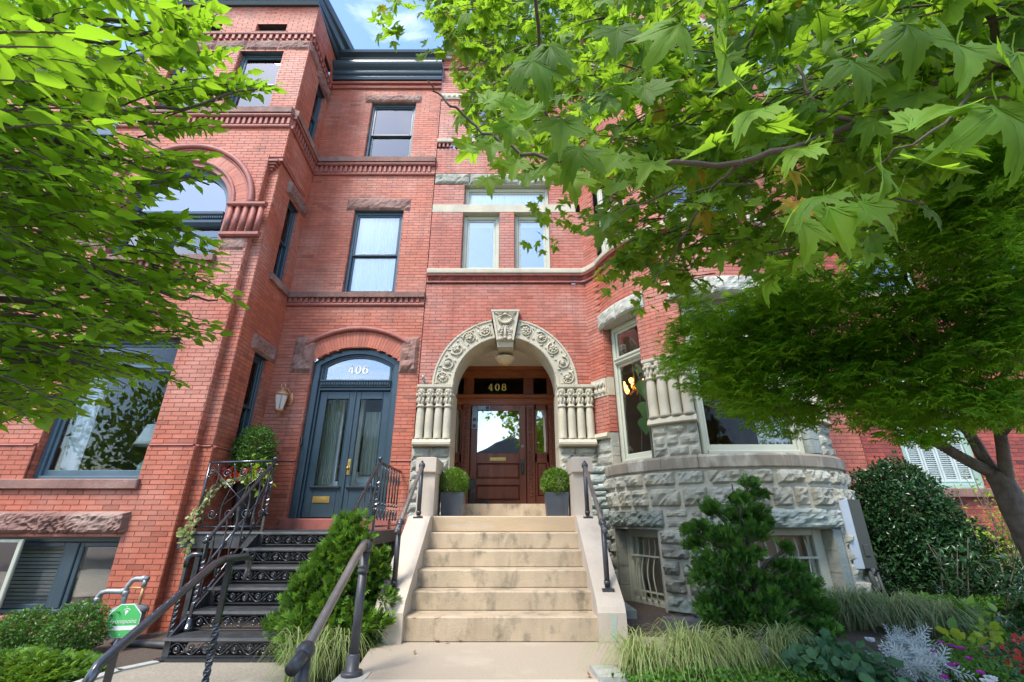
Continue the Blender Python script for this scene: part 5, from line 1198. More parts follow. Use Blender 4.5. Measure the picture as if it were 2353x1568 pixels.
# =================================================================== house 410 to the right
h10 = thing('green_trimmed_house', (8.0, 7.6, 0), 'dark red brick house at far right with pale green shuttered window', 'house')
H10 = House(h10, M['brick_c']); p10 = Path([(5.87, FA+.0), (14, FA)])
X10 = lambda x: x-5.87
wh = [(X10(6.50), X10(7.72), 1.50, 3.5), (X10(6.6), X10(7.8), 5, 7), (X10(9.2), X10(10.4), 1.5, 3.5), (X10(9.2), X10(10.4), 5, 7)]
brickwall(H10, p10, .67, 11.2, wh)
jamb(H10, (6.5, FA), (6.5, FA+.12), 1.5, 3.5); jamb(H10, (7.72, FA+.12), (7.72, FA), 1.5, 3.5)
W = window(h10, ((7.11, FA, 1.5), (1, 0), (0, -1)), 1.22, 2.0, M['mint'], .08, M['mint'], kind='one', blind=None, cas=.10)
for u0 in (-.49, -.24, .01, .26):
    fr = ((7.11, FA+.0, 1.5), (1, 0), (0, -1)); g = MB(*fr); u1 = u0+.235
    g.bev(u0, u0+.035, -.10, -.07, .10, 1.85, .004); g.bev(u1-.035, u1, -.10, -.07, .10, 1.85, .004); g.bev(u0+.035, u1-.035, -.10, -.07, .10, .16); g.bev(u0+.035, u1-.035, -.10, -.07, 1.79, 1.85); g.bev(u0+.035, u1-.035, -.10, -.07, .95, 1.0)
    z = .165
    while z < 1.78:
        if not (.92 < z < 1.0):
            g.add([g.w(u0+.035, -.098, z+.028), g.w(u1-.035, -.098, z+.028), g.w(u1-.035, -.066, z), g.w(u0+.035, -.066, z), g.w(u0+.035, -.062, z+.005), g.w(u1-.035, -.062, z+.005)], [(0, 1, 2, 3), (3, 2, 5, 4), (0, 1, 5, 4)])
        z += .034
    g.build('shutter', M['mint_l'], W)
g = MB((0, FA, 0)); g.bev(6.44, 7.80, -.1, .09, 1.36, 1.495, .01); g.build('window_sill', M['brown'], h10)
window(h10, ((7.2, FA, 5), (1, 0), (0, -1)), 1.2, 2.0, M['mint'], .1)
for z0 in (1.5, 5.0): window(h10, ((9.8, FA, z0), (1, 0), (0, -1)), 1.2, 2.0, M['mint'], .1)
room(h10, ((0, FA, 0), (1, 0), (0, -1)), 6, 12, .8, 10, -.35, -3)
x = 0
while x < 4.0: w_ = random.uniform(.4, .7); rock(p10, x, x+w_, .38, .67, h10, M['brown'], .10, off=.05, name='plinth_stone'); rock(p10, x, x+w_, -.2, .38, h10, M['rock_d'], .06, off=.03, name='plinth_stone'); x += w_
band(p10, 0, p10.len, [(-.03, 4.9), (.1, 4.9), (.1, 5.0), (-.03, 5.0)], 'belt_sill', M['brown'], h10)
pc = Path([(5.9, FA), (6.6, FA)]+[(7.9-1.3*math.cos(a), FA-1.3*math.sin(a)) for a in np.linspace(0, math.pi, 18)]+[(14, FA)])
band(pc, 0, pc.len, [(-.3, 10.2), (.06, 10.2), (.10, 10.32), (.10, 10.5), (.22, 10.6), (.26, 10.75), (.36, 10.82), (.38, 10.95), (-.3, 11.0)], 'cornice', M['mint'], h10)
pc2 = Path([(7.9-1.3*math.cos(a), FA-1.3*math.sin(a)) for a in np.linspace(0, math.pi, 18)]); brickwall(H10, pc2, 7.4, 10.2)
g = MB((7.9, FA, 0)); g.lathe([(.05, 6.3), (.35, 6.5), (.8, 6.9), (1.15, 7.25), (1.31, 7.4), (1.31, 7.44)], (0, 0, 0), 18, a0=0, a1=180); g.build('corbelled_base', M['terra'], h10)
finish_bricks(H10, 300)
# =================================================================== front stoop of 408
st = thing('stone_stoop', (-.11, 5.6, 0), 'limestone front steps with sloping side walls and square piers below the carved arch', 'steps')
SXL, SXR = -1.0, .79
tops = [.203, .373, .544, .714, .893, 1.077]; ys = [4.80, 5.08, 5.31, 5.56, 5.84, 6.06]
for i, (t_, y_) in enumerate(zip(tops, ys)):
    z0 = 0 if i == 0 else tops[i-1]; y1 = 8.36 if i == 5 else ys[i+1]+.05
    g = MB((0, 0, 0), (1, 0), (0, 1)); bv = .012
    prof = [(y_+.012, z0), (y_+.012, z0+.006), (y_, z0+.008), (y_, t_-bv), (y_+bv*.6, t_-bv*.3), (y_+bv*1.4, t_), (y1, t_), (y1, z0)]
    e = .006*i if i < 5 else 0
    k = 28; V = []; F = []
    for j in range(k+1):
        x = SXL-.02+(SXR-SXL+.04)*j/k; wob = .004*noise.noise(Vector((x*6, i*3.3, 0))); chip = max(0, noise.noise(Vector((x*5, i*7.1, 2)))-.42)*.07
        for q, (yy, zz_) in enumerate(prof):
            V.append((x, yy+(wob+chip if q in (3, 4) else 0), zz_-(chip if q in (3, 4, 5) else 0)+(wob*.5 if q in (3, 4, 5) else 0)))
    n_ = len(prof)
    for j in range(k):
        for q in range(n_): F.append((j*n_+q, j*n_+(q+1) % n_, (j+1)*n_+(q+1) % n_, (j+1)*n_+q))
    g.add(V, F, False, random.random()); o = g.build('step', M['step'] if i != 5 else M['step_top'] if 'step_top' in M else M['step'], st)
for xa_, xb_, sd in ((-1.27, -1.0, -1), (.79, 1.05, 1)):
    g = MB((0, 0, 0), (0, 1), (1, 0)); prof = [(4.74, -.2), (4.74, .24), (4.765, .285), (4.80, .33), (5.86, 1.05), (5.92, 1.078), (6.10, 1.085), (6.10, -.2)]
    g.poly(prof, xa_, xb_); o = g.build('stair_cheek', M['step_clean'], st)
    if sd < 0: g = MB(); x0, x1 = -1.235, -1.01
    else: g = MB(); x0, x1 = .80, 1.03
    g = MB((0, 0, 0), (1, 0), (0, 1)); g.box(x0, x1, 6.08, 7.55, -.2, 1.09); g.box(x0+.0, x1, 6.12, 6.70, 1.09, 1.60); g.build('pier', M['step_clean'], st)
    g = MB((0, 0, 0), (1, 0), (0, 1)); z0, z1 = 1.60, 1.80; a_, b_ = (-1.265, -1.0) if sd < 0 else (.79, 1.06)
    V = [(a_+.02, 6.12, z0), (b_-.02, 6.12, z0), (b_-.02, 6.72, z0), (a_+.02, 6.72, z0), (a_, 6.08, z0+.02), (b_, 6.08, z0+.02), (b_, 6.76, z0+.02), (a_, 6.76, z0+.02), (a_, 6.08, z1), (b_, 6.08, z1), (b_, 6.76, z1), (a_, 6.76, z1), (a_+.04, 6.13, z1+.012), (b_-.04, 6.13, z1+.012), (b_-.04, 6.71, z1+.012), (a_+.04, 6.71, z1+.012)]
    F = [(0, 1, 2, 3), (12, 13, 14, 15)]
    for q in (0, 4, 8):
        for j in range(4): F.append((q+j, q+(j+1) % 4, q+4+(j+1) % 4, q+4+j))
    g.add(V, F, False); g.build('pier_cap', M['step_clean'], st)
g = MB((0, 0, 0), (1, 0), (0, 1)); g.box(1.0, 1.6, 7.0, 7.6, -.4, -.2); g.box(1.03, 1.5, 6.2, 7.55, -.45, .02); g.build('area_wall', M['rock_d'], st)
# slab stains: the verdigris run below the right rail post
g = MB((0, 4.7385, 0)); g.poly([(.90, .02), (.955, .015), (.95, .12), (.965, .22), (.90, .235), (.91, .12)], 0, .0015); g.build('stain', M['stain'], st)
kb = plate('kerb_block', [(.60, 3.72), (.80, 3.72), (.76, 3.98), (.58, 4.0)], -.2, .035, M['curb'], None); tag(kb, 'short grey kerb block at the walkway edge beside the sedge', 'block')
kb = plate('slate_edging', [(1.60, 5.46), (1.56, 5.36), (2.25, 4.90), (2.42, 5.02), (1.95, 5.42)], -.3, .09, M['slate'], None); tag(kb, 'dark slate edging slab in front of the basement window', 'slab')
# =================================================================== planters with boxwood balls, rails, ironwork
def leaf_arrays(items, TV, TF_):
    """items: (pos, ydir, normal, size, tint); returns merged arrays"""
    TV = np.array(TV, float); n = len(items)
    pos = np.array([i[0] for i in items], float); yd = np.array([i[1] for i in items], float); nm = np.array([i[2] for i in items], float)
    sz = np.array([i[3] for i in items], float)
    yd /= np.linalg.norm(yd, axis=1)[:, None]+1e-9
    x = np.cross(yd, nm); x /= np.linalg.norm(x, axis=1)[:, None]+1e-9; z = np.cross(x, yd)
    V = pos[:, None, :]+sz[:, None, None]*(TV[None, :, 0, None]*x[:, None, :]+TV[None, :, 1, None]*yd[:, None, :]+TV[None, :, 2, None]*z[:, None, :])
    return V.reshape(-1, 3), x, yd, z
def cloud(name, items, templ, m_, parent, nind=0, smooth=True, stuff=True, pname='leaf'):
    TV, TF_ = templ[0], templ[1]; OF = np.array(templ[2] if len(templ) > 2 else [0]*len(TF_), np.float32); root = WP[parent.name]
    if nind:
        cp = Vector((0, 0, CH)); 
        def sc_(i):
            p = Vector(i[0])-cp; zc = p.y*_c+p.z*_s
            if zc < .05: return 99
            vx, vy = p.x/zc, (p.z*_c-p.y*_s)/zc
            return -i[3]/zc if (abs(vx) < 1.15 and abs(vy) < .77) else 99
        items = sorted(items, key=sc_); ind = [i for i in items[:nind] if sc_(i) < 0]; items = items[len(ind):]
        metas = [mesh_of(pname, [list(v) for v in TV], TF_, m_, np.clip(min(.955, .02+k/8.2)+OF, 0, .955), smooth) for k in range(8)]
        metas.append(mesh_of(pname, [list(v) for v in TV], TF_, m_, [.99]*len(TF_), smooth))
        for it in ind:
            yd = Vector(it[1]).normalized(); x = yd.cross(Vector(it[2])).normalized(); z = x.cross(yd)
            me = metas[8] if it[4] > .97 else metas[min(7, int(it[4]*8))]
            o = bpy.data.objects.new(pname, me); col.objects.link(o); o.parent = parent
            mm = Matrix((x, yd, z)).transposed().to_4x4(); mm = mm @ Matrix.Scale(it[3], 4); mm.translation = Vector(it[0])-root; o.matrix_local = mm
    if not items: return
    V, *_ = leaf_arrays(items, TV, TF_); V = V-np.array(root); k = len(TV); n = len(items)
    cnt = np.array([len(f) for f in TF_]); flat = np.concatenate([np.array(f) for f in TF_])
    loops = (flat[None, :]+(np.arange(n)*k)[:, None]).ravel(); starts = np.concatenate([[0], np.cumsum(np.tile(cnt, n))[:-1]])
    me = bpy.data.meshes.new(name); me.vertices.add(len(V)); me.vertices.foreach_set('co', V.astype(np.float32).ravel())
    me.loops.add(len(loops)); me.loops.foreach_set('vertex_index', loops.astype(np.int32)); me.polygons.add(n*len(TF_)); me.polygons.foreach_set('loop_start', starts.astype(np.int32))
    try: me.polygons.foreach_set('loop_total', np.tile(cnt, n).astype(np.int32))
    except Exception: pass
    a = me.attributes.new('tint', 'FLOAT', 'FACE'); tt = np.repeat(np.array([i[4] for i in items], np.float32), len(TF_)); a.data.foreach_set('value', np.where(tt > .97, tt, np.clip(tt+np.tile(OF, n), 0, .955)).astype(np.float32))
    me.polygons.foreach_set('use_smooth', [smooth]*(n*len(TF_))); me.materials.append(m_); me.update(calc_edges=True); me.validate()
    o = bpy.data.objects.new(name, me); col.objects.link(o); o.parent = parent; WP[o.name] = root
    if stuff: o['kind'] = 'stuff'
    return o
def t_ovate(w_=.25, curl=.12):
    ys_ = [0, .12, .35, .6, .82, 1.0]; ws = [.02, .66, 1, .74, .26, 0]; V = []; F = []
    for y, q in zip(ys_, ws): V += [(-w_*q, y, .07*q-curl*y*y), (0, y, -curl*y*y), (w_*q, y, .07*q-curl*y*y)]
    for i in range(5): a = 3*i; F += [(a, a+1, a+4, a+3), (a+1, a+2, a+5, a+4)]
    return V, F
def t_plane(cv=0, sd=0):
    # five pointed lobes with teeth, raised veins, each variant folded and curled its own way
    rr = random.Random(sd)
    tips = [(-150, .42), (-118, .40), (-100, .66), (-84, .46), (-66, .92), (-58, .70), (-50, .84), (-36, .52), (-24, .56), (-10, .86), (0, 1.08), (10, .86), (24, .56), (36, .52), (50, .84), (58, .70), (66, .92), (84, .46), (100, .66), (118, .40), (150, .42)]
    E_ = []
    for (a, r_), (b, s_) in zip(tips, tips[1:]):
        E_.append((a+rr.uniform(-2, 2), r_*rr.uniform(.93, 1.07))); E_.append((a*.62+b*.38, (r_*.62+s_*.38)*.86)); E_.append((a*.4+b*.6, (r_*.4+s_*.6)*.97))
    E_.append(tips[-1])
    c1, c2, c3_, c4 = [(.34, .16, .05, 0), (.75, .05, .09, .5), (.12, .40, .07, -.4), (-.30, .25, .10, .3)][cv]
    def Z(x, y): return -c1*(x*x+(y-.1)**2)+c2*abs(x)+c3_*math.sin(7*x+5*y+sd)*.5-c4*x*abs(x)*.8-.18*max(0, y-.55)
    V = []; F = []; O = []
    def P(a, r_, dz=0): x, y = r_*math.sin(R(a))*.62, r_*math.cos(R(a))*.62+.12*(r_ > 0); V.append((x, y, Z(x, y)+dz)); return len(V)-1
    c0 = P(0, 0); A = [P(a, r_*.36) for a, r_ in E_]; B = [P(a, r_*.70) for a, r_ in E_]; C = [P(a, r_) for a, r_ in E_]; k = len(E_)
    for i in range(k-1): F += [(c0, A[i], A[i+1]), (A[i], B[i], B[i+1], A[i+1]), (B[i], C[i], C[i+1], B[i+1])]; O += [0, 0, rr.uniform(-.05, .05)]
    for a, l in ((0, .98), (-58, .80), (58, .80), (-100, .55), (100, .55)):
        pr = []
        for q in (.0, .33, .66, .95):
            w_ = .013*(1-q*.8); x, y = l*q*math.sin(R(a))*.62, l*q*math.cos(R(a))*.62+.12*min(1, q*3)
            pr.append((x-w_*math.cos(R(a)), y+w_*math.sin(R(a)), x+w_*math.cos(R(a)), y-w_*math.sin(R(a))))
        b = len(V)
        for x0, y0, x1, y1 in pr: V += [(x0, y0, Z(x0, y0)+.006), (x1, y1, Z(x1, y1)+.006)]
        for q in range(3): F.append((b+2*q, b+2*q+1, b+2*q+3, b+2*q+2)); O.append(.32)
        b = len(V)
        for x0, y0, x1, y1 in pr: V += [(x0, y0, Z(x0, y0)-.006), (x1, y1, Z(x1, y1)-.006)]
        for q in range(3): F.append((b+2*q, b+2*q+1, b+2*q+3, b+2*q+2)); O.append(.32)
    b = len(V); V += [(-.011, 0, 0), (.011, 0, 0), (.008, -.12, .03), (-.008, -.12, .03), (.006, -.24, .10), (-.006, -.24, .10)]; F += [(b, b+1, b+2, b+3), (b+3, b+2, b+4, b+5)]; O += [.3, .3]
    return V, F, O
def t_maple():
    V = []; F = []
    for a, l in ((-112, .45), (-74, .75), (-36, .95), (0, 1.0), (36, .95), (74, .75), (112, .45)):
        s_, c_ = math.sin(R(a)), math.cos(R(a)); b = len(V)
        V += [(0, 0, 0), (s_*l*.5-c_*.10, c_*l*.5+s_*.10, .01), (s_*l, c_*l, -.16*l), (s_*l*.5+c_*.10, c_*l*.5-s_*.10, .01)]; F.append((b, b+1, b+2, b+3))
    return V, F
def t_box():
    return [(0, 0, 0), (.26, .5, .10), (0, 1, -.05), (-.26, .5, .10)], [(0, 1, 2), (0, 2, 3)]
def t_fan():
    V = []; F = []
    for a, l, y0 in ((0, 1, 0), (-32, .62, .15), (32, .62, .15), (-40, .48, .42), (40, .48, .42), (-50, .38, .0), (50, .38, 0)):
        s_, c_ = math.sin(R(a)), math.cos(R(a)); b = len(V)
        V += [(0, y0, 0), (s_*l*.6-c_*.07, y0+c_*l*.6+s_*.07, .03), (s_*l, y0+c_*l, -.06), (s_*l*.6+c_*.07, y0+c_*l*.6-s_*.07, .03)]; F.append((b, b+1, b+2, b+3))
    return V, F
def t_round():
    V = [(0, 0, 0)]+[(.5*math.sin(a)*(1-.13*math.cos(5*a)), .45-.5*math.cos(a)*(1-.1*math.cos(5*a)), .06*math.sin(3*a)-.05) for a in np.linspace(.25, 2*math.pi-.25, 14)]
    return V, [(0, i, i+1) for i in range(1, 14)]
def t_feather():
    V = []; F = []
    for i in range(5):
        y = .12+.18*i
        for s_ in (-1, 1):
            b = len(V); l = .34-.035*i; V += [(0, y, 0), (s_*l*.6, y+.10, .02), (s_*l, y+.22, -.03), (s_*l*.5, y+.16, .02)]; F.append((b, b+1, b+2, b+3))
    b = len(V); V += [(-.03, 0, 0), (.03, 0, 0), (.02, 1, -.05), (-.02, 1, -.05)]; F.append((b, b+1, b+2, b+3)); return V, F
T_PLS = [t_plane(q % 4, q) for q in range(8)]
T_OV, T_MA, T_BX, T_FN, T_RD, T_FE = t_ovate(), t_maple(), t_box(), t_fan(), t_round(), t_feather()
T_LONG = t_ovate(.17, .25)
rv = lambda: Vector((random.gauss(0, 1), random.gauss(0, 1), random.gauss(0, 1)))
def shell(c, r, n, size, up=.35, inner=.25, lump=.12, tmul=1., fr=4., cut_z=None, tint=None):
    """leaf items over a lumpy ellipsoid"""
    out = []; c = Vector(c)
    for _ in range(n):
        d_ = rv().normalized(); lum = 1+lump*noise.noise(d_*fr+c)+lump*.5*noise.noise(d_*fr*2.7+c); q = 1-inner*random.random()**1.8
        p = Vector((c.x+d_.x*r[0]*lum*q, c.y+d_.y*r[1]*lum*q, c.z+d_.z*r[2]*lum*q))
        if cut_z is not None and p.z < cut_z: continue
        nm = (d_+rv()*.45+Vector((0, 0, up))).normalized(); yd = (d_*.6+rv()*.7+Vector((0, 0, .35))).normalized()
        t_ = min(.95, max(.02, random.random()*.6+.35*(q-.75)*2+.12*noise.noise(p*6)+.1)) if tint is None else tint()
        out.append((p, yd, nm, size*random.uniform(.7, 1.25), t_))
    return out
def stems(root, c, z0, r, n, name='stem', m_='bark', th=.008, fr_=.75):
    g = MB()
    for i in range(n):
        a = random.random()*6.28; q = random.random()*fr_; e = Vector((c[0]+r[0]*q*math.cos(a), c[1]+r[1]*q*math.sin(a), c[2]+r[2]*random.uniform(-.2, .6)))
        s_ = Vector((c[0]+random.uniform(-.03, .03), c[1]+random.uniform(-.03, .03), z0)); md = (s_+e)/2+rv()*.02
        g.tube([s_, md, e], [th, th*.75, th*.4], 5, local=False)
    return g.build(name, M[m_], root)
for X, lab in ((-.82, 'left of the mahogany door'), (.62, 'right of the mahogany door')):
    pt = thing('planter', (X, 6.62, 1.078), 'dark slate grey square planter '+lab, 'planter', 'planters beside the mahogany door')
    g = MB((0, 0, 0), (1, 0), (0, 1)); w0, w1, zt = .142, .16, 1.385; zb = 1.078; cy_ = 6.62
    def rect(a, z): return [(X-a, cy_-a, z), (X+a, cy_-a, z), (X+a, cy_+a, z), (X-a, cy_+a, z)]
    V = rect(w0, zb)+rect(w1, zt)+rect(w1-.022, zt)+rect(w1-.03, zt-.03)
    F = [(0, 1, 2, 3), (12, 13, 14, 15)]
    for q in (0, 4, 8):
        for j in range(4): F.append((q+j, q+(j+1) % 4, q+4+(j+1) % 4, q+4+j))
    g.add(V, F, False); g.build('pot', M['planter'], pt)
    g = MB(); g.add([(X-.13, cy_-.13, 1.36), (X+.13, cy_-.13, 1.36), (X+.13, cy_+.13, 1.36), (X-.13, cy_+.13, 1.36)], [(0, 1, 2, 3)]); g.build('soil', M['soil'], pt)
    bx = thing('boxwood_ball', (X, 6.62, 1.37), 'clipped round boxwood ball in the planter '+lab, 'shrub', 'boxwood balls beside the mahogany door')
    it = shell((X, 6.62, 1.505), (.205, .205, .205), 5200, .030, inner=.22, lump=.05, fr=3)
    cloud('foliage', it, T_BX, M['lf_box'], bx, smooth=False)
    g = MB(); g.tube([(X, 6.62, 1.36), (X, 6.62, 1.5)], .014, 6, local=False); g.build('stem', M['bark'], bx)
# handrails of the stone stoop
def lin(a, b, k): return [tuple(Vector(a).lerp(Vector(b), i/(k-1))) for i in range(k)]
for X, lab in ((-1.15, 'left'), (.93, 'right')):
    rl = thing('stoop_handrail', (X, 5.4, .7), 'dark steel pipe handrail with ball fittings on the '+lab+' side wall of the stone steps', 'handrail', 'pipe handrails on the stone steps')
    for (y, z0, z1) in ((5.90, 1.06, 1.66), (4.93, .41, .97)):
        g = MB(); g.tube([(X, y, z0+.02), (X, y, z1)], .0265, 12, local=False); g.tube([(X, y, z0+.04), (X, y, z0+.075)], .032, 12, local=False); g.build('post', M['bronze_d'], rl)
        g = MB((X, y, z0-.02)); g.poly([(-.058, .03), (.058, .03), (.058, -.03)]+[(.058*math.cos(a), -.03-.058*math.sin(a)*.9) for a in np.linspace(.3, math.pi-.3, 7)]+[(-.058, -.03)], -.03, .042); g.build('shoe', M['bronze_d'], rl)
    g = MB(); g.tube([(X, 5.90, 1.67), (X, 4.99, 1.03), (X, 4.86, .935)], .024, 12, local=False); g.build('rail', M['bronze'], rl)
    g = MB(); g.ell((X, -5.90, 1.675), (.042, .042, .046), 12, 8); g.ell((X, -5.90, 1.722), (.017, .017, .02), 8, 6); g.build('ball_fitting', M['bronze_d'], rl); g = MB(); g.ell((X, -4.97, 1.01), (.04, .04, .042), 12, 8); g.tube([(X, 4.95, .99), (X, 4.88, .945)], .032, 12, local=False); g.ell((X, -4.85, .925), (.028, .028, .028), 10, 6); g.build('ball_fitting', M['bronze_d'], rl)
# bronze rail in the left foreground
X = -1.15
rl = thing('walkway_handrail', (X, 3.86, 0), 'thick bronze pipe handrail in the foreground left of the walkway', 'handrail')
g = MB(); g.tube([(X, 3.86, -.02), (X, 3.86, .74)], .033, 16, local=False); g.build('post', M['bronze_d'], rl)
g = MB((X, 3.86, 0)); g.lathe([(.075, 0), (.075, .03), (.06, .035), (.045, .04), (.045, .13), (.036, .14)], (0, 0, 0), 20); g.build('base_collar', M['bronze_d'], rl)
g = MB((X, 3.86, 0)); g.lathe([(.036, .66), (.042, .665), (.042, .685), (.036, .69), (.042, .70), (.042, .715), (.035, .72), (.040, .80)], (0, 0, 0), 16); g.ell((0, 0, .845), (.052, .052, .052), 16, 10); g.build('ball_fitting', M['bronze_d'], rl)
g = MB(); g.tube([(X, 3.86, .865), (X, 3.74, .832), (X, 3.62, .768), (X, 2.98, .385), (X, 2.92, .350)], .029, 16, local=False); g.build('rail', M['bronze'], rl)
g = MB(); g.ell((X, -2.95, .365), (.05, .062, .05), 16, 10); g.tube([(X, 2.95, .362), (X, 2.80, .318)], .036, 16, local=False); g.tube([(X, 2.95, .33), (X, 2.95, .24), (X, 2.95, .22), (X, 2.95, .20), (X, 2.95, -.3)], [.035, .035, .045, .033, .033], 14, local=False); g.build('end_fitting', M['bronze_d'], rl)
g = MB((0, 0, 0), (1, 0), (0, 1)); kb = plate('kerb_block', [(-1.24, 3.70), (-1.03, 3.70), (-1.03, 3.95), (-1.24, 3.95)], -.2, .006, M['paver'], None); tag(kb, 'pale stone block under the bronze handrail post', 'block')
# glossy black rail beside the 406 path, twisted posts
X = -2.15
rl = thing('path_handrail', (X, 3.8, -.17), 'glossy black moulded handrail on twisted posts beside the gravel path', 'handrail')
g = MB(); P = [(X, 4.03, .60), (X, 4.075, .66), (X, 4.06, .735), (X, 4.0, .765), (X, 3.70, .768), (X, 3.60, .745), (X, 2.86, .385), (X, 2.78, .34), (X, 2.74, .28), (X, 2.76, .22)]
g.tube(P, [.014, .02]+[.026]*7+[.018], 12, local=False); g.build('rail', M['rail'], rl)
def twisted(y, z0, z1, x, hw=.016, tw=30., zt=(0, 1), name='twisted_post', parent=None, m_='iron'):
    g = MB(); n = 46; V = []; F = []
    for i in range(n+1):
        z = z0+(z1-z0)*i/n; q = (z-z0)/(z1-z0); a = tw*min(max(q-zt[0], 0), zt[1]-zt[0])
        for j in range(4): b = a+math.pi/4+j*math.pi/2; V.append((x+hw*1.41*math.cos(b), y+hw*1.41*math.sin(b), z))
    for i in range(n):
        for j in range(4): F.append((i*4+j, i*4+(j+1) % 4, i*4+4+(j+1) % 4, i*4+4+j))
    F += [(0, 1, 2, 3), tuple(range(4*n, 4*n+4))]
    g.add(V, F, False); return g.build(name, M[m_], parent)
twisted(3.79, -.17, .745, X, .018, 26, (.12, .55), parent=rl); twisted(2.87, -.36, .38, X, .018, 26, (.3, .75), parent=rl)
# ---------------------------------------------------------------- cast iron stair
ist = thing('iron_stair', (-2.5, 5.5, -.165), 'black cast iron stair with scrollwork risers climbing to the double door', 'steps')
IX0, IX1 = -3.2, -1.79
iz = [.018, .19, .365, .54, .715, .89]; iy = [4.88, 5.14, 5.40, 5.66, 5.92, 6.19]
def riser_mesh(h_):
    g = MB(); L_ = IX1-IX0-.06
    g.box(-L_/2, L_/2, 0, .012, 0, .014); g.box(-L_/2, L_/2, 0, .012, h_-.014, h_)
    per = .27; k = int(L_/per); cz_ = h_/2; am = h_/2-.022
    g.tube([(-L_/2+L_*i/120, .008, cz_+am*math.sin(2*math.pi*(L_*i/120)/per)) for i in range(121)], .007, 5)
    for i in range(2*k+1):
        u = -L_/2+per*(.25+.5*i); s_ = -1 if i % 2 == 0 else 1
        if u > L_/2-.03: break
        g.tube([(a, .012, b) for a, n_, b in spiral(u, cz_+s_*am*.18, 0, am*.78, .008, -s_*math.pi/2, s_*1.45, 20)], .0065, 5)
        g.ell((u, .014, cz_+s_*am*.18), (.012, .008, .012), 6, 4)
        if i % 3 == 2:
            for q in range(5): a = q*2*math.pi/5+.3; g.ell((u+.016*math.cos(a), .016, cz_+s_*am*.18+.016*math.sin(a)), (.014, .005, .005), 5, 3, a)
        for sg in (-1, 1): g.ell((u+sg*per*.22, .01, cz_+s_*am*.6), (.022, .006, .007), 6, 3, sg*s_*.6)
    me = mesh_of('riser', g.V, g.F, M['iron'], g.T); me.polygons.foreach_set('use_smooth', g.S); bm_fix(me); return me
rm = riser_mesh(.132)
for i in range(6):
    o = link('riser', rm, ((IX0+IX1)/2, iy[i]+.018, iz[i]-.155), ist)
    g = MB((0, 0, 0), (1, 0), (0, 1)); y1 = iy[i]+.30 if i < 5 else 7.56; x0 = IX0-.03 if i < 5 else -4.22
    e = .02
    g.bev(x0, IX1+.02, -(y1), -(iy[i]), iz[i]-.028, iz[i], .006) if False else g.add([(x0, iy[i]-e, iz[i]-.022), (IX1+e, iy[i]-e, iz[i]-.022), (IX1+e, y1, iz[i]-.022), (x0, y1, iz[i]-.022), (x0, iy[i]-e+.006, iz[i]), (IX1+e, iy[i]-e+.006, iz[i]), (IX1+e, y1, iz[i]), (x0, y1, iz[i])], [(0, 1, 2, 3), (4, 5, 6, 7), (0, 1, 5, 4), (1, 2, 6, 5), (2, 3, 7, 6), (3, 0, 4, 7)], False)
    for k in range(8): yy = iy[i]+.01+.028*k; g.box(x0+.05, IX1-.03, yy, yy+.012, iz[i]+.0, iz[i]+.004)
    g.build('tread', M['iron_d'], ist)
    g = MB((0, 0, 0), (1, 0), (0, 1)); g.box(IX0-.02, IX0+.04, iy[i]-.0, iy[i]+.03, iz[i]-.17, iz[i]-.022); g.box(IX1-.04, IX1+.02, iy[i], iy[i]+.03, iz[i]-.17, iz[i]-.022); g.build('riser_frame', M['iron'], ist)
g = MB((0, 0, 0), (1, 0), (0, 1)); g.box(IX0-.06, IX1+.05, 4.84, 4.90, -.166, -.14); g.build('base_plate', M['iron'], ist)
for X, nm in ((IX0-.02, 0), (IX1+.01, 1)):     # stringers
    g = MB((X, 0, 0), (0, 1), (1, 0)); g.poly([(4.9, -.165), (4.9, .0), (6.15, .86), (6.3, .87), (6.3, .72), (5.15, -.165)], -.008, .008); g.build('stringer', M['iron'], ist)
g = MB((0, 0, 0), (1, 0), (0, 1)); g.box(-4.22, IX0-.0, 6.19, 6.21, .70, .87); g.box(IX1-.0, IX1+.012, 6.3, 7.5, .73, .87); g.box(IX1-.1, IX1-.06, 7.3, 7.34, -.2, .87); g.box(-4.0, -3.94, 6.25, 6.31, -.2, .87); g.build('landing_fascia', M['iron_d'], ist)
g = MB((0, 0, 0), (1, 0), (0, 1)); g.box(-4.2, IX1, 7.45, 7.58, -.3, .86); g.build('landing_wall_shade_tone', M['iron_d'], ist)  # brick wall below the landing; its shade is put in as black colour
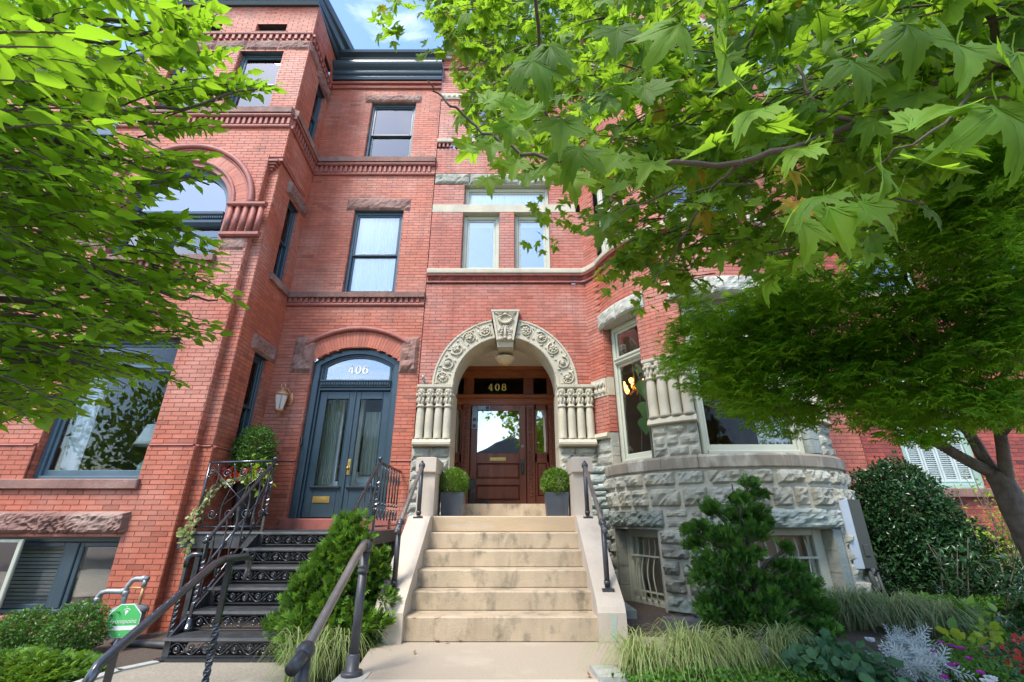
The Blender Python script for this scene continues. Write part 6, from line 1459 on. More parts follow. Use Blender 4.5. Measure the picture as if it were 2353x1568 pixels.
def scroll_panel(parent, p0, p1, zt0, zt1, h_, nb_, name='baluster', kind=0):
    """raking panel between plan points p0,p1; top rail heights zt0,zt1; height h_"""
    p0 = Vector(p0); p1 = Vector(p1); d_ = p1-p0; L_ = d_.length; d_.normalize(); fr = ((p0.x, p0.y, 0), (d_.x, d_.y), (d_.y, -d_.x))
    tz = lambda u: zt0+(zt1-zt0)*u/L_
    for i in range(nb_):
        u = L_*(i+.5)/nb_; zt_ = tz(u); g = MB(*fr)
        if kind == 0:
            g.tube([(u+.02*math.sin(q*6.28), 0, zt_-h_*q) for q in np.linspace(0, 1, 10)], .009, 6)
            for f_, rr_ in ((.42, .040), (.86, .045)):
                g.tube([(a, 0, b) for a, n_, b in spiral(u+.045, zt_-h_*f_, 0, rr_, .008, math.pi, 1.3, 16)], .0085, 6); g.ell((u+.045, 0, zt_-h_*f_), (.016, .016, .016), 6, 4)
        elif kind == 1:
            g.tube([(u, 0, zt_), (u, 0, zt_-h_*.12), (u+.012, 0, zt_-h_*.22), (u, 0, zt_-h_*.3), (u-.005, 0, zt_-h_*.62)], [.009, .012, .02, .009, .012], 7)
            g.tube([(u+.03*math.cos(a), 0, zt_-h_*.82+.07*math.sin(a)) for a in np.linspace(0, 2*math.pi, 16)], .009, 6); g.ell((u, 0, zt_-h_*.66), (.02, .02, .022), 7, 4); g.ell((u, 0, zt_-h_*.80), (.016, .014, .02), 6, 4)
        else:
            g.tube([(u+.05*math.sin(q*6.28)*.9, 0, zt_-h_*q) for q in np.linspace(0, 1, 16)], .008, 6)
            for f_, rr_, s_ in ((.18, .06, 1), (.80, .065, -1)): g.tube([(a, 0, b) for a, n_, b in spiral(u-.07*s_, zt_-h_*f_, 0, rr_, .01, 0, 1.5*s_, 20)], .008, 6); g.ell((u-.07*s_, 0, zt_-h_*f_), (.016, .012, .016), 6, 4)
        g.build(name, M['iron'], parent)
    return fr, L_, tz
def iron_railing(lab, X, top, bot, group='scrolled iron railings of the iron stair'):
    rl = thing('iron_railing', (X, top[0], .89), lab, 'railing', group)
    (y1, z1), (y0, z0) = top, bot
    fr, L_, tz = scroll_panel(rl, (X, y0), (X, y1), z0, z1, .62, 6)
    g = MB(); g.tube([(X, y0-.05, z0), (X, y0, z0+.03), (X, y1-.06, z1-.03), (X, y1, z1)], .021, 10, local=False); g.build('top_rail', M['iron'], rl)
    for dz in (.30, .62): g = MB(); g.tube([(X, y0, z0-dz+.02), (X, y1, z1-dz)], .012, 6, local=False); g.build('lower_rail', M['iron'], rl)
    twisted(y1, .89, z1+.03, X, .014, 26, (.25, .75), name='post', parent=rl)
    g = MB(); g.ell((X, -y1, z1+.055), (.03, .03, .03), 12, 8); g.build('ball_finial', M['iron'], rl)
    twisted(y0, .02, z0, X, .015, 24, (.3, .8), name='newel', parent=rl)
    g = MB((X, y0, .02)); g.lathe([(.06, 0), (.06, .03), (.045, .04), (.04, .09), (.03, .11), (.025, .12)], (0, 0, 0), 4); g.ell((0, 0, z0+.02), (.035, .035, .035), 12, 8); g.build('newel_base', M['iron'], rl)
    return rl
rL = iron_railing('left scrolled black railing of the iron stair, nearest the brick bay', -3.19, (6.19, 1.74), (5.13, .82))
rR = iron_railing('right scrolled black railing of the iron stair, nearest the stone steps', -1.82, (6.35, 1.76), (5.13, .82))
# landing rails
fr, L_, tz = scroll_panel(rL, (-4.06, 6.20), (-3.19, 6.20), 1.74, 1.76, .80, 4, kind=2)
g = MB(); g.tube([(-4.06, 6.2, 1.75), (-3.19, 6.2, 1.77)], .017, 8, local=False); g.tube([(-4.06, 6.2, .93), (-4.06, 6.2, 1.76)], .014, 8, local=False); g.tube([(-4.06, 6.2, .95), (-3.19, 6.2, .95)], .012, 8, local=False)
for s_ in (0, 1): g.tube([(-4.02+.80*s_, 6.2, .98), (-4.02+.80*(1-s_), 6.2, 1.70)], .006, 5, local=False)
g.build('landing_rail', M['iron'], rL)
scroll_panel(rR, (-1.82, 6.42), (-1.80, 7.5), 1.76, 1.74, .80, 7, kind=1)
g = MB(); g.tube([(-1.82, 6.35, 1.77), (-1.80, 7.55, 1.75)], .018, 8, local=False); g.tube([(-1.82, 6.35, .95), (-1.80, 7.55, .95)], .012, 8, local=False); g.build('landing_rail', M['iron'], rR)
po = thing('short_newel', (-3.37, 5.16, -.165), 'short black iron post with a bent arm beside the foot of the iron stair', 'post')
twisted(5.16, -.2, .62, -3.37, .016, 24, (.25, .7), name='post', parent=po); g = MB(); g.tube([(-3.37, 5.16, .58), (-3.37, 5.16, .67), (-3.33, 5.16, .70), (-3.20, 5.16, .70)], [.03, .034, .026, .018], 10, local=False); g.build('arm', M['iron'], po)
# ---------------------------------------------------------------- wall lantern of 406
wl = thing('wall_lantern', (-3.86, 7.6, 2.75), 'orange painted wall lantern with frosted panes beside the double door', 'lantern')
cx_, cyy = -3.93, 7.43
def hexa(z, r_): return [(cx_+r_*math.cos(a), cyy+r_*math.sin(a), z) for a in np.linspace(0, 2*math.pi, 7)[:6]]
g = MB(); V = hexa(2.76, .062)+hexa(3.0, .10); F = [(i, (i+1) % 6, 6+(i+1) % 6, 6+i) for i in range(6)]; g.add(V, F, False); g.build('lantern_glass', M['frost'], wl)
g = MB()
for a, b in zip(hexa(2.75, .066), hexa(3.01, .104)): g.tube([a, b], .008, 6, local=False)
g.lathe([(.02, 2.70), (.045, 2.72), (.075, 2.735), (.075, 2.755), (.06, 2.76)], (cx_, -cyy, 0), 6); g.lathe([(.108, 2.995), (.118, 3.005), (.118, 3.02), (.08, 3.06), (.05, 3.085), (.02, 3.10), (.02, 3.13)], (cx_, -cyy, 0), 6); g.ell((cx_, -cyy, 2.695), (.014, .014, .018))
g.tube([(cx_+.035*math.sin(a), cyy, 3.165+.045*math.cos(a)) for a in np.linspace(-2.6, 2.6, 14)], .009, 6, local=False); g.build('lantern_frame', M['copper'], wl)
g = MB(); g.tube([(cx_+.02, cyy+.02, 3.12), (cx_+.05, 7.50, 3.13), (cx_+.08, 7.56, 3.04), (cx_+.08, 7.58, 2.9)], [.012, .014, .016, .02], 8, local=False); g.lathe([(.0, 0), (.055, 0), (.06, .01)], (cx_+.08, -7.59, 2.95), 12); g.ell((cx_+.08, -7.585, 2.97), (.055, .02, .12), 12, 8); g.build('wall_bracket', M['copper'], wl)
# ---------------------------------------------------------------- urn planting on the iron landing
ur = thing('urn_planter', (-3.90, 6.95, .89), 'tall black square urn on the iron landing holding a boxwood and red flowers', 'planter')
g = MB((-3.90, 6.95, 0)); q2 = 1.414
g.lathe([(.15, .892), (.17, .93), (.13, .98), (.15, 1.02), (.22, 1.40), (.24, 1.52), (.275, 1.55), (.275, 1.60), (.24, 1.605), (.2, 1.56)], (0, 0, 0), 4) ; g.build('pot', M['urn'], ur)
ub = thing('boxwood_bush', (-3.92, 6.95, 1.6), 'upright boxwood bush growing from the black urn beside the lantern', 'shrub')
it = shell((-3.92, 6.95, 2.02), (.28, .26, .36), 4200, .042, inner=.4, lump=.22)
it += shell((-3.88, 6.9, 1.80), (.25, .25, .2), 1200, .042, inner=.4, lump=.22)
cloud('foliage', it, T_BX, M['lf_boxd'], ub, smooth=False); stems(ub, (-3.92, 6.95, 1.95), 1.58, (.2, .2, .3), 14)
fl = thing('red_begonia', (-3.95, 6.74, 1.58), 'red begonia flowers at the rim of the black urn', 'flower')
it = []
for _ in range(26):
    c_ = Vector((-4.02+random.gauss(0, .13), 6.72+random.gauss(0, .06), 1.66+random.gauss(0, .05)))
    for q in range(7): d_ = rv().normalized(); it.append((c_+d_*.012, d_, (d_+rv()*.5), .045, random.random()*.9))
cloud('petals', it, T_RD, M['pet_red'], fl)
it = [(Vector((-3.7+random.gauss(0, .11), 6.72+random.gauss(0, .07), 1.64+random.gauss(0, .09))), rv()+Vector((.6, -.4, .2)), rv()+Vector((0, -.5, .8)), random.uniform(.06, .12), random.random()*.9) for _ in range(130)]
lv = thing('lime_foliage', (-3.7, 6.74, 1.58), 'lime green leaves spilling from the right side of the black urn', 'plant'); cloud('leaf_mass', it, T_OV, M['lf_lime'], lv)
vn = thing('ivy_vine', (-3.95, 6.3, 1.6), 'variegated ivy trailing from the urn over the landing rail', 'plant')
it = []; g = MB()
for k in range(4):
    P = [Vector((-3.72-.03*k, 6.62, 1.62)), Vector((-3.86-.04*k, 6.25, 1.46)), Vector((-3.98-.04*k, 6.16, 1.22-.03*k)), Vector((-4.05-.03*k, 6.15, 1.0-.05*k)), Vector((-4.02-.05*k, 6.14, .72+.06*k)), Vector((-4.0-.06*k, 6.13, .45+.13*k))]
    g.tube([tuple(p) for p in P], .004, 4, local=False)
    for i in range(34):
        q = i/34*(len(P)-1); a = int(q); p = P[a].lerp(P[a+1], q-a)+rv()*.018
        it.append((p, rv()+Vector((0, -.3, -.8)), rv()*.5+Vector((0, -1, .3)), random.uniform(.035, .055), random.random()*.9))
g.build('vine_stem', M['twig'], vn); cloud('leaf_mass', it, T_RD, M['lf_grass'], vn)
# ---------------------------------------------------------------- gas meter and yard sign
gm = thing('gas_meter', (-4.35, 5.95, -.25), 'grey gas meter with galvanised pipes in front of the brick pier', 'meter')
g = MB((-4.42, 5.95, 0)); g.lathe([(.10, -.20), (.15, -.18), (.16, -.05), (.165, .04)], (0, 0, 0), 18); g.build('meter_body', M['meter'], gm)
g = MB((-4.42, 5.95, 0)); g.lathe([(.165, .04), (.185, .045), (.185, .065), (.17, .09), (.12, .115), (.05, .125)], (0, 0, 0), 18); g.build('meter_lid', M['galv'], gm)
g = MB(); y = 5.95
g.tube([(-4.52, y, .10), (-4.52, y, .22), (-4.56, y, .255), (-4.74, y, .255), (-4.80, y, .24), (-4.83, y, .20), (-4.83, y, .10)], .028, 10, local=False); g.tube([(-4.52, y, .20), (-4.52, y, .31), (-4.48, y, .37), (-4.44, y, .385), (-4.30, y, .385)], .028, 10, local=False)
g.tube([(-4.33, y, .385), (-4.33, y, .30)], .026, 10, local=False); 
for p in ((-4.52, y, .24), (-4.36, y, .385), (-4.56, y, .255), (-4.83, y, .17)): g.ell((p[0], -p[1], p[2]), (.038, .038, .036), 10, 6)
g.build('pipe', M['galv'], gm)
g = MB(); g.tube([(-4.33, y, .31), (-4.33, y, .11)], .018, 8, local=False); g.tube([(-4.50, y, .295), (-4.30, y, .285)], .012, 8, local=False); g.build('copper_pipe', M['copper'], gm)
g = MB(); g.tube([(-4.30, 5.7, -.20), (-3.62, 5.55, -.19), (-3.56, 5.54, -.21), (-3.55, 5.54, -.34)], .035, 10, local=False); g.build('ground_pipe', M['iron_d'], gm)
sg = thing('yard_sign', (-4.2, 5.5, -.25), 'green octagonal security sign with white lettering on a thin metal stake', 'sign')
SO = Vector((-4.10, 5.47, .045)); fr = (tuple(SO), (.98, .17), (.17, -.98))
def octo(r_, dz=0): return [(r_*math.cos(R(22.5+45*i)), r_*math.sin(R(22.5+45*i))+dz) for i in range(8)]
g = MB(*fr); g.poly(octo(.168), -.004, .0); g.build('sign_border', M['white'], sg)
g = MB(*fr); g.poly(octo(.160), .0, .003); g.build('sign_face', M['signg'], sg)
g = MB(*fr); g.poly([(-.142, -.085), (.142, -.085), (.146, -.045), (-.146, -.045)], .003, .0045); g.poly(ellp(.01, .085, .016, .016, 0, 360, 12), .003, .0045); g.poly([(-.0, .078), (.018, .078), (.005, .045)], .0032, .0047); stroke(g, ellp(.01, .085, .032, .03, 25, 155, 8), .006, .003, .0045)
for z in (.13, -.125): g.poly(ellp(0, z, .005, .005, 0, 360, 6), .003, .0046)
g.build('sign_print', M['white'], sg)
tx = bpy.data.curves.new('lettering', 'FONT'); tx.body = 'Frontpoint'; tx.size = .058; tx.extrude = .0008; tx.align_x = 'CENTER'; tx.shear = .15; tx.materials.append(M['white'])
tmp = bpy.data.objects.new('lettering', tx); col.objects.link(tmp); bpy.context.view_layer.update()
lm = bpy.data.meshes.new_from_object(tmp.evaluated_get(bpy.context.evaluated_depsgraph_get())); bpy.data.objects.remove(tmp); lm.name = 'lettering'; lm.materials.clear(); lm.materials.append(M['white'])
to = bpy.data.objects.new('lettering', lm); col.objects.link(to); to.parent = sg
n3 = Vector((.17, -.98, 0)).normalized(); u3 = Vector((.98, .17, 0)).normalized(); mm = Matrix((u3, Vector((0, 0, 1)), n3)).transposed().to_4x4(); mm.translation = SO+n3*.004+Vector((0, 0, -.022))-WP[sg.name]; to.matrix_local = mm
g = MB(); g.tube([(-4.10, 5.49, -.08), (-4.22, 5.46, -.40)], .012, 6, local=False); g.build('stake', M['galv'], sg)
# conduit cover at the bay
bc = thing('conduit_cover', (4.23, 6.1, .47), 'tall grey plastic utility cover on the right side of the round bay', 'utility box')
g = MB((4.227, 6.05, 0)); g.bev(-.062, .058, -.18, .0, .475, 1.286, .008); g.build('cover', M['box'], bc)
g = MB((4.227, 6.05, 0)); g.box(.059, .22, -.17, -.02, .485, 1.276); g.bev(.11, .17, -.02, -.008, .62, .75, .004); g.build('side_cabinet', M['box_d'], bc)
g = MB(); g.tube([(4.36, 6.12, .48), (4.39, 6.12, .33), (4.41, 6.12, -.1)], .032, 10, local=False); g.tube([(4.46, 6.12, .44), (4.52, 6.12, -.1)], .018, 8, local=False); g.build('conduit', M['box_d'], bc)
# =================================================================== shrubs and garden
def gp(px, py, z): 
    yc = (py-_cy)/_f; t = (z-CH)/(_s-yc*_c); return Vector(((px-_cx)/_f*t, t*(_c+_s*yc), z))
for (x, y, r_, h_, lab) in ((-4.25, 5.36, .29, .42, 'round boxwood shrub beside the gas meter'), (-5.10, 5.45, .29, .34, 'low boxwood shrub at the far left under the basement window')):
    b = thing('boxwood_shrub', (x, y, -.22), lab, 'shrub', 'boxwood shrubs under the basement window'); dx = -.22 if x > -4.5 else 0
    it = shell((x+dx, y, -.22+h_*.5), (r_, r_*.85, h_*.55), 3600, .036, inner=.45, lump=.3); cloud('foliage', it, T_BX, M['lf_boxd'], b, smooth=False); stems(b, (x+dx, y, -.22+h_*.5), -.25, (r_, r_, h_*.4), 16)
jn = thing('juniper_mat', (-4.1, 4.75, -.22), 'low bright green juniper spreading at the left edge of the path', 'shrub')
it = []
for _ in range(3600):
    a = random.random()*6.28; q = math.sqrt(random.random()); x = -4.35+.75*q*math.cos(a); y = 4.62+.5*q*math.sin(a); z = gzl(x, y)+.01+.15*(1-q*q)*random.random()+.05*random.random()
    it.append((Vector((x, y, z)), Vector((math.cos(a), math.sin(a), random.uniform(.1, .9)))+rv()*.4, Vector((0, 0, 1))+rv()*.4, random.uniform(.05, .09), random.random()*.9))
cloud('foliage', it, T_FN, M['lf_hin'], jn)
it = []
for _ in range(110): p = gp(random.uniform(-60, 70), random.uniform(1545, 1575), -.2); it.append((p+Vector((0, 0, .03)), rv(), Vector((0, 0, 1))+rv()*.4, .05, random.random()*.95))
lc = thing('yellow_coleus', (-3.9, 4.1, -.25), 'yellow and red leaved bedding plant in the bottom left corner', 'plant'); cloud('leaf_mass', it, T_RD, M['lf_grass'], lc)
cloud('leaf_mass', [(p+Vector((.05, .05, .01)), a, b_, .045, .4) for p, a, b_, s_, t_ in it[:60]], T_RD, M['pet_red'], lc)
def hinoki(name, base, pads, lab, m_, size=.085, dens=1.):
    root = thing(name, base, lab, 'shrub'); it = []; g = MB(); top = max(p[2] for p in pads)
    bx_, by_ = base[0], base[1]
    for (x, y, z, rx, rz) in pads:
        g.tube([(bx_, by_, max(base[2], z-.35)), ((bx_+x)/2, (by_+y)/2, z-.12), (x, y, z)], [.016, .012, .005], 6, local=False)
        n = int(4200*rx*rx*dens)+40
        for _ in range(n):
            d_ = rv().normalized(); q = random.random()**.45; lm = 1+.7*noise.noise(d_*2.2+Vector((x*5, y*5, z*5)))
            p = Vector((x+d_.x*rx*q*lm, y+d_.y*rx*q*lm, z+d_.z*rz*q*lm))
            out = Vector((p.x-bx_, p.y-by_, .2)); out.normalize()
            yd = (out*.7+d_*.8+Vector((0, 0, .45))+rv()*.4).normalized(); nm = (rv()*.8+d_+Vector((0, 0, .3)))
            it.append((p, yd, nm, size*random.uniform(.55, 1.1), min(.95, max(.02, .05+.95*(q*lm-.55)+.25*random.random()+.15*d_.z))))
    g.tube([(bx_, by_, base[2]-.05), (bx_+.01, by_, base[2]+(top-base[2])*.5), (bx_, by_, top)], [.035, .022, .006], 8, local=False)
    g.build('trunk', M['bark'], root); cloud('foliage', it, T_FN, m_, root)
pads = []
B = Vector((-1.66, 4.92, -.16))
random.seed(21)
for z, r_, n in ((-.02, .50, 15), (.12, .50, 15), (.26, .43, 13), (.42, .37, 12), (.56, .30, 10), (.70, .22, 8), (.82, .14, 5), (.92, .09, 3), (1.0, .05, 2)):
    for i in range(n):
        a = 6.28*i/n+random.random()*.6; q = r_*random.uniform(.62, 1.05); pads.append((B.x+q*math.cos(a)*1.02, B.y+q*math.sin(a)*.8, z+random.uniform(-.05, .06), random.uniform(.10, .15)*(.7+.6*r_), random.uniform(.07, .11)))
pads += [(-1.28, 4.85, .62, .06, .09), (-1.27, 4.85, .70, .04, .06), (-1.9, 4.9, .66, .07, .1), (-1.18, 4.8, .34, .08, .09), (-1.2, 4.75, .16, .1, .09)]
hinoki('conical_cypress', (B.x, B.y, -.2), pads, 'bright green dwarf cypress between the iron stair and the stone steps', M['lf_hin'], .095, .75)
pads = []
B = Vector((2.30, 4.90, -.02))
for px, py, rr in ((1715, 1110, .07), (1700, 1150, .09), (1745, 1135, .06), (1640, 1170, .10), (1690, 1190, .12), (1735, 1185, .09), (1615, 1215, .10), (1665, 1235, .14), (1730, 1230, .12), (1600, 1250, .08), (1640, 1290, .14), (1700, 1285, .15), (1755, 1195, .05), (1620, 1330, .12), (1680, 1340, .16), (1740, 1330, .12), (1790, 1300, .08), (1830, 1300, .07), (1790, 1345, .12), (1850, 1350, .12), (1640, 1385, .12), (1700, 1395, .15), (1770, 1385, .14), (1840, 1390, .13), (1885, 1400, .09), (1650, 1430, .13), (1710, 1445, .16), (1780, 1440, .16), (1850, 1440, .14), (1895, 1445, .09), (1625, 1415, .08), (1680, 1465, .10), (1820, 1460, .1), (1580, 1222, .06), (1800, 1265, .05), (1735, 1270, .10)):
    for k in range(2):
        p = at(px+random.uniform(-10, 10), py+random.uniform(-8, 8), B.y+random.uniform(-.32, .25)*(.4+rr*4)); pads.append((p.x, p.y, p.z, rr*.95, rr*.62))
hinoki('layered_cypress', (B.x, B.y, -.05), [(a_, b_, c_, d_*1.08, e_*1.1) for a_, b_, c_, d_, e_ in pads], 'dark green layered hinoki cypress in front of the round bay basement', M['lf_hind'], .085, .95)
# dark clipped holly
hl = thing('holly_column', (5.35, 6.4, 0), 'tall dark glossy holly beside the bay at the right', 'shrub')
it = shell((5.50, 6.75, 1.08), (.60, .5, .76), 15000, .058, inner=.5, lump=.22); it += shell((5.98, 6.65, .60), (.42, .42, .55), 8000, .058, inner=.5, lump=.25); it += shell((5.25, 6.8, .5), (.4, .4, .6), 5000, .058, inner=.6, lump=.3)
cloud('foliage', it, T_BX, M['lf_holly'], hl, smooth=False); stems(hl, (5.6, 6.8, .5), -.05, (.3, .2, .4), 12, th=.012)
# mixed dark shrub in the right corner
rs = thing('laurel_shrub', (5.9, 5.6, 0), 'loose dark leaved shrub in the lower right corner of the garden', 'shrub'); it = []; g = MB()
for _ in range(70):
    b_ = Vector((random.uniform(4.9, 6.9), random.uniform(5.1, 6.0), .0)); e = b_+Vector((random.uniform(-.3, .3), random.uniform(-.4, .2), random.uniform(.35, .85))); g.tube([b_, (b_+e)/2+rv()*.03, e], [.008, .006, .003], 5, local=False)
    for k in range(44):
        q = random.uniform(.25, 1.05); p = b_.lerp(e, q)+rv()*.075; it.append((p, rv()+Vector((0, -.3, .1)), rv()*.6+Vector((0, 0, 1)), random.uniform(.06, .11), min(.95, random.random()*.9)))
g.build('stem', M['bark'], rs); cloud('foliage', it, T_LONG, M['lf_holly'], rs)
bs = thing('lime_barberry', (6.0, 5.8, .0), 'thin airy shrub with lime yellow leaves beside the maple trunk', 'shrub'); it = []; g = MB()
for _ in range(34):
    b_ = Vector((random.uniform(5.75, 6.4), random.uniform(5.7, 6.1), .3)); e = b_+Vector((random.uniform(-.35, .5), random.uniform(-.2, .2), random.uniform(.5, 1.35))); g.tube([b_, (b_+e)/2+rv()*.03, e], [.006, .005, .003], 5, local=False)
    for k in range(30): q = random.uniform(.2, 1.02); p = b_.lerp(e, q)+rv()*.05; it.append((p, rv()+Vector((.3, -.3, .2)), rv()*.6+Vector((0, 0, 1)), random.uniform(.035, .06), min(.95, random.random())))
g.build('stem', M['twig'], bs); cloud('foliage', it, T_OV, M['lf_lime'], bs)
# low boxwood edging behind the sedge
lb = thing('low_hedge', (4.6, 5.6, 0), 'low fine leaved green hedge below the utility cover', 'hedge'); it = []
for _ in range(6500):
    x = random.uniform(3.3, 5.5); y = random.uniform(5.35, 5.95); z = gz(x, y)+(.24+.07*noise.noise(Vector((x*3, y*3, 0))))*random.random()**.5+.02; it.append((Vector((x, y, z)), rv()+Vector((0, 0, .8)), rv()+Vector((0, -.3, .6)), random.uniform(.03, .05), random.random()*.9))
cloud('foliage', it, T_BX, M['lf_low'], lb, smooth=False)
def sedge(base, rad, n, ln, lab, m_, lean=(0, 0), name='sedge', h=1., group='sedge clumps in the garden'):
    root = thing(name, base, lab, 'grass', group); V = []; F = []; T = []
    for _ in range(n):
        a = random.random()*6.28; q = math.sqrt(random.random()); x = base[0]+rad[0]*q*math.cos(a); y = base[1]+rad[1]*q*math.sin(a); z = base[2]-.02
        b = random.random()*6.28; d_ = Vector((math.cos(b)+lean[0], math.sin(b)+lean[1], 0)); d_.normalize(); l = ln*random.uniform(.5, 1.15); w_ = random.uniform(.0036, .0072); sd = Vector((-d_.y, d_.x, 0)); out = random.uniform(.55, 1.25); t_ = random.random()*.95
        k = len(V); ns = 6
        for i in range(ns+1):
            s_ = i/ns; hh = l*h*(.95*math.sin(min(1, s_*1.05)*math.pi*.62)-.55*out*s_*s_*s_); rr = l*out*(s_**1.35)
            p = Vector((x, y, z))+d_*rr+Vector((0, 0, max(.005, hh))); ww = w_*(1-.85*s_); V += [p-sd*ww, p+sd*ww]
        for i in range(ns): F.append((k+2*i, k+2*i+1, k+2*i+3, k+2*i+2)); T.append(t_)
    V = np.array([tuple(v) for v in V])-np.array(base); me = mesh_of('blades', V.tolist(), F, m_, T, True); o = link('blades', me, base, root); o['kind'] = 'stuff'
for i, (px, py, r_, n, l, lab, m_, ln) in enumerate((
    (1480, 1545, .12, 340, .36, 'pale yellow green sedge clump nearest the walkway', 'lf_grass', (-.5, -.3)),
    (1590, 1535, .14, 420, .40, 'large pale variegated sedge clump right of the walkway', 'lf_grass', (.2, -.5)),
    (1700, 1525, .10, 260, .33, 'brownish sedge clump beside the path spotlight', 'lf_grass', (.3, -.4)),
    (1800, 1510, .11, 280, .34, 'sedge clump in front of the layered cypress', 'lf_grass', (.3, -.3)),
    (1960, 1440, .14, 420, .46, 'tall grey green sedge clump below the low hedge', 'lf_grassd', (.5, -.4)),
    (2075, 1450, .14, 420, .44, 'middle grey green sedge clump behind the silver plant', 'lf_grassd', (.6, -.4)),
    (2185, 1465, .12, 320, .40, 'rightmost grey green sedge clump beside the hosta', 'lf_grassd', (.6, -.4)))):
    p = gp(px, py, 0); sedge((p.x, p.y, gz(p.x, p.y)), (r_, r_*.8), n, l, lab, M[m_], ln)
p = gp(760, 1552, -.18); sedge((p.x-.02, p.y+.12, -.2), (.13, .12), 330, .42, 'yellow green sedge clump behind the bronze handrail', M['lf_grass'], (.1, -.4), h=1.15)
p = gp(690, 1575, -.18); sedge((p.x, p.y, -.2), (.12, .10), 150, .42, 'thin pale sedge tuft at the bottom edge by the bronze rail end', M['lf_grass'], (-.2, -.3), h=1.15)
def mound(name, pts, n, size, templ, m_, lab, cat='plant', hh=.10, sp=.13, up=1.):
    p0 = gp(*pts[0], 0); root = thing(name, (p0.x, p0.y, 0), lab, cat); it = []
    for _ in range(n):
        px, py = random.choice(pts); c_ = gp(px, py, 0.02); p = c_+Vector((random.gauss(0, sp), random.gauss(0, sp*.8), 0)); p.z = gz(p.x, p.y)+.02+hh*random.random()
        it.append((p, rv()+Vector((0, -.2, .3)), Vector((0, -.35, up))+rv()*.45, size*random.uniform(.6, 1.25), random.random()*.95))
    cloud('foliage', it, templ, m_, root); return root
mound('low_groundcover', [(1540, 1556), (1610, 1550), (1670, 1562), (1500, 1566)], 1500, .038, T_OV, M['lf_low'], 'low bright green groundcover under the pale sedge at the bottom edge', hh=.10, sp=.09)
mound('heuchera', [(1850, 1500), (1900, 1515), (1960, 1540), (2000, 1560), (1880, 1550)], 620, .075, T_RD, M['lf_heu'], 'grey green lobed heuchera left of the silver plant', hh=.15, sp=.11)
mound('small_leaf_creeper', [(1790, 1550), (1840, 1560), (1760, 1570), (1730, 1535)], 1500, .03, T_OV, M['lf_low'], 'small leaved creeper between the sedge and the heuchera', hh=.09, sp=.10)
mound('silver_dusty_miller', [(2090, 1505), (2120, 1530), (2090, 1555), (2150, 1560), (2080, 1520)], 260, .13, T_FE, M['lf_silver'], 'silver white dusty miller at the bottom right', hh=.16, sp=.06, up=.5)
mound('petunia_bed', [(2200, 1515), (2240, 1535), (2270, 1560), (2180, 1545), (2220, 1560)], 2200, .034, T_OV, M['lf_low'], 'green bedding with small magenta flowers right of the silver plant', hh=.12, sp=.11)
mg = thing('magenta_flowers', (4.1, 4.2, 0), 'small magenta flowers above the green bedding', 'flower'); it = []
for px, py in ((2165, 1487), (2185, 1490), (2200, 1497), (2215, 1503), (2262, 1497), (2150, 1512), (2230, 1525), (2200, 1530), (2255, 1550), (2172, 1560), (2190, 1545)):
    c_ = gp(px, py, .10)+Vector((0, 0, random.uniform(.0, .04)))
    for q in range(5): a = q*1.257; it.append((c_, Vector((math.cos(a), math.sin(a)*.6, .5)), Vector((0, -.5, 1)), .026, random.random()*.9))
cloud('petals', it, T_RD, M['pet_mag'], mg)
mound('hosta', [(2230, 1440), (2215, 1462), (2250, 1470), (2275, 1455)], 70, .17, T_OV, M['lf_low'], 'broad leaved hosta beside the sedge at the right', hh=.22, sp=.12)
mound('lime_hosta', [(2285, 1478), (2270, 1500), (2215, 1505), (2240, 1495)], 70, .085, T_RD, M['lf_lime'], 'lime yellow round leaved plant in front of the hosta', hh=.14, sp=.09)
mound('red_coleus', [(2330, 1520), (2345, 1545), (2310, 1530), (2360, 1560), (2350, 1500)], 110, .042, T_RD, M['pet_red'], 'red flowers and leaves in the bottom right corner', 'flower', hh=.10, sp=.08)
mound('dark_bedding', [(2330, 1520), (2345, 1555), (2290, 1550), (2360, 1490)], 700, .05, T_OV, M['lf_heu'], 'dark green bedding around the red flowers', hh=.08, sp=.14)
mound('corner_groundcover', [(2330, 1400), (2300, 1420), (2360, 1430), (2340, 1460)], 900, .07, T_OV, M['lf_holly'], 'dark groundcover under the laurel shrub', hh=.16, sp=.2)
wf = thing('white_flowers', (3.0, 4.7, 0), 'single white flowers among the sedge and bedding', 'flower'); it = []
for px, py, zz_ in ((2000, 1472, .12), (2278, 1562, .08), (2270, 1570, .08)):
    c_ = gp(px, py, zz_)
    for q in range(6): a = q*1.047; it.append((c_, Vector((math.cos(a), math.sin(a)*.6, .4)), Vector((0, -.6, 1)), .04, .4))
cloud('petals', it, T_RD, M['pet_w'], wf)
lp = thing('path_lantern', (1.95, 5.55, 0), 'small black garden lantern in front of the stone bay', 'lantern')
p = gp(1607, 1425, .0); p = at(1607, 1415, 5.35)
g = MB((p.x, p.y, p.z-.10)); g.lathe([(.035, 0), (.045, .09)], (0, 0, 0), 4); g.build('lantern_glass', M['box'], lp)
g = MB((p.x, p.y, p.z-.10)); g.lathe([(.065, .09), (.06, .105), (.02, .125)], (0, 0, 0), 4); g.lathe([(.045, -.012), (.04, 0)], (0, 0, 0), 4); g.tube([(0, 0, -.01), (0, 0, -.2)], .010, 6)
for a in range(4): b_ = a*math.pi/2; g.tube([(.036*math.cos(b_), .036*math.sin(b_), 0), (.046*math.cos(b_), .046*math.sin(b_), .09)], .004, 5)
g.build('lantern_frame', M['iron'], lp)
sl = thing('path_spotlight', (2.1, 4.55, 0), 'small black path light tilted among the sedge', 'lantern'); p = gp(1752, 1468, .12)
g = MB(tuple(p), (.95, .2), (.2, -.95)); g.poly([(-.055, .0), (-.035, .045), (.04, .03), (.065, -.03), (-.0, -.045)], -.05, .04); g.build('cap', M['iron_d'], sl)
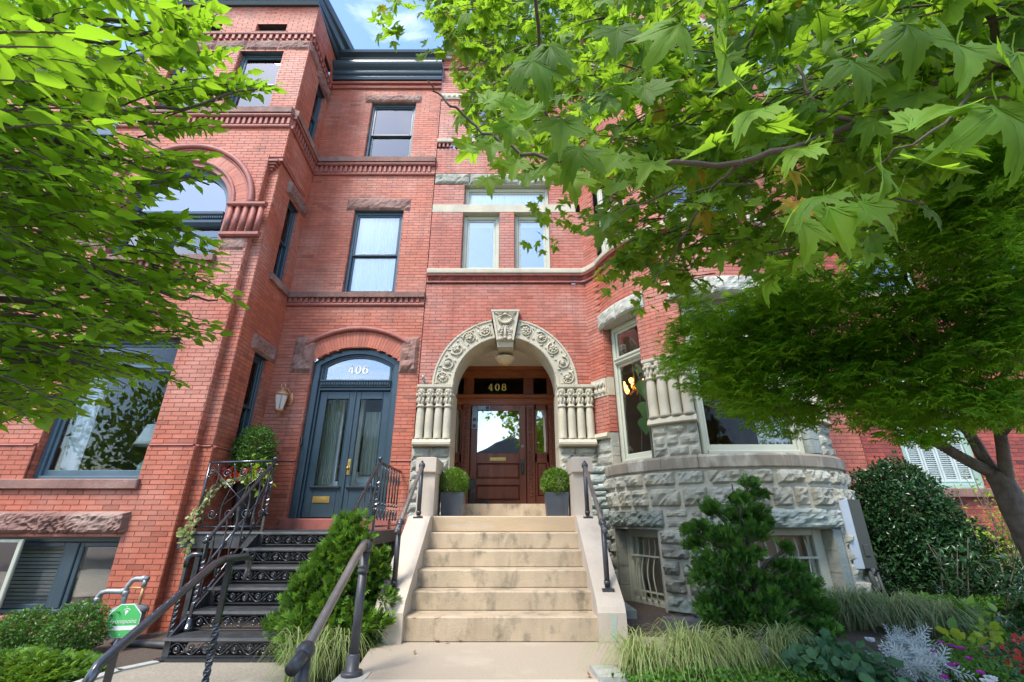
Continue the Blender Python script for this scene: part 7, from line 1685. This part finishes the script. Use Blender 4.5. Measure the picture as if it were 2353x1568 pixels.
g = MB(tuple(p)); g.lathe([(.025, -.12), (.035, -.03)], (.01, 0, 0), 8); g.tube([(.01, 0, -.1), (.02, 0, -.2)], .008, 6); g.build('body', M['box'], sl)
# litter on the walkway and steps
it = []
for px, py, z, ll in ((957, 1421, .21, 'dry leaf at the left end of the lowest stone tread'), (1000, 1424, .21, 'second dry leaf from the left on the lowest stone tread'), (1010, 1474, .004, 'dry leaf at the foot of the steps, leftmost of three close together'), (1030, 1474, .004, 'dry leaf at the foot of the steps, middle of three close together'), (1057, 1474, .004, 'dry leaf at the foot of the steps, rightmost of three close together'), (1400, 1465, .004, 'brown leaf in front of the right stair cheek'), (1280, 1470, .004, 'tiny dry leaf at the foot of the steps right of the middle'), (952, 1501, .004, 'dark dry leaf lying on the open walkway'), (1355, 1553, .01, 'red brown leaf against the grey kerb block'), (705, 1500, -.16, 'dry leaf in front of the lowest iron riser'), (430, 1504, -.16, 'dry leaf by the left corner of the iron stair'), (1185, 1304, .546, 'dry leaf on the fourth stone tread'), (820, 1495, -.15, 'dry leaf under the bright green cypress'), (845, 1510, -.1, 'dry leaf beside the bronze post foot')):
    p = gp(px, py, z+.008)
    lf = thing('fallen_leaf', tuple(p), ll, 'leaf', 'dry leaves fallen on the steps and paving'); V, F = T_OV
    me = mesh_of('leaf_blade', [(v[0]*.055, v[1]*.055, abs(v[2])*.12) for v in V], F, M['lf_brown'], [random.random()]*len(F), True); o = link('leaf_blade', me, p, lf); o.rotation_euler.z = random.random()*6
# fiddle leaf plant inside the bay window
fp_ = thing('fiddle_leaf_plant', (2.16, 7.0, 1.9), 'large leaved green plant inside the left window of the round bay', 'plant'); it = []
for px, py, s_ in ((1473, 895, .34), (1473, 945, .26), (1480, 955, .26), (1476, 980, .30), (1460, 860, .2)):
    yq = 7.0; it.append((at(px+4, py-22, yq), Vector((.12*random.uniform(-1, 1), -.1, -1)), Vector((random.uniform(-.3, .3), -1, .25)), s_, random.random()*.8))
cloud('leaves', it, t_ovate(.42, .1), M['lf_fid'], fp_, stuff=False); g = MB(); g.tube([at(1476, 1120, 7.15), at(1474, 950, 7.15), at(1465, 840, 7.15)], .01, 6, local=False); g.build('stem', M['bark'], fp_)
# =================================================================== trees
def inpoly(x, y, P):
    c_ = False; j = len(P)-1
    for i in range(len(P)):
        if (P[i][1] > y) != (P[j][1] > y) and x < (P[j][0]-P[i][0])*(y-P[i][1])/(P[j][1]-P[i][1])+P[i][0]: c_ = not c_
        j = i
    return c_
def samp(P):
    xs = [p[0] for p in P]; ys_ = [p[1] for p in P]
    while True:
        x, y = random.uniform(min(xs), max(xs)), random.uniform(min(ys_), max(ys_))
        if inpoly(x, y, P): return x, y
def limb(g, P, r0, r1, k=7, wob=.0):
    Q = []
    for a, b in zip(P, P[1:]):
        for i in range(4): Q.append(Vector(a).lerp(Vector(b), i/4)+rv()*wob)
    Q.append(Vector(P[-1])); n = len(Q); g.tube([tuple(q) for q in Q], [r0+(r1-r0)*i/(n-1) for i in range(n)], k, local=False)
# ---- left tree: ovate leaves set alternately along drooping sprays
random.seed(5)
lt = thing('elm_tree', (-3.9, 1.6, -.3), 'bright green tree with pointed oval leaves hanging over the left of the picture', 'tree')
L = []; g = MB()
def spray(a, b, n, size, out, gg, droop=.12, th=.004, jit=.02, tb=None, twist=None):
    a = Vector(a); b = Vector(b); L_ = (b-a).length; dn = Vector((0, 0, -1)); mid = (a+b)/2-dn*L_*droop; P = [a.lerp(mid, .5)+Vector((0, 0, L_*droop*.1)), mid, b]
    gg.tube([tuple(a), tuple(P[0]), tuple(mid), tuple((mid+b)/2+Vector((0, 0, .1*droop*L_))), tuple(b)], [th, th*.85, th*.7, th*.5, th*.3], 4, local=False)
    d_ = (b-a).normalized(); sd = d_.cross(Vector((0, 0, 1))); sd.normalize() if sd.length > .01 else None; sd = sd+rv()*.25
    base = min(.9, max(.05, random.random()*.45+.12*a.length-.1)) if tb is None else tb  # farther sprays tinted brighter: the light on them is put into leaf colour
    for i in range(n):
        q = (i+.5)/n; p = (a*(1-q)*(1-q)+mid*2*q*(1-q)+b*q*q); s_ = 1 if i % 2 else -1
        yd = d_*.55+sd*s_*.75+Vector((0, 0, -.15))+rv()*.22; nm = Vector((0, 0, 1))+rv()*.35+sd*s_*.2
        out.append((p+rv()*jit*.3, yd, nm, size*random.uniform(.7, 1.2)*(1.05-.3*q), min(.95, max(.02, base+random.gauss(0, .2)))))
    out.append((b, d_+rv()*.2, Vector((0, 0, 1))+rv()*.3, size, min(.95, base+.1)))
PL = [(-160, -90), (470, -90), (500, 30), (440, 75), (500, 100), (430, 150), (390, 150), (360, 70), (330, 130), (400, 190), (540, 170), (560, 215), (500, 250), (400, 250), (430, 300), (380, 300), (430, 370), (420, 400), (330, 380), (400, 460), (300, 470), (330, 500), (380, 520), (440, 560), (400, 610), (470, 655), (430, 700), (440, 760), (400, 800), (380, 880), (300, 880), (250, 950), (190, 960), (90, 975), (-30, 960), (-160, 900)]
def left_dist(px, py): return random.uniform(2.0, 4.4) if random.random() > .22 else random.uniform(1.55, 2.2)
for _ in range(1500):
    px, py = samp(PL)
    if noise.noise(Vector((px*.011, py*.016, 3.3))) < -.12: continue
    t_ = left_dist(px, py); 
    if px > 330: t_ = random.uniform(2.0, 3.2)
    b_ = ray(px, py, t_); ln = random.uniform(.22, .42); d_ = Vector((.85, random.uniform(-.25, .35), random.uniform(-.35, .15))).normalized(); spray(b_-d_*ln, b_, random.randint(10, 15), random.uniform(.05, .074), L, g, .08)
for pts in ([(480, 205), (640, 205)], [(400, 250), (600, 200)], [(430, 215), (580, 175)], [(420, 90), (505, 30)], [(440, 170), (535, 110)], [(370, 600), (552, 688)], [(360, 560), (500, 590)], [(340, 720), (505, 755)], [(330, 420), (490, 400)], [(380, 370), (480, 355)], [(350, 300), (500, 290)], [(340, 490), (430, 505)], [(300, 840), (420, 885)], [(330, 660), (500, 680)], [(340, 640), (470, 640)], [(320, 780), (470, 780)], [(380, 20), (500, 50)], [(380, 120), (460, 150)], [(340, 510), (490, 540)], [(330, 560), (500, 625)]):
    t_ = random.uniform(2.1, 2.8)
    for k in range(3): spray(ray(pts[0][0]-30+random.uniform(-15, 15), pts[0][1]+random.uniform(-25, 25), t_-.05), ray(pts[1][0]+random.uniform(-25, 3), pts[1][1]+random.uniform(-18, 18), t_+.05*k), 14, .062, L, g, .03)
for _ in range(5):      # close large leaves in the upper left
    px, py = random.uniform(-100, 180), random.uniform(20, 300); b_ = ray(px+60, py, random.uniform(1.25, 1.6)); spray(b_-Vector((.25, 0, .02)), b_, 5, .08, L, g, .05, tb=.75)
for P, r0 in (([(-700, 500), (-300, 240), (0, 285), (200, 345), (330, 390), (480, 425)], .022), ([(-700, 500), (-300, 40), (0, 35), (200, 40), (420, 60)], .016), ([(-700, 700), (-300, 500), (0, 560), (180, 600), (400, 680), (500, 690)], .018), ([(-700, 700), (-200, 700), (0, 690), (120, 700), (300, 760), (420, 790)], .016), ([(-400, 300), (50, 290), (250, 260), (420, 245), (600, 205)], .012), ([(-500, 800), (0, 800), (150, 830), (300, 860)], .012), ([(-500, 150), (0, 150), (150, 110), (330, 80), (480, 40)], .012)):
    Q = [Vector((-4.08, 1.45, 2.5)), Vector((-3.3, 1.2, 2.45))]+[ray(x, y, 2.1+.55*i/len(P)) for i, (x, y) in enumerate(P)]; limb(g, Q, r0*1.5, .004, 7, .006)
L2 = MB(); limb(L2, [(-4.3, 1.5, -.4), (-4.25, 1.5, 1.2), (-4.1, 1.55, 2.3), (-3.4, 1.7, 3.2), (-2.6, 1.9, 3.4)], .13, .03, 10, .01); limb(L2, [(-4.1, 1.55, 2.3), (-4.0, 1.2, 3.6), (-3.6, 1.2, 5)], .08, .03, 8, .01)
L2.build('trunk', M['bark'], lt); tag(g.build('branches', M['twig'], lt), kind='stuff')
cloud('foliage', L, T_OV, M['lf_left'], lt, 300)
# ---- plane tree: large lobed leaves from the upper right
random.seed(11)
ptree = thing('plane_tree', (4.6, -1.2, -.36), 'plane tree with large lobed leaves hanging across the upper right', 'tree'); L = []; g = MB()
PP = [(1040, 150), (1090, 215), (1050, 250), (1060, 290), (1110, 340), (1150, 345), (1210, 400), (1330, 375), (1340, 430), (1390, 430), (1400, 540), (1370, 600), (1370, 650), (1440, 690), (1490, 700), (1550, 690), (1570, 610), (1650, 600), (1720, 650), (1780, 580), (1880, 555), (1900, 500), (1980, 450), (2040, 430), (2060, 330), (2130, 330), (2240, 240), (2400, 260), (2400, -90), (1040, -90), (1010, -60), (1060, 0), (1010, 40)]
def pleaf(p, size, t_=None, up=None):
    yd = Vector((random.uniform(-.8, .6), random.uniform(-.7, .5), random.uniform(-1.1, .1))); nm = Vector((random.uniform(-.5, .5), random.uniform(-.9, .2), random.uniform(.25, 1))) if up is None else up
    L.append((p, yd, nm, size*random.uniform(.8, 1.15), ((.99 if random.random() < .018 else min(.95, max(.02, random.betavariate(1.5, 1.7)))) if t_ is None else t_)))
def ptwig(p, q, n, size, th=.005):
    g.tube([tuple(p), tuple(p.lerp(q, .5)+Vector((0, 0, .03))), tuple(q)], [th, th*.8, th*.5], 5, local=False)
    for i in range(n): a = p.lerp(q, (i+.6)/n); pleaf(a+rv()*.03+Vector((0, 0, -.03)), size)
for _ in range(900):
    px, py = samp(PP)
    if noise.noise(Vector((px*.008, py*.012, 1.3))) < -.28: continue
    near = random.random()
    t_ = random.uniform(2.3, 4.2) if near < .75 else random.uniform(4.2, 5.6)
    if py < 280 and px < 1300: t_ = random.uniform(3.6, 5.6)
    if 1330 < px < 1620 and py > 480: t_ = random.uniform(3.2, 4.4)
    b_ = ray(px, py, t_); d_ = Vector((-.7, random.uniform(-.2, .5), random.uniform(-.5, .2))).normalized()*random.uniform(.2, .42); ptwig(b_-d_, b_, random.randint(3, 6), random.uniform(.13, .18))
for _ in range(330):     # inner crown in front of the round bay
    px, py = samp([(1330, 330), (1560, 200), (1960, 250), (1980, 450), (1850, 540), (1700, 600), (1480, 640), (1350, 560)]); t_ = random.uniform(3.2, 4.8); b_ = ray(px, py, t_); ptwig(b_+Vector((.22, .05, .12)), b_, random.randint(3, 5), random.uniform(.10, .15))
for _ in range(420):     # the yellow green lit layer far up
    px, py = samp([(850, -60), (1500, -60), (1560, 120), (1250, 230), (1080, 330), (1030, 150), (1000, 60), (960, 20)]); t_ = random.uniform(5, 7); b_ = ray(px, py, t_); ptwig(b_+Vector((.2, 0, .1)), b_, 4, .17)
for (px, py, n) in ((890, 20, 6), (895, 60, 6), (915, 75, 5), (885, 45, 5), (925, 20, 5), (900, 95, 2), (1020, 20, 5), (1030, 60, 5), (1040, 90, 3), (990, 30, 3), (1010, 85, 2), (985, 118, 2), (1018, 115, 2), (1090, 195, 8), (1060, 270, 9), (1075, 250, 8), (1230, 470, 4), (1250, 500, 5), (1290, 510, 5), (1240, 540, 4), (1275, 555, 4), (1300, 480, 6), (1330, 520, 6), (1355, 500, 6), (1400, 650, 5), (1420, 610, 6), (1480, 690, 6), (1390, 660, 4), (1450, 660, 6), (1520, 690, 4), (1540, 650, 5), (1500, 620, 6)):
    t_ = random.uniform(4.2, 5.0)
    for i in range(n): pleaf(ray(px+random.gauss(0, 14), py+random.gauss(0, 13), t_+random.uniform(-.2, .2)), .135)
def big(px, py, t_, size, ang, tint_, tilt=(0, -1, .3)):      # individually seen leaves: ang = direction of the tip in the picture plane
    a = R(ang); yd = Vector((math.sin(a), -.15, math.cos(a))); p = ray(px, py, t_); L.append((p, yd, Vector(tilt), size*.88, tint_))
for a in ((1110, 235, 1.75, .21, 60, .9), (1180, 255, 1.7, .19, 150, .9), (1235, 240, 1.7, .23, 215, .8), (1225, 130, 1.65, .26, 165, .25), (1265, 110, 1.7, .24, 190, .35), (1180, 290, 1.8, .20, 190, .92), (1290, 270, 1.6, .24, 185, .55), (1330, 330, 1.65, .26, 200, .3), (1310, 400, 1.7, .22, 175, .75), (1130, 330, 1.9, .17, 180, .5), (1120, 405, 1.9, .16, 170, .55), (1190, 370, 1.85, .17, 195, .8), (1260, 380, 1.9, .16, 180, .7), (1100, 350, 2.0, .14, 260, .8), (1210, 400, 1.9, .15, 185, .3), (1140, 290, 1.8, .15, 130, .6), (1400, 490, 2.2, .2, 200, .1), (1420, 420, 2.2, .2, 215, .25), (1380, 520, 2.2, .2, 190, .1)): big(*a)
for (px, py, t_, s_, an, ti, tl) in ((2090, 300, 1.35, .20, 60, .85, (.2, -.6, .6)), (2130, 345, 1.4, .19, 95, .35, (0, -.7, .8)), (2070, 375, 1.35, .22, 115, .7, (.1, -.8, .6)), (2010, 370, 1.45, .19, 190, .4, (.5, -.6, .4)), (1900, 440, 1.4, .21, 240, .15, (0, -.4, 1)), (1900, 480, 1.5, .24, 175, .5, (0, -1, .2)), (1840, 505, 1.55, .23, 190, .6, (.1, -1, .1)), (1975, 460, 1.5, .2, 150, .45, (0, -1, .3)), (1830, 460, 1.6, .16, 185, .99, (0, -1, .2)), (1500, 370, 1.7, .2, 210, .7, (.1, -.6, .7)), (1420, 350, 1.7, .2, 215, .6, (.3, -.6, .6)), (1650, 340, 1.6, .22, 250, .25, (0, -.4, 1)), (1750, 240, 1.6, .24, 230, .85, (-.6, -.6, .3)), (1660, 130, 1.6, .26, 200, .88, (.8, -.6, .2)), (1560, 60, 1.7, .25, 215, .8, (.4, -.7, .4)), (1700, 190, 1.8, .22, 240, .3, (0, -.3, 1)), (1750, 290, 1.7, .2, 120, .2, (0, -.3, 1)), (1850, 330, 1.7, .2, 230, .85, (-.5, -.6, .3)), (2200, 100, 1.5, .24, 200, .4, (0, -1, .1)), (2290, 230, 1.4, .26, 180, .45, (0, -1, .1)), (2330, 130, 1.5, .24, 190, .6, (0, -1, .1)), (1790, 390, 1.7, .16, 100, .99, (0, -.8, .5)), (1960, 130, 1.8, .24, 180, .15, (0, -1, .2)), (2080, 60, 1.9, .24, 180, .2, (0, -1, .2)), (1420, 60, 1.8, .22, 190, .2, (0, -.8, .5)), (1480, 200, 1.8, .22, 185, .3, (0, -.8, .5))): big(px, py, t_, s_, an, ti, tl)
def plimb(P, r0, r1, wob=.006):
    off = P[0][0] > 2353 or P[0][1] < 0
    limb(g, ([Vector((4.5, -1.0, 3.4)), Vector((3.6, -.2, 4.2))] if off else [])+[ray(*q) for q in P], r0*(1.35 if off else 1), r1, 7, wob)
plimb([(2500, 60, 2.6), (2230, 150, 2.5), (1985, 285, 2.4), (1850, 330, 2.3), (1700, 375, 2.2), (1500, 378, 2.1), (1330, 378, 2.1), (1200, 350, 2.15), (1110, 305, 2.2), (1050, 250, 2.25), (1000, 215, 2.3), (983, 185, 2.3)], .015, .0028)
plimb([(1310, 378, 2.1), (1275, 320, 2.05), (1255, 240, 2.0), (1245, 120, 1.95), (1230, 0, 1.9), (1220, -80, 1.9)], .007, .006)
plimb([(2262, -60, 2.6), (2275, 40, 2.6), (2300, 150, 2.6), (2400, 190, 2.6)], .012, .010); plimb([(2300, 150, 2.6), (2220, 230, 2.3), (2100, 330, 2.0), (1990, 400, 2.1)], .006, .003)
plimb([(2150, -80, 3.2), (2050, 150, 3.2), (1990, 280, 3.2), (1930, 400, 3.1)], .02, .012); plimb([(1790, -50, 2.6), (1700, 130, 2.6), (1560, 290, 2.6)], .012, .004); plimb([(1985, 285, 2.4), (1880, 250, 2.5), (1830, 150, 2.6)], .012, .005)
plimb([(1700, 375, 2.2), (1640, 430, 2.3), (1560, 560, 2.6), (1500, 650, 3)], .008, .004); plimb([(1560, 430, 2.3), (1420, 490, 3), (1330, 500, 4)], .006, .003)
tag(g.build('branches', M['twig'], ptree), kind='stuff')
g = MB(); limb(g, [(4.6, -1.2, -.5), (4.6, -1.2, 1.5), (4.5, -1.0, 3.0), (4.1, -.3, 3.5), (3.7, .6, 3.2), (3.1, 1.5, 2.75)], .22, .03, 12, .01); limb(g, [(4.5, -1.0, 3.0), (4.6, -.9, 5), (4.0, .2, 7.4), (2.4, 1.2, 8.6)], .14, .03, 10, .02); g.build('trunk', M['bark'], ptree)
random.shuffle(L)
for q in range(8): cloud('foliage', L[q::8], T_PLS[q], M['lf_plane'], ptree, 37)
# ---- Japanese maple
random.seed(17)
mt_ = thing('japanese_maple', (5.35, 4.9, -.05), 'Japanese maple with fine dark green leaves and bare forking trunk at the right', 'tree'); L = []; g = MB()
PM = [(1590, 745), (1640, 690), (1720, 660), (1830, 600), (1960, 520), (2040, 440), (2120, 330), (2260, 240), (2400, 200), (2400, 940), (2300, 960), (2200, 945), (2080, 980), (1960, 925), (1900, 930), (1840, 960), (1770, 965), (1700, 930), (1660, 900), (1590, 855), (1575, 800)]
PM2 = [(1590, 745), (1700, 690), (1850, 650), (1920, 780), (1900, 910), (1800, 955), (1640, 885), (1580, 820)]
for _k in range(1260):
    px, py = samp(PM if _k < 1050 else PM2)
    if noise.noise(Vector((px*.009, py*.018, 8.3))) < -.2: continue
    t_ = random.uniform(4.1, 5.5)
    c_ = ray(px, py, t_); rr = random.uniform(.14, .26); up = Vector((random.uniform(-.25, .05), -.25, 1)).normalized(); base = .5+.9*noise.noise(c_*1.6)+random.uniform(-.12, .12)
    for k in range(26):
        a = random.random()*6.28; q = math.sqrt(random.random()); p = c_+Vector((rr*q*math.cos(a)*1.35, rr*q*math.sin(a), -.10*q*q+random.gauss(0, .022)))
        yd = Vector((math.cos(a)*.8-.7, math.sin(a)*.8-.35, -.5))+rv()*.3; L.append((p, yd, up+rv()*.42, random.uniform(.05, .082), min(.95, max(.02, base+random.gauss(0, .16)))))
    if random.random() < .5: e = c_+Vector((random.uniform(.1, .35), random.uniform(-.1, .1), random.uniform(-.25, -.02))); g.tube([tuple(c_), tuple((c_+e)/2), tuple(e)], [.002, .003, .004], 4, local=False)
for px, py in ((1555, 750), (1560, 770), (1548, 790), (1590, 720), (1575, 735), (1540, 818), (1535, 838), (1562, 830), (1550, 860), (1580, 880), (1610, 890), (1570, 800), (1590, 700), (1700, 950), (1780, 985), (1800, 1000), (1870, 970), (2130, 1000), (2080, 1000), (2160, 1010), (2110, 1010), (1640, 910), (1625, 665), (1600, 690)):
    for k in range(3):
        c_ = ray(px+random.gauss(0, 8), py+random.gauss(0, 6), random.uniform(4.1, 4.7)); base = random.uniform(.3, .9)
        for j in range(16): L.append((c_+Vector((random.gauss(0, .07), random.gauss(0, .05), random.gauss(0, .022))), Vector((-.9, -.3, -.35))+rv()*.4, Vector((0, -.2, 1))+rv()*.4, random.uniform(.04, .062), min(.95, base+random.gauss(0, .1))))
def mlimb(P, r0, r1):
    q_ = MB(); limb(q_, [ray(*q) for q in P], r0, r1, 8, .004); q_.build('trunk' if r0 > .1 else 'limb', M['bark'], mt_)
mlimb([(2560, 1620, 5.6), (2460, 1400, 5.55), (2365, 1240, 5.5), (2318, 1140, 5.5), (2290, 1085, 5.5)], .11, .075)
mlimb([(2300, 1100, 5.5), (2200, 1045, 5.4), (2120, 1000, 5.2), (2010, 940, 5.0), (1880, 880, 4.8), (1760, 830, 4.6), (1650, 790, 4.5)], .052, .008)
mlimb([(2290, 1110, 5.5), (2230, 1000, 5.5), (2195, 900, 5.4), (2140, 760, 5.2), (2080, 640, 5.0)], .048, .012)
mlimb([(2318, 1120, 5.5), (2300, 1000, 5.4), (2285, 930, 5.3), (2330, 800, 5.2), (2300, 600, 5.1)], .046, .015); mlimb([(2300, 1000, 5.4), (2360, 920, 5.3), (2450, 870, 5.3)], .035, .02)
mlimb([(2255, 1050, 5.45), (2230, 1010, 5.4), (2180, 960, 5.3)], .02, .01)
for P in ([(2120, 1000, 5.2), (2060, 990, 5.1), (1950, 960, 5)], [(2195, 900, 5.4), (2080, 780, 5.2), (1960, 700, 5), (1880, 600, 4.9)], [(2140, 760, 5.2), (2080, 700, 5.1), (2010, 560, 5)], [(2080, 640, 5), (2060, 560, 5), (2110, 450, 5)], [(1880, 880, 4.8), (1800, 760, 4.7), (1760, 700, 4.6)], [(1960, 700, 5), (1830, 690, 4.8), (1720, 710, 4.7)], [(2195, 900, 5.4), (2200, 700, 5.2), (2190, 560, 5.1), (2230, 420, 5)], [(1880, 700, 4.9), (1850, 640, 4.8), (1780, 640, 4.8)], [(2010, 940, 5), (1900, 940, 4.8), (1820, 920, 4.7)], [(2080, 640, 5), (1980, 640, 4.9), (1900, 560, 4.9)]): mlimb(P, .022, .005)
tag(g.build('twigs', M['twig'], mt_), kind='stuff'); cloud('foliage', L, T_MA, M['lf_maple'], mt_, 300)
# =================================================================== across the street (seen mirrored in the glass)
def op_house(x0, x1, y, h_, gable, m_, lab):
    r_ = thing('house_across_street', ((x0+x1)/2, y, -.4), lab, 'house', 'houses across the street mirrored in the windows')
    g = MB((0, 0, 0), (1, 0), (0, 1)); g.box(x0, x1, y-8, y, -.4, h_); g.build('wall', M[m_], r_)
    g = MB((0, y, 0), (1, 0), (0, 1))
    if gable: xm_ = (x0+x1)/2; g.poly([(x0-.4, h_-.1), (x1+.4, h_-.1), (xm_, h_+gable)], -8, .35)
    else: g.box(x0-.1, x1+.1, -8, .3, h_, h_+.4)
    g.build('roof', M['roofd'], r_)
    z = 1.2
    while z < h_-1.6:
        x = x0+.8
        while x < x1-1.2: g = MB((0, y, 0), (1, 0), (0, 1)); g.bev(x, x+1.0, -.1, .03, z, z+1.7); w_ = g.build('window', M['white'], r_); g = MB((0, y, 0), (1, 0), (0, 1)); g.box(x+.1, x+.9, .02, .04, z+.1, z+1.6); g.build('pane', M['room'], w_); x += 1.9
        z += 3.1
op_house(-3.4, 3.2, -17, 5.2, 2.0, 'brown', 'two storey gabled house across the street mirrored in the door glass')
op_house(-12, -3.9, -18, 6.2, 0, 'brick_b', 'flat roofed brick house across the street')
op_house(3.9, 12, -18, 6.4, 0, 'brick_b', 'wide brick house across the street')
for (x, y, h_, r_, lab) in ((-6.5, -13, 6.5, 2.3, 'leafy street tree across the road to the left'), (6.2, -12.5, 6, 2.2, 'leafy street tree across the road to the right'), (-12, -13, 7.5, 2.6, 'tall leafy street tree across the road'), (-11.6, -5.2, 4.6, 2.7, 'dense street tree mirrored in the picture window'), (-16, -8, 5.5, 3.2, 'broad street tree far along the road')):
    t = thing('street_tree', (x, y, -.4), lab, 'tree', 'street trees across the road'); g = MB(); g.tube([(x, y, -.5), (x, y, h_*.5), (x+.2, y, h_*.8)], [.16, .12, .05], 8, local=False); g.build('trunk', M['bark'], t)
    it = shell((x, y, h_*.72), (r_, r_, r_*.9), 2600, .34, inner=.9, lump=.35); cloud('crown', it, T_OV, M['lf_left'], t)
car = thing('parked_car', (-5.2, -3.6, -.46), 'silver grey car parked at the kerb, mirrored in the basement window', 'car')
g = MB((-5.2, -3.6, -.46), (1, 0), (0, 1)); g.poly([(-2.1, .25), (-2.15, .6), (-1.95, .85), (-1.2, .95), (-.6, 1.38), (.7, 1.42), (1.35, 1.0), (2.0, .9), (2.15, .6), (2.1, .25)], -.85, .85); g.build('body', M['box'], car)
g = MB((-5.2, -3.6, -.46), (1, 0), (0, 1)); g.poly([(-1.05, .96), (-.55, 1.32), (.65, 1.35), (1.2, 1.0)], -.87, .87); g.build('side_window', M['glass_m'], car)
for x in (-1.35, 1.35):
    for n_ in (-.8, .8): g = MB((-5.2, -3.6, -.46), (1, 0), (0, 1)); g.tube([(x, n_-.1, .33), (x, n_+.1, .33)], .33, 18); g.build('wheel', M['slate'], car)
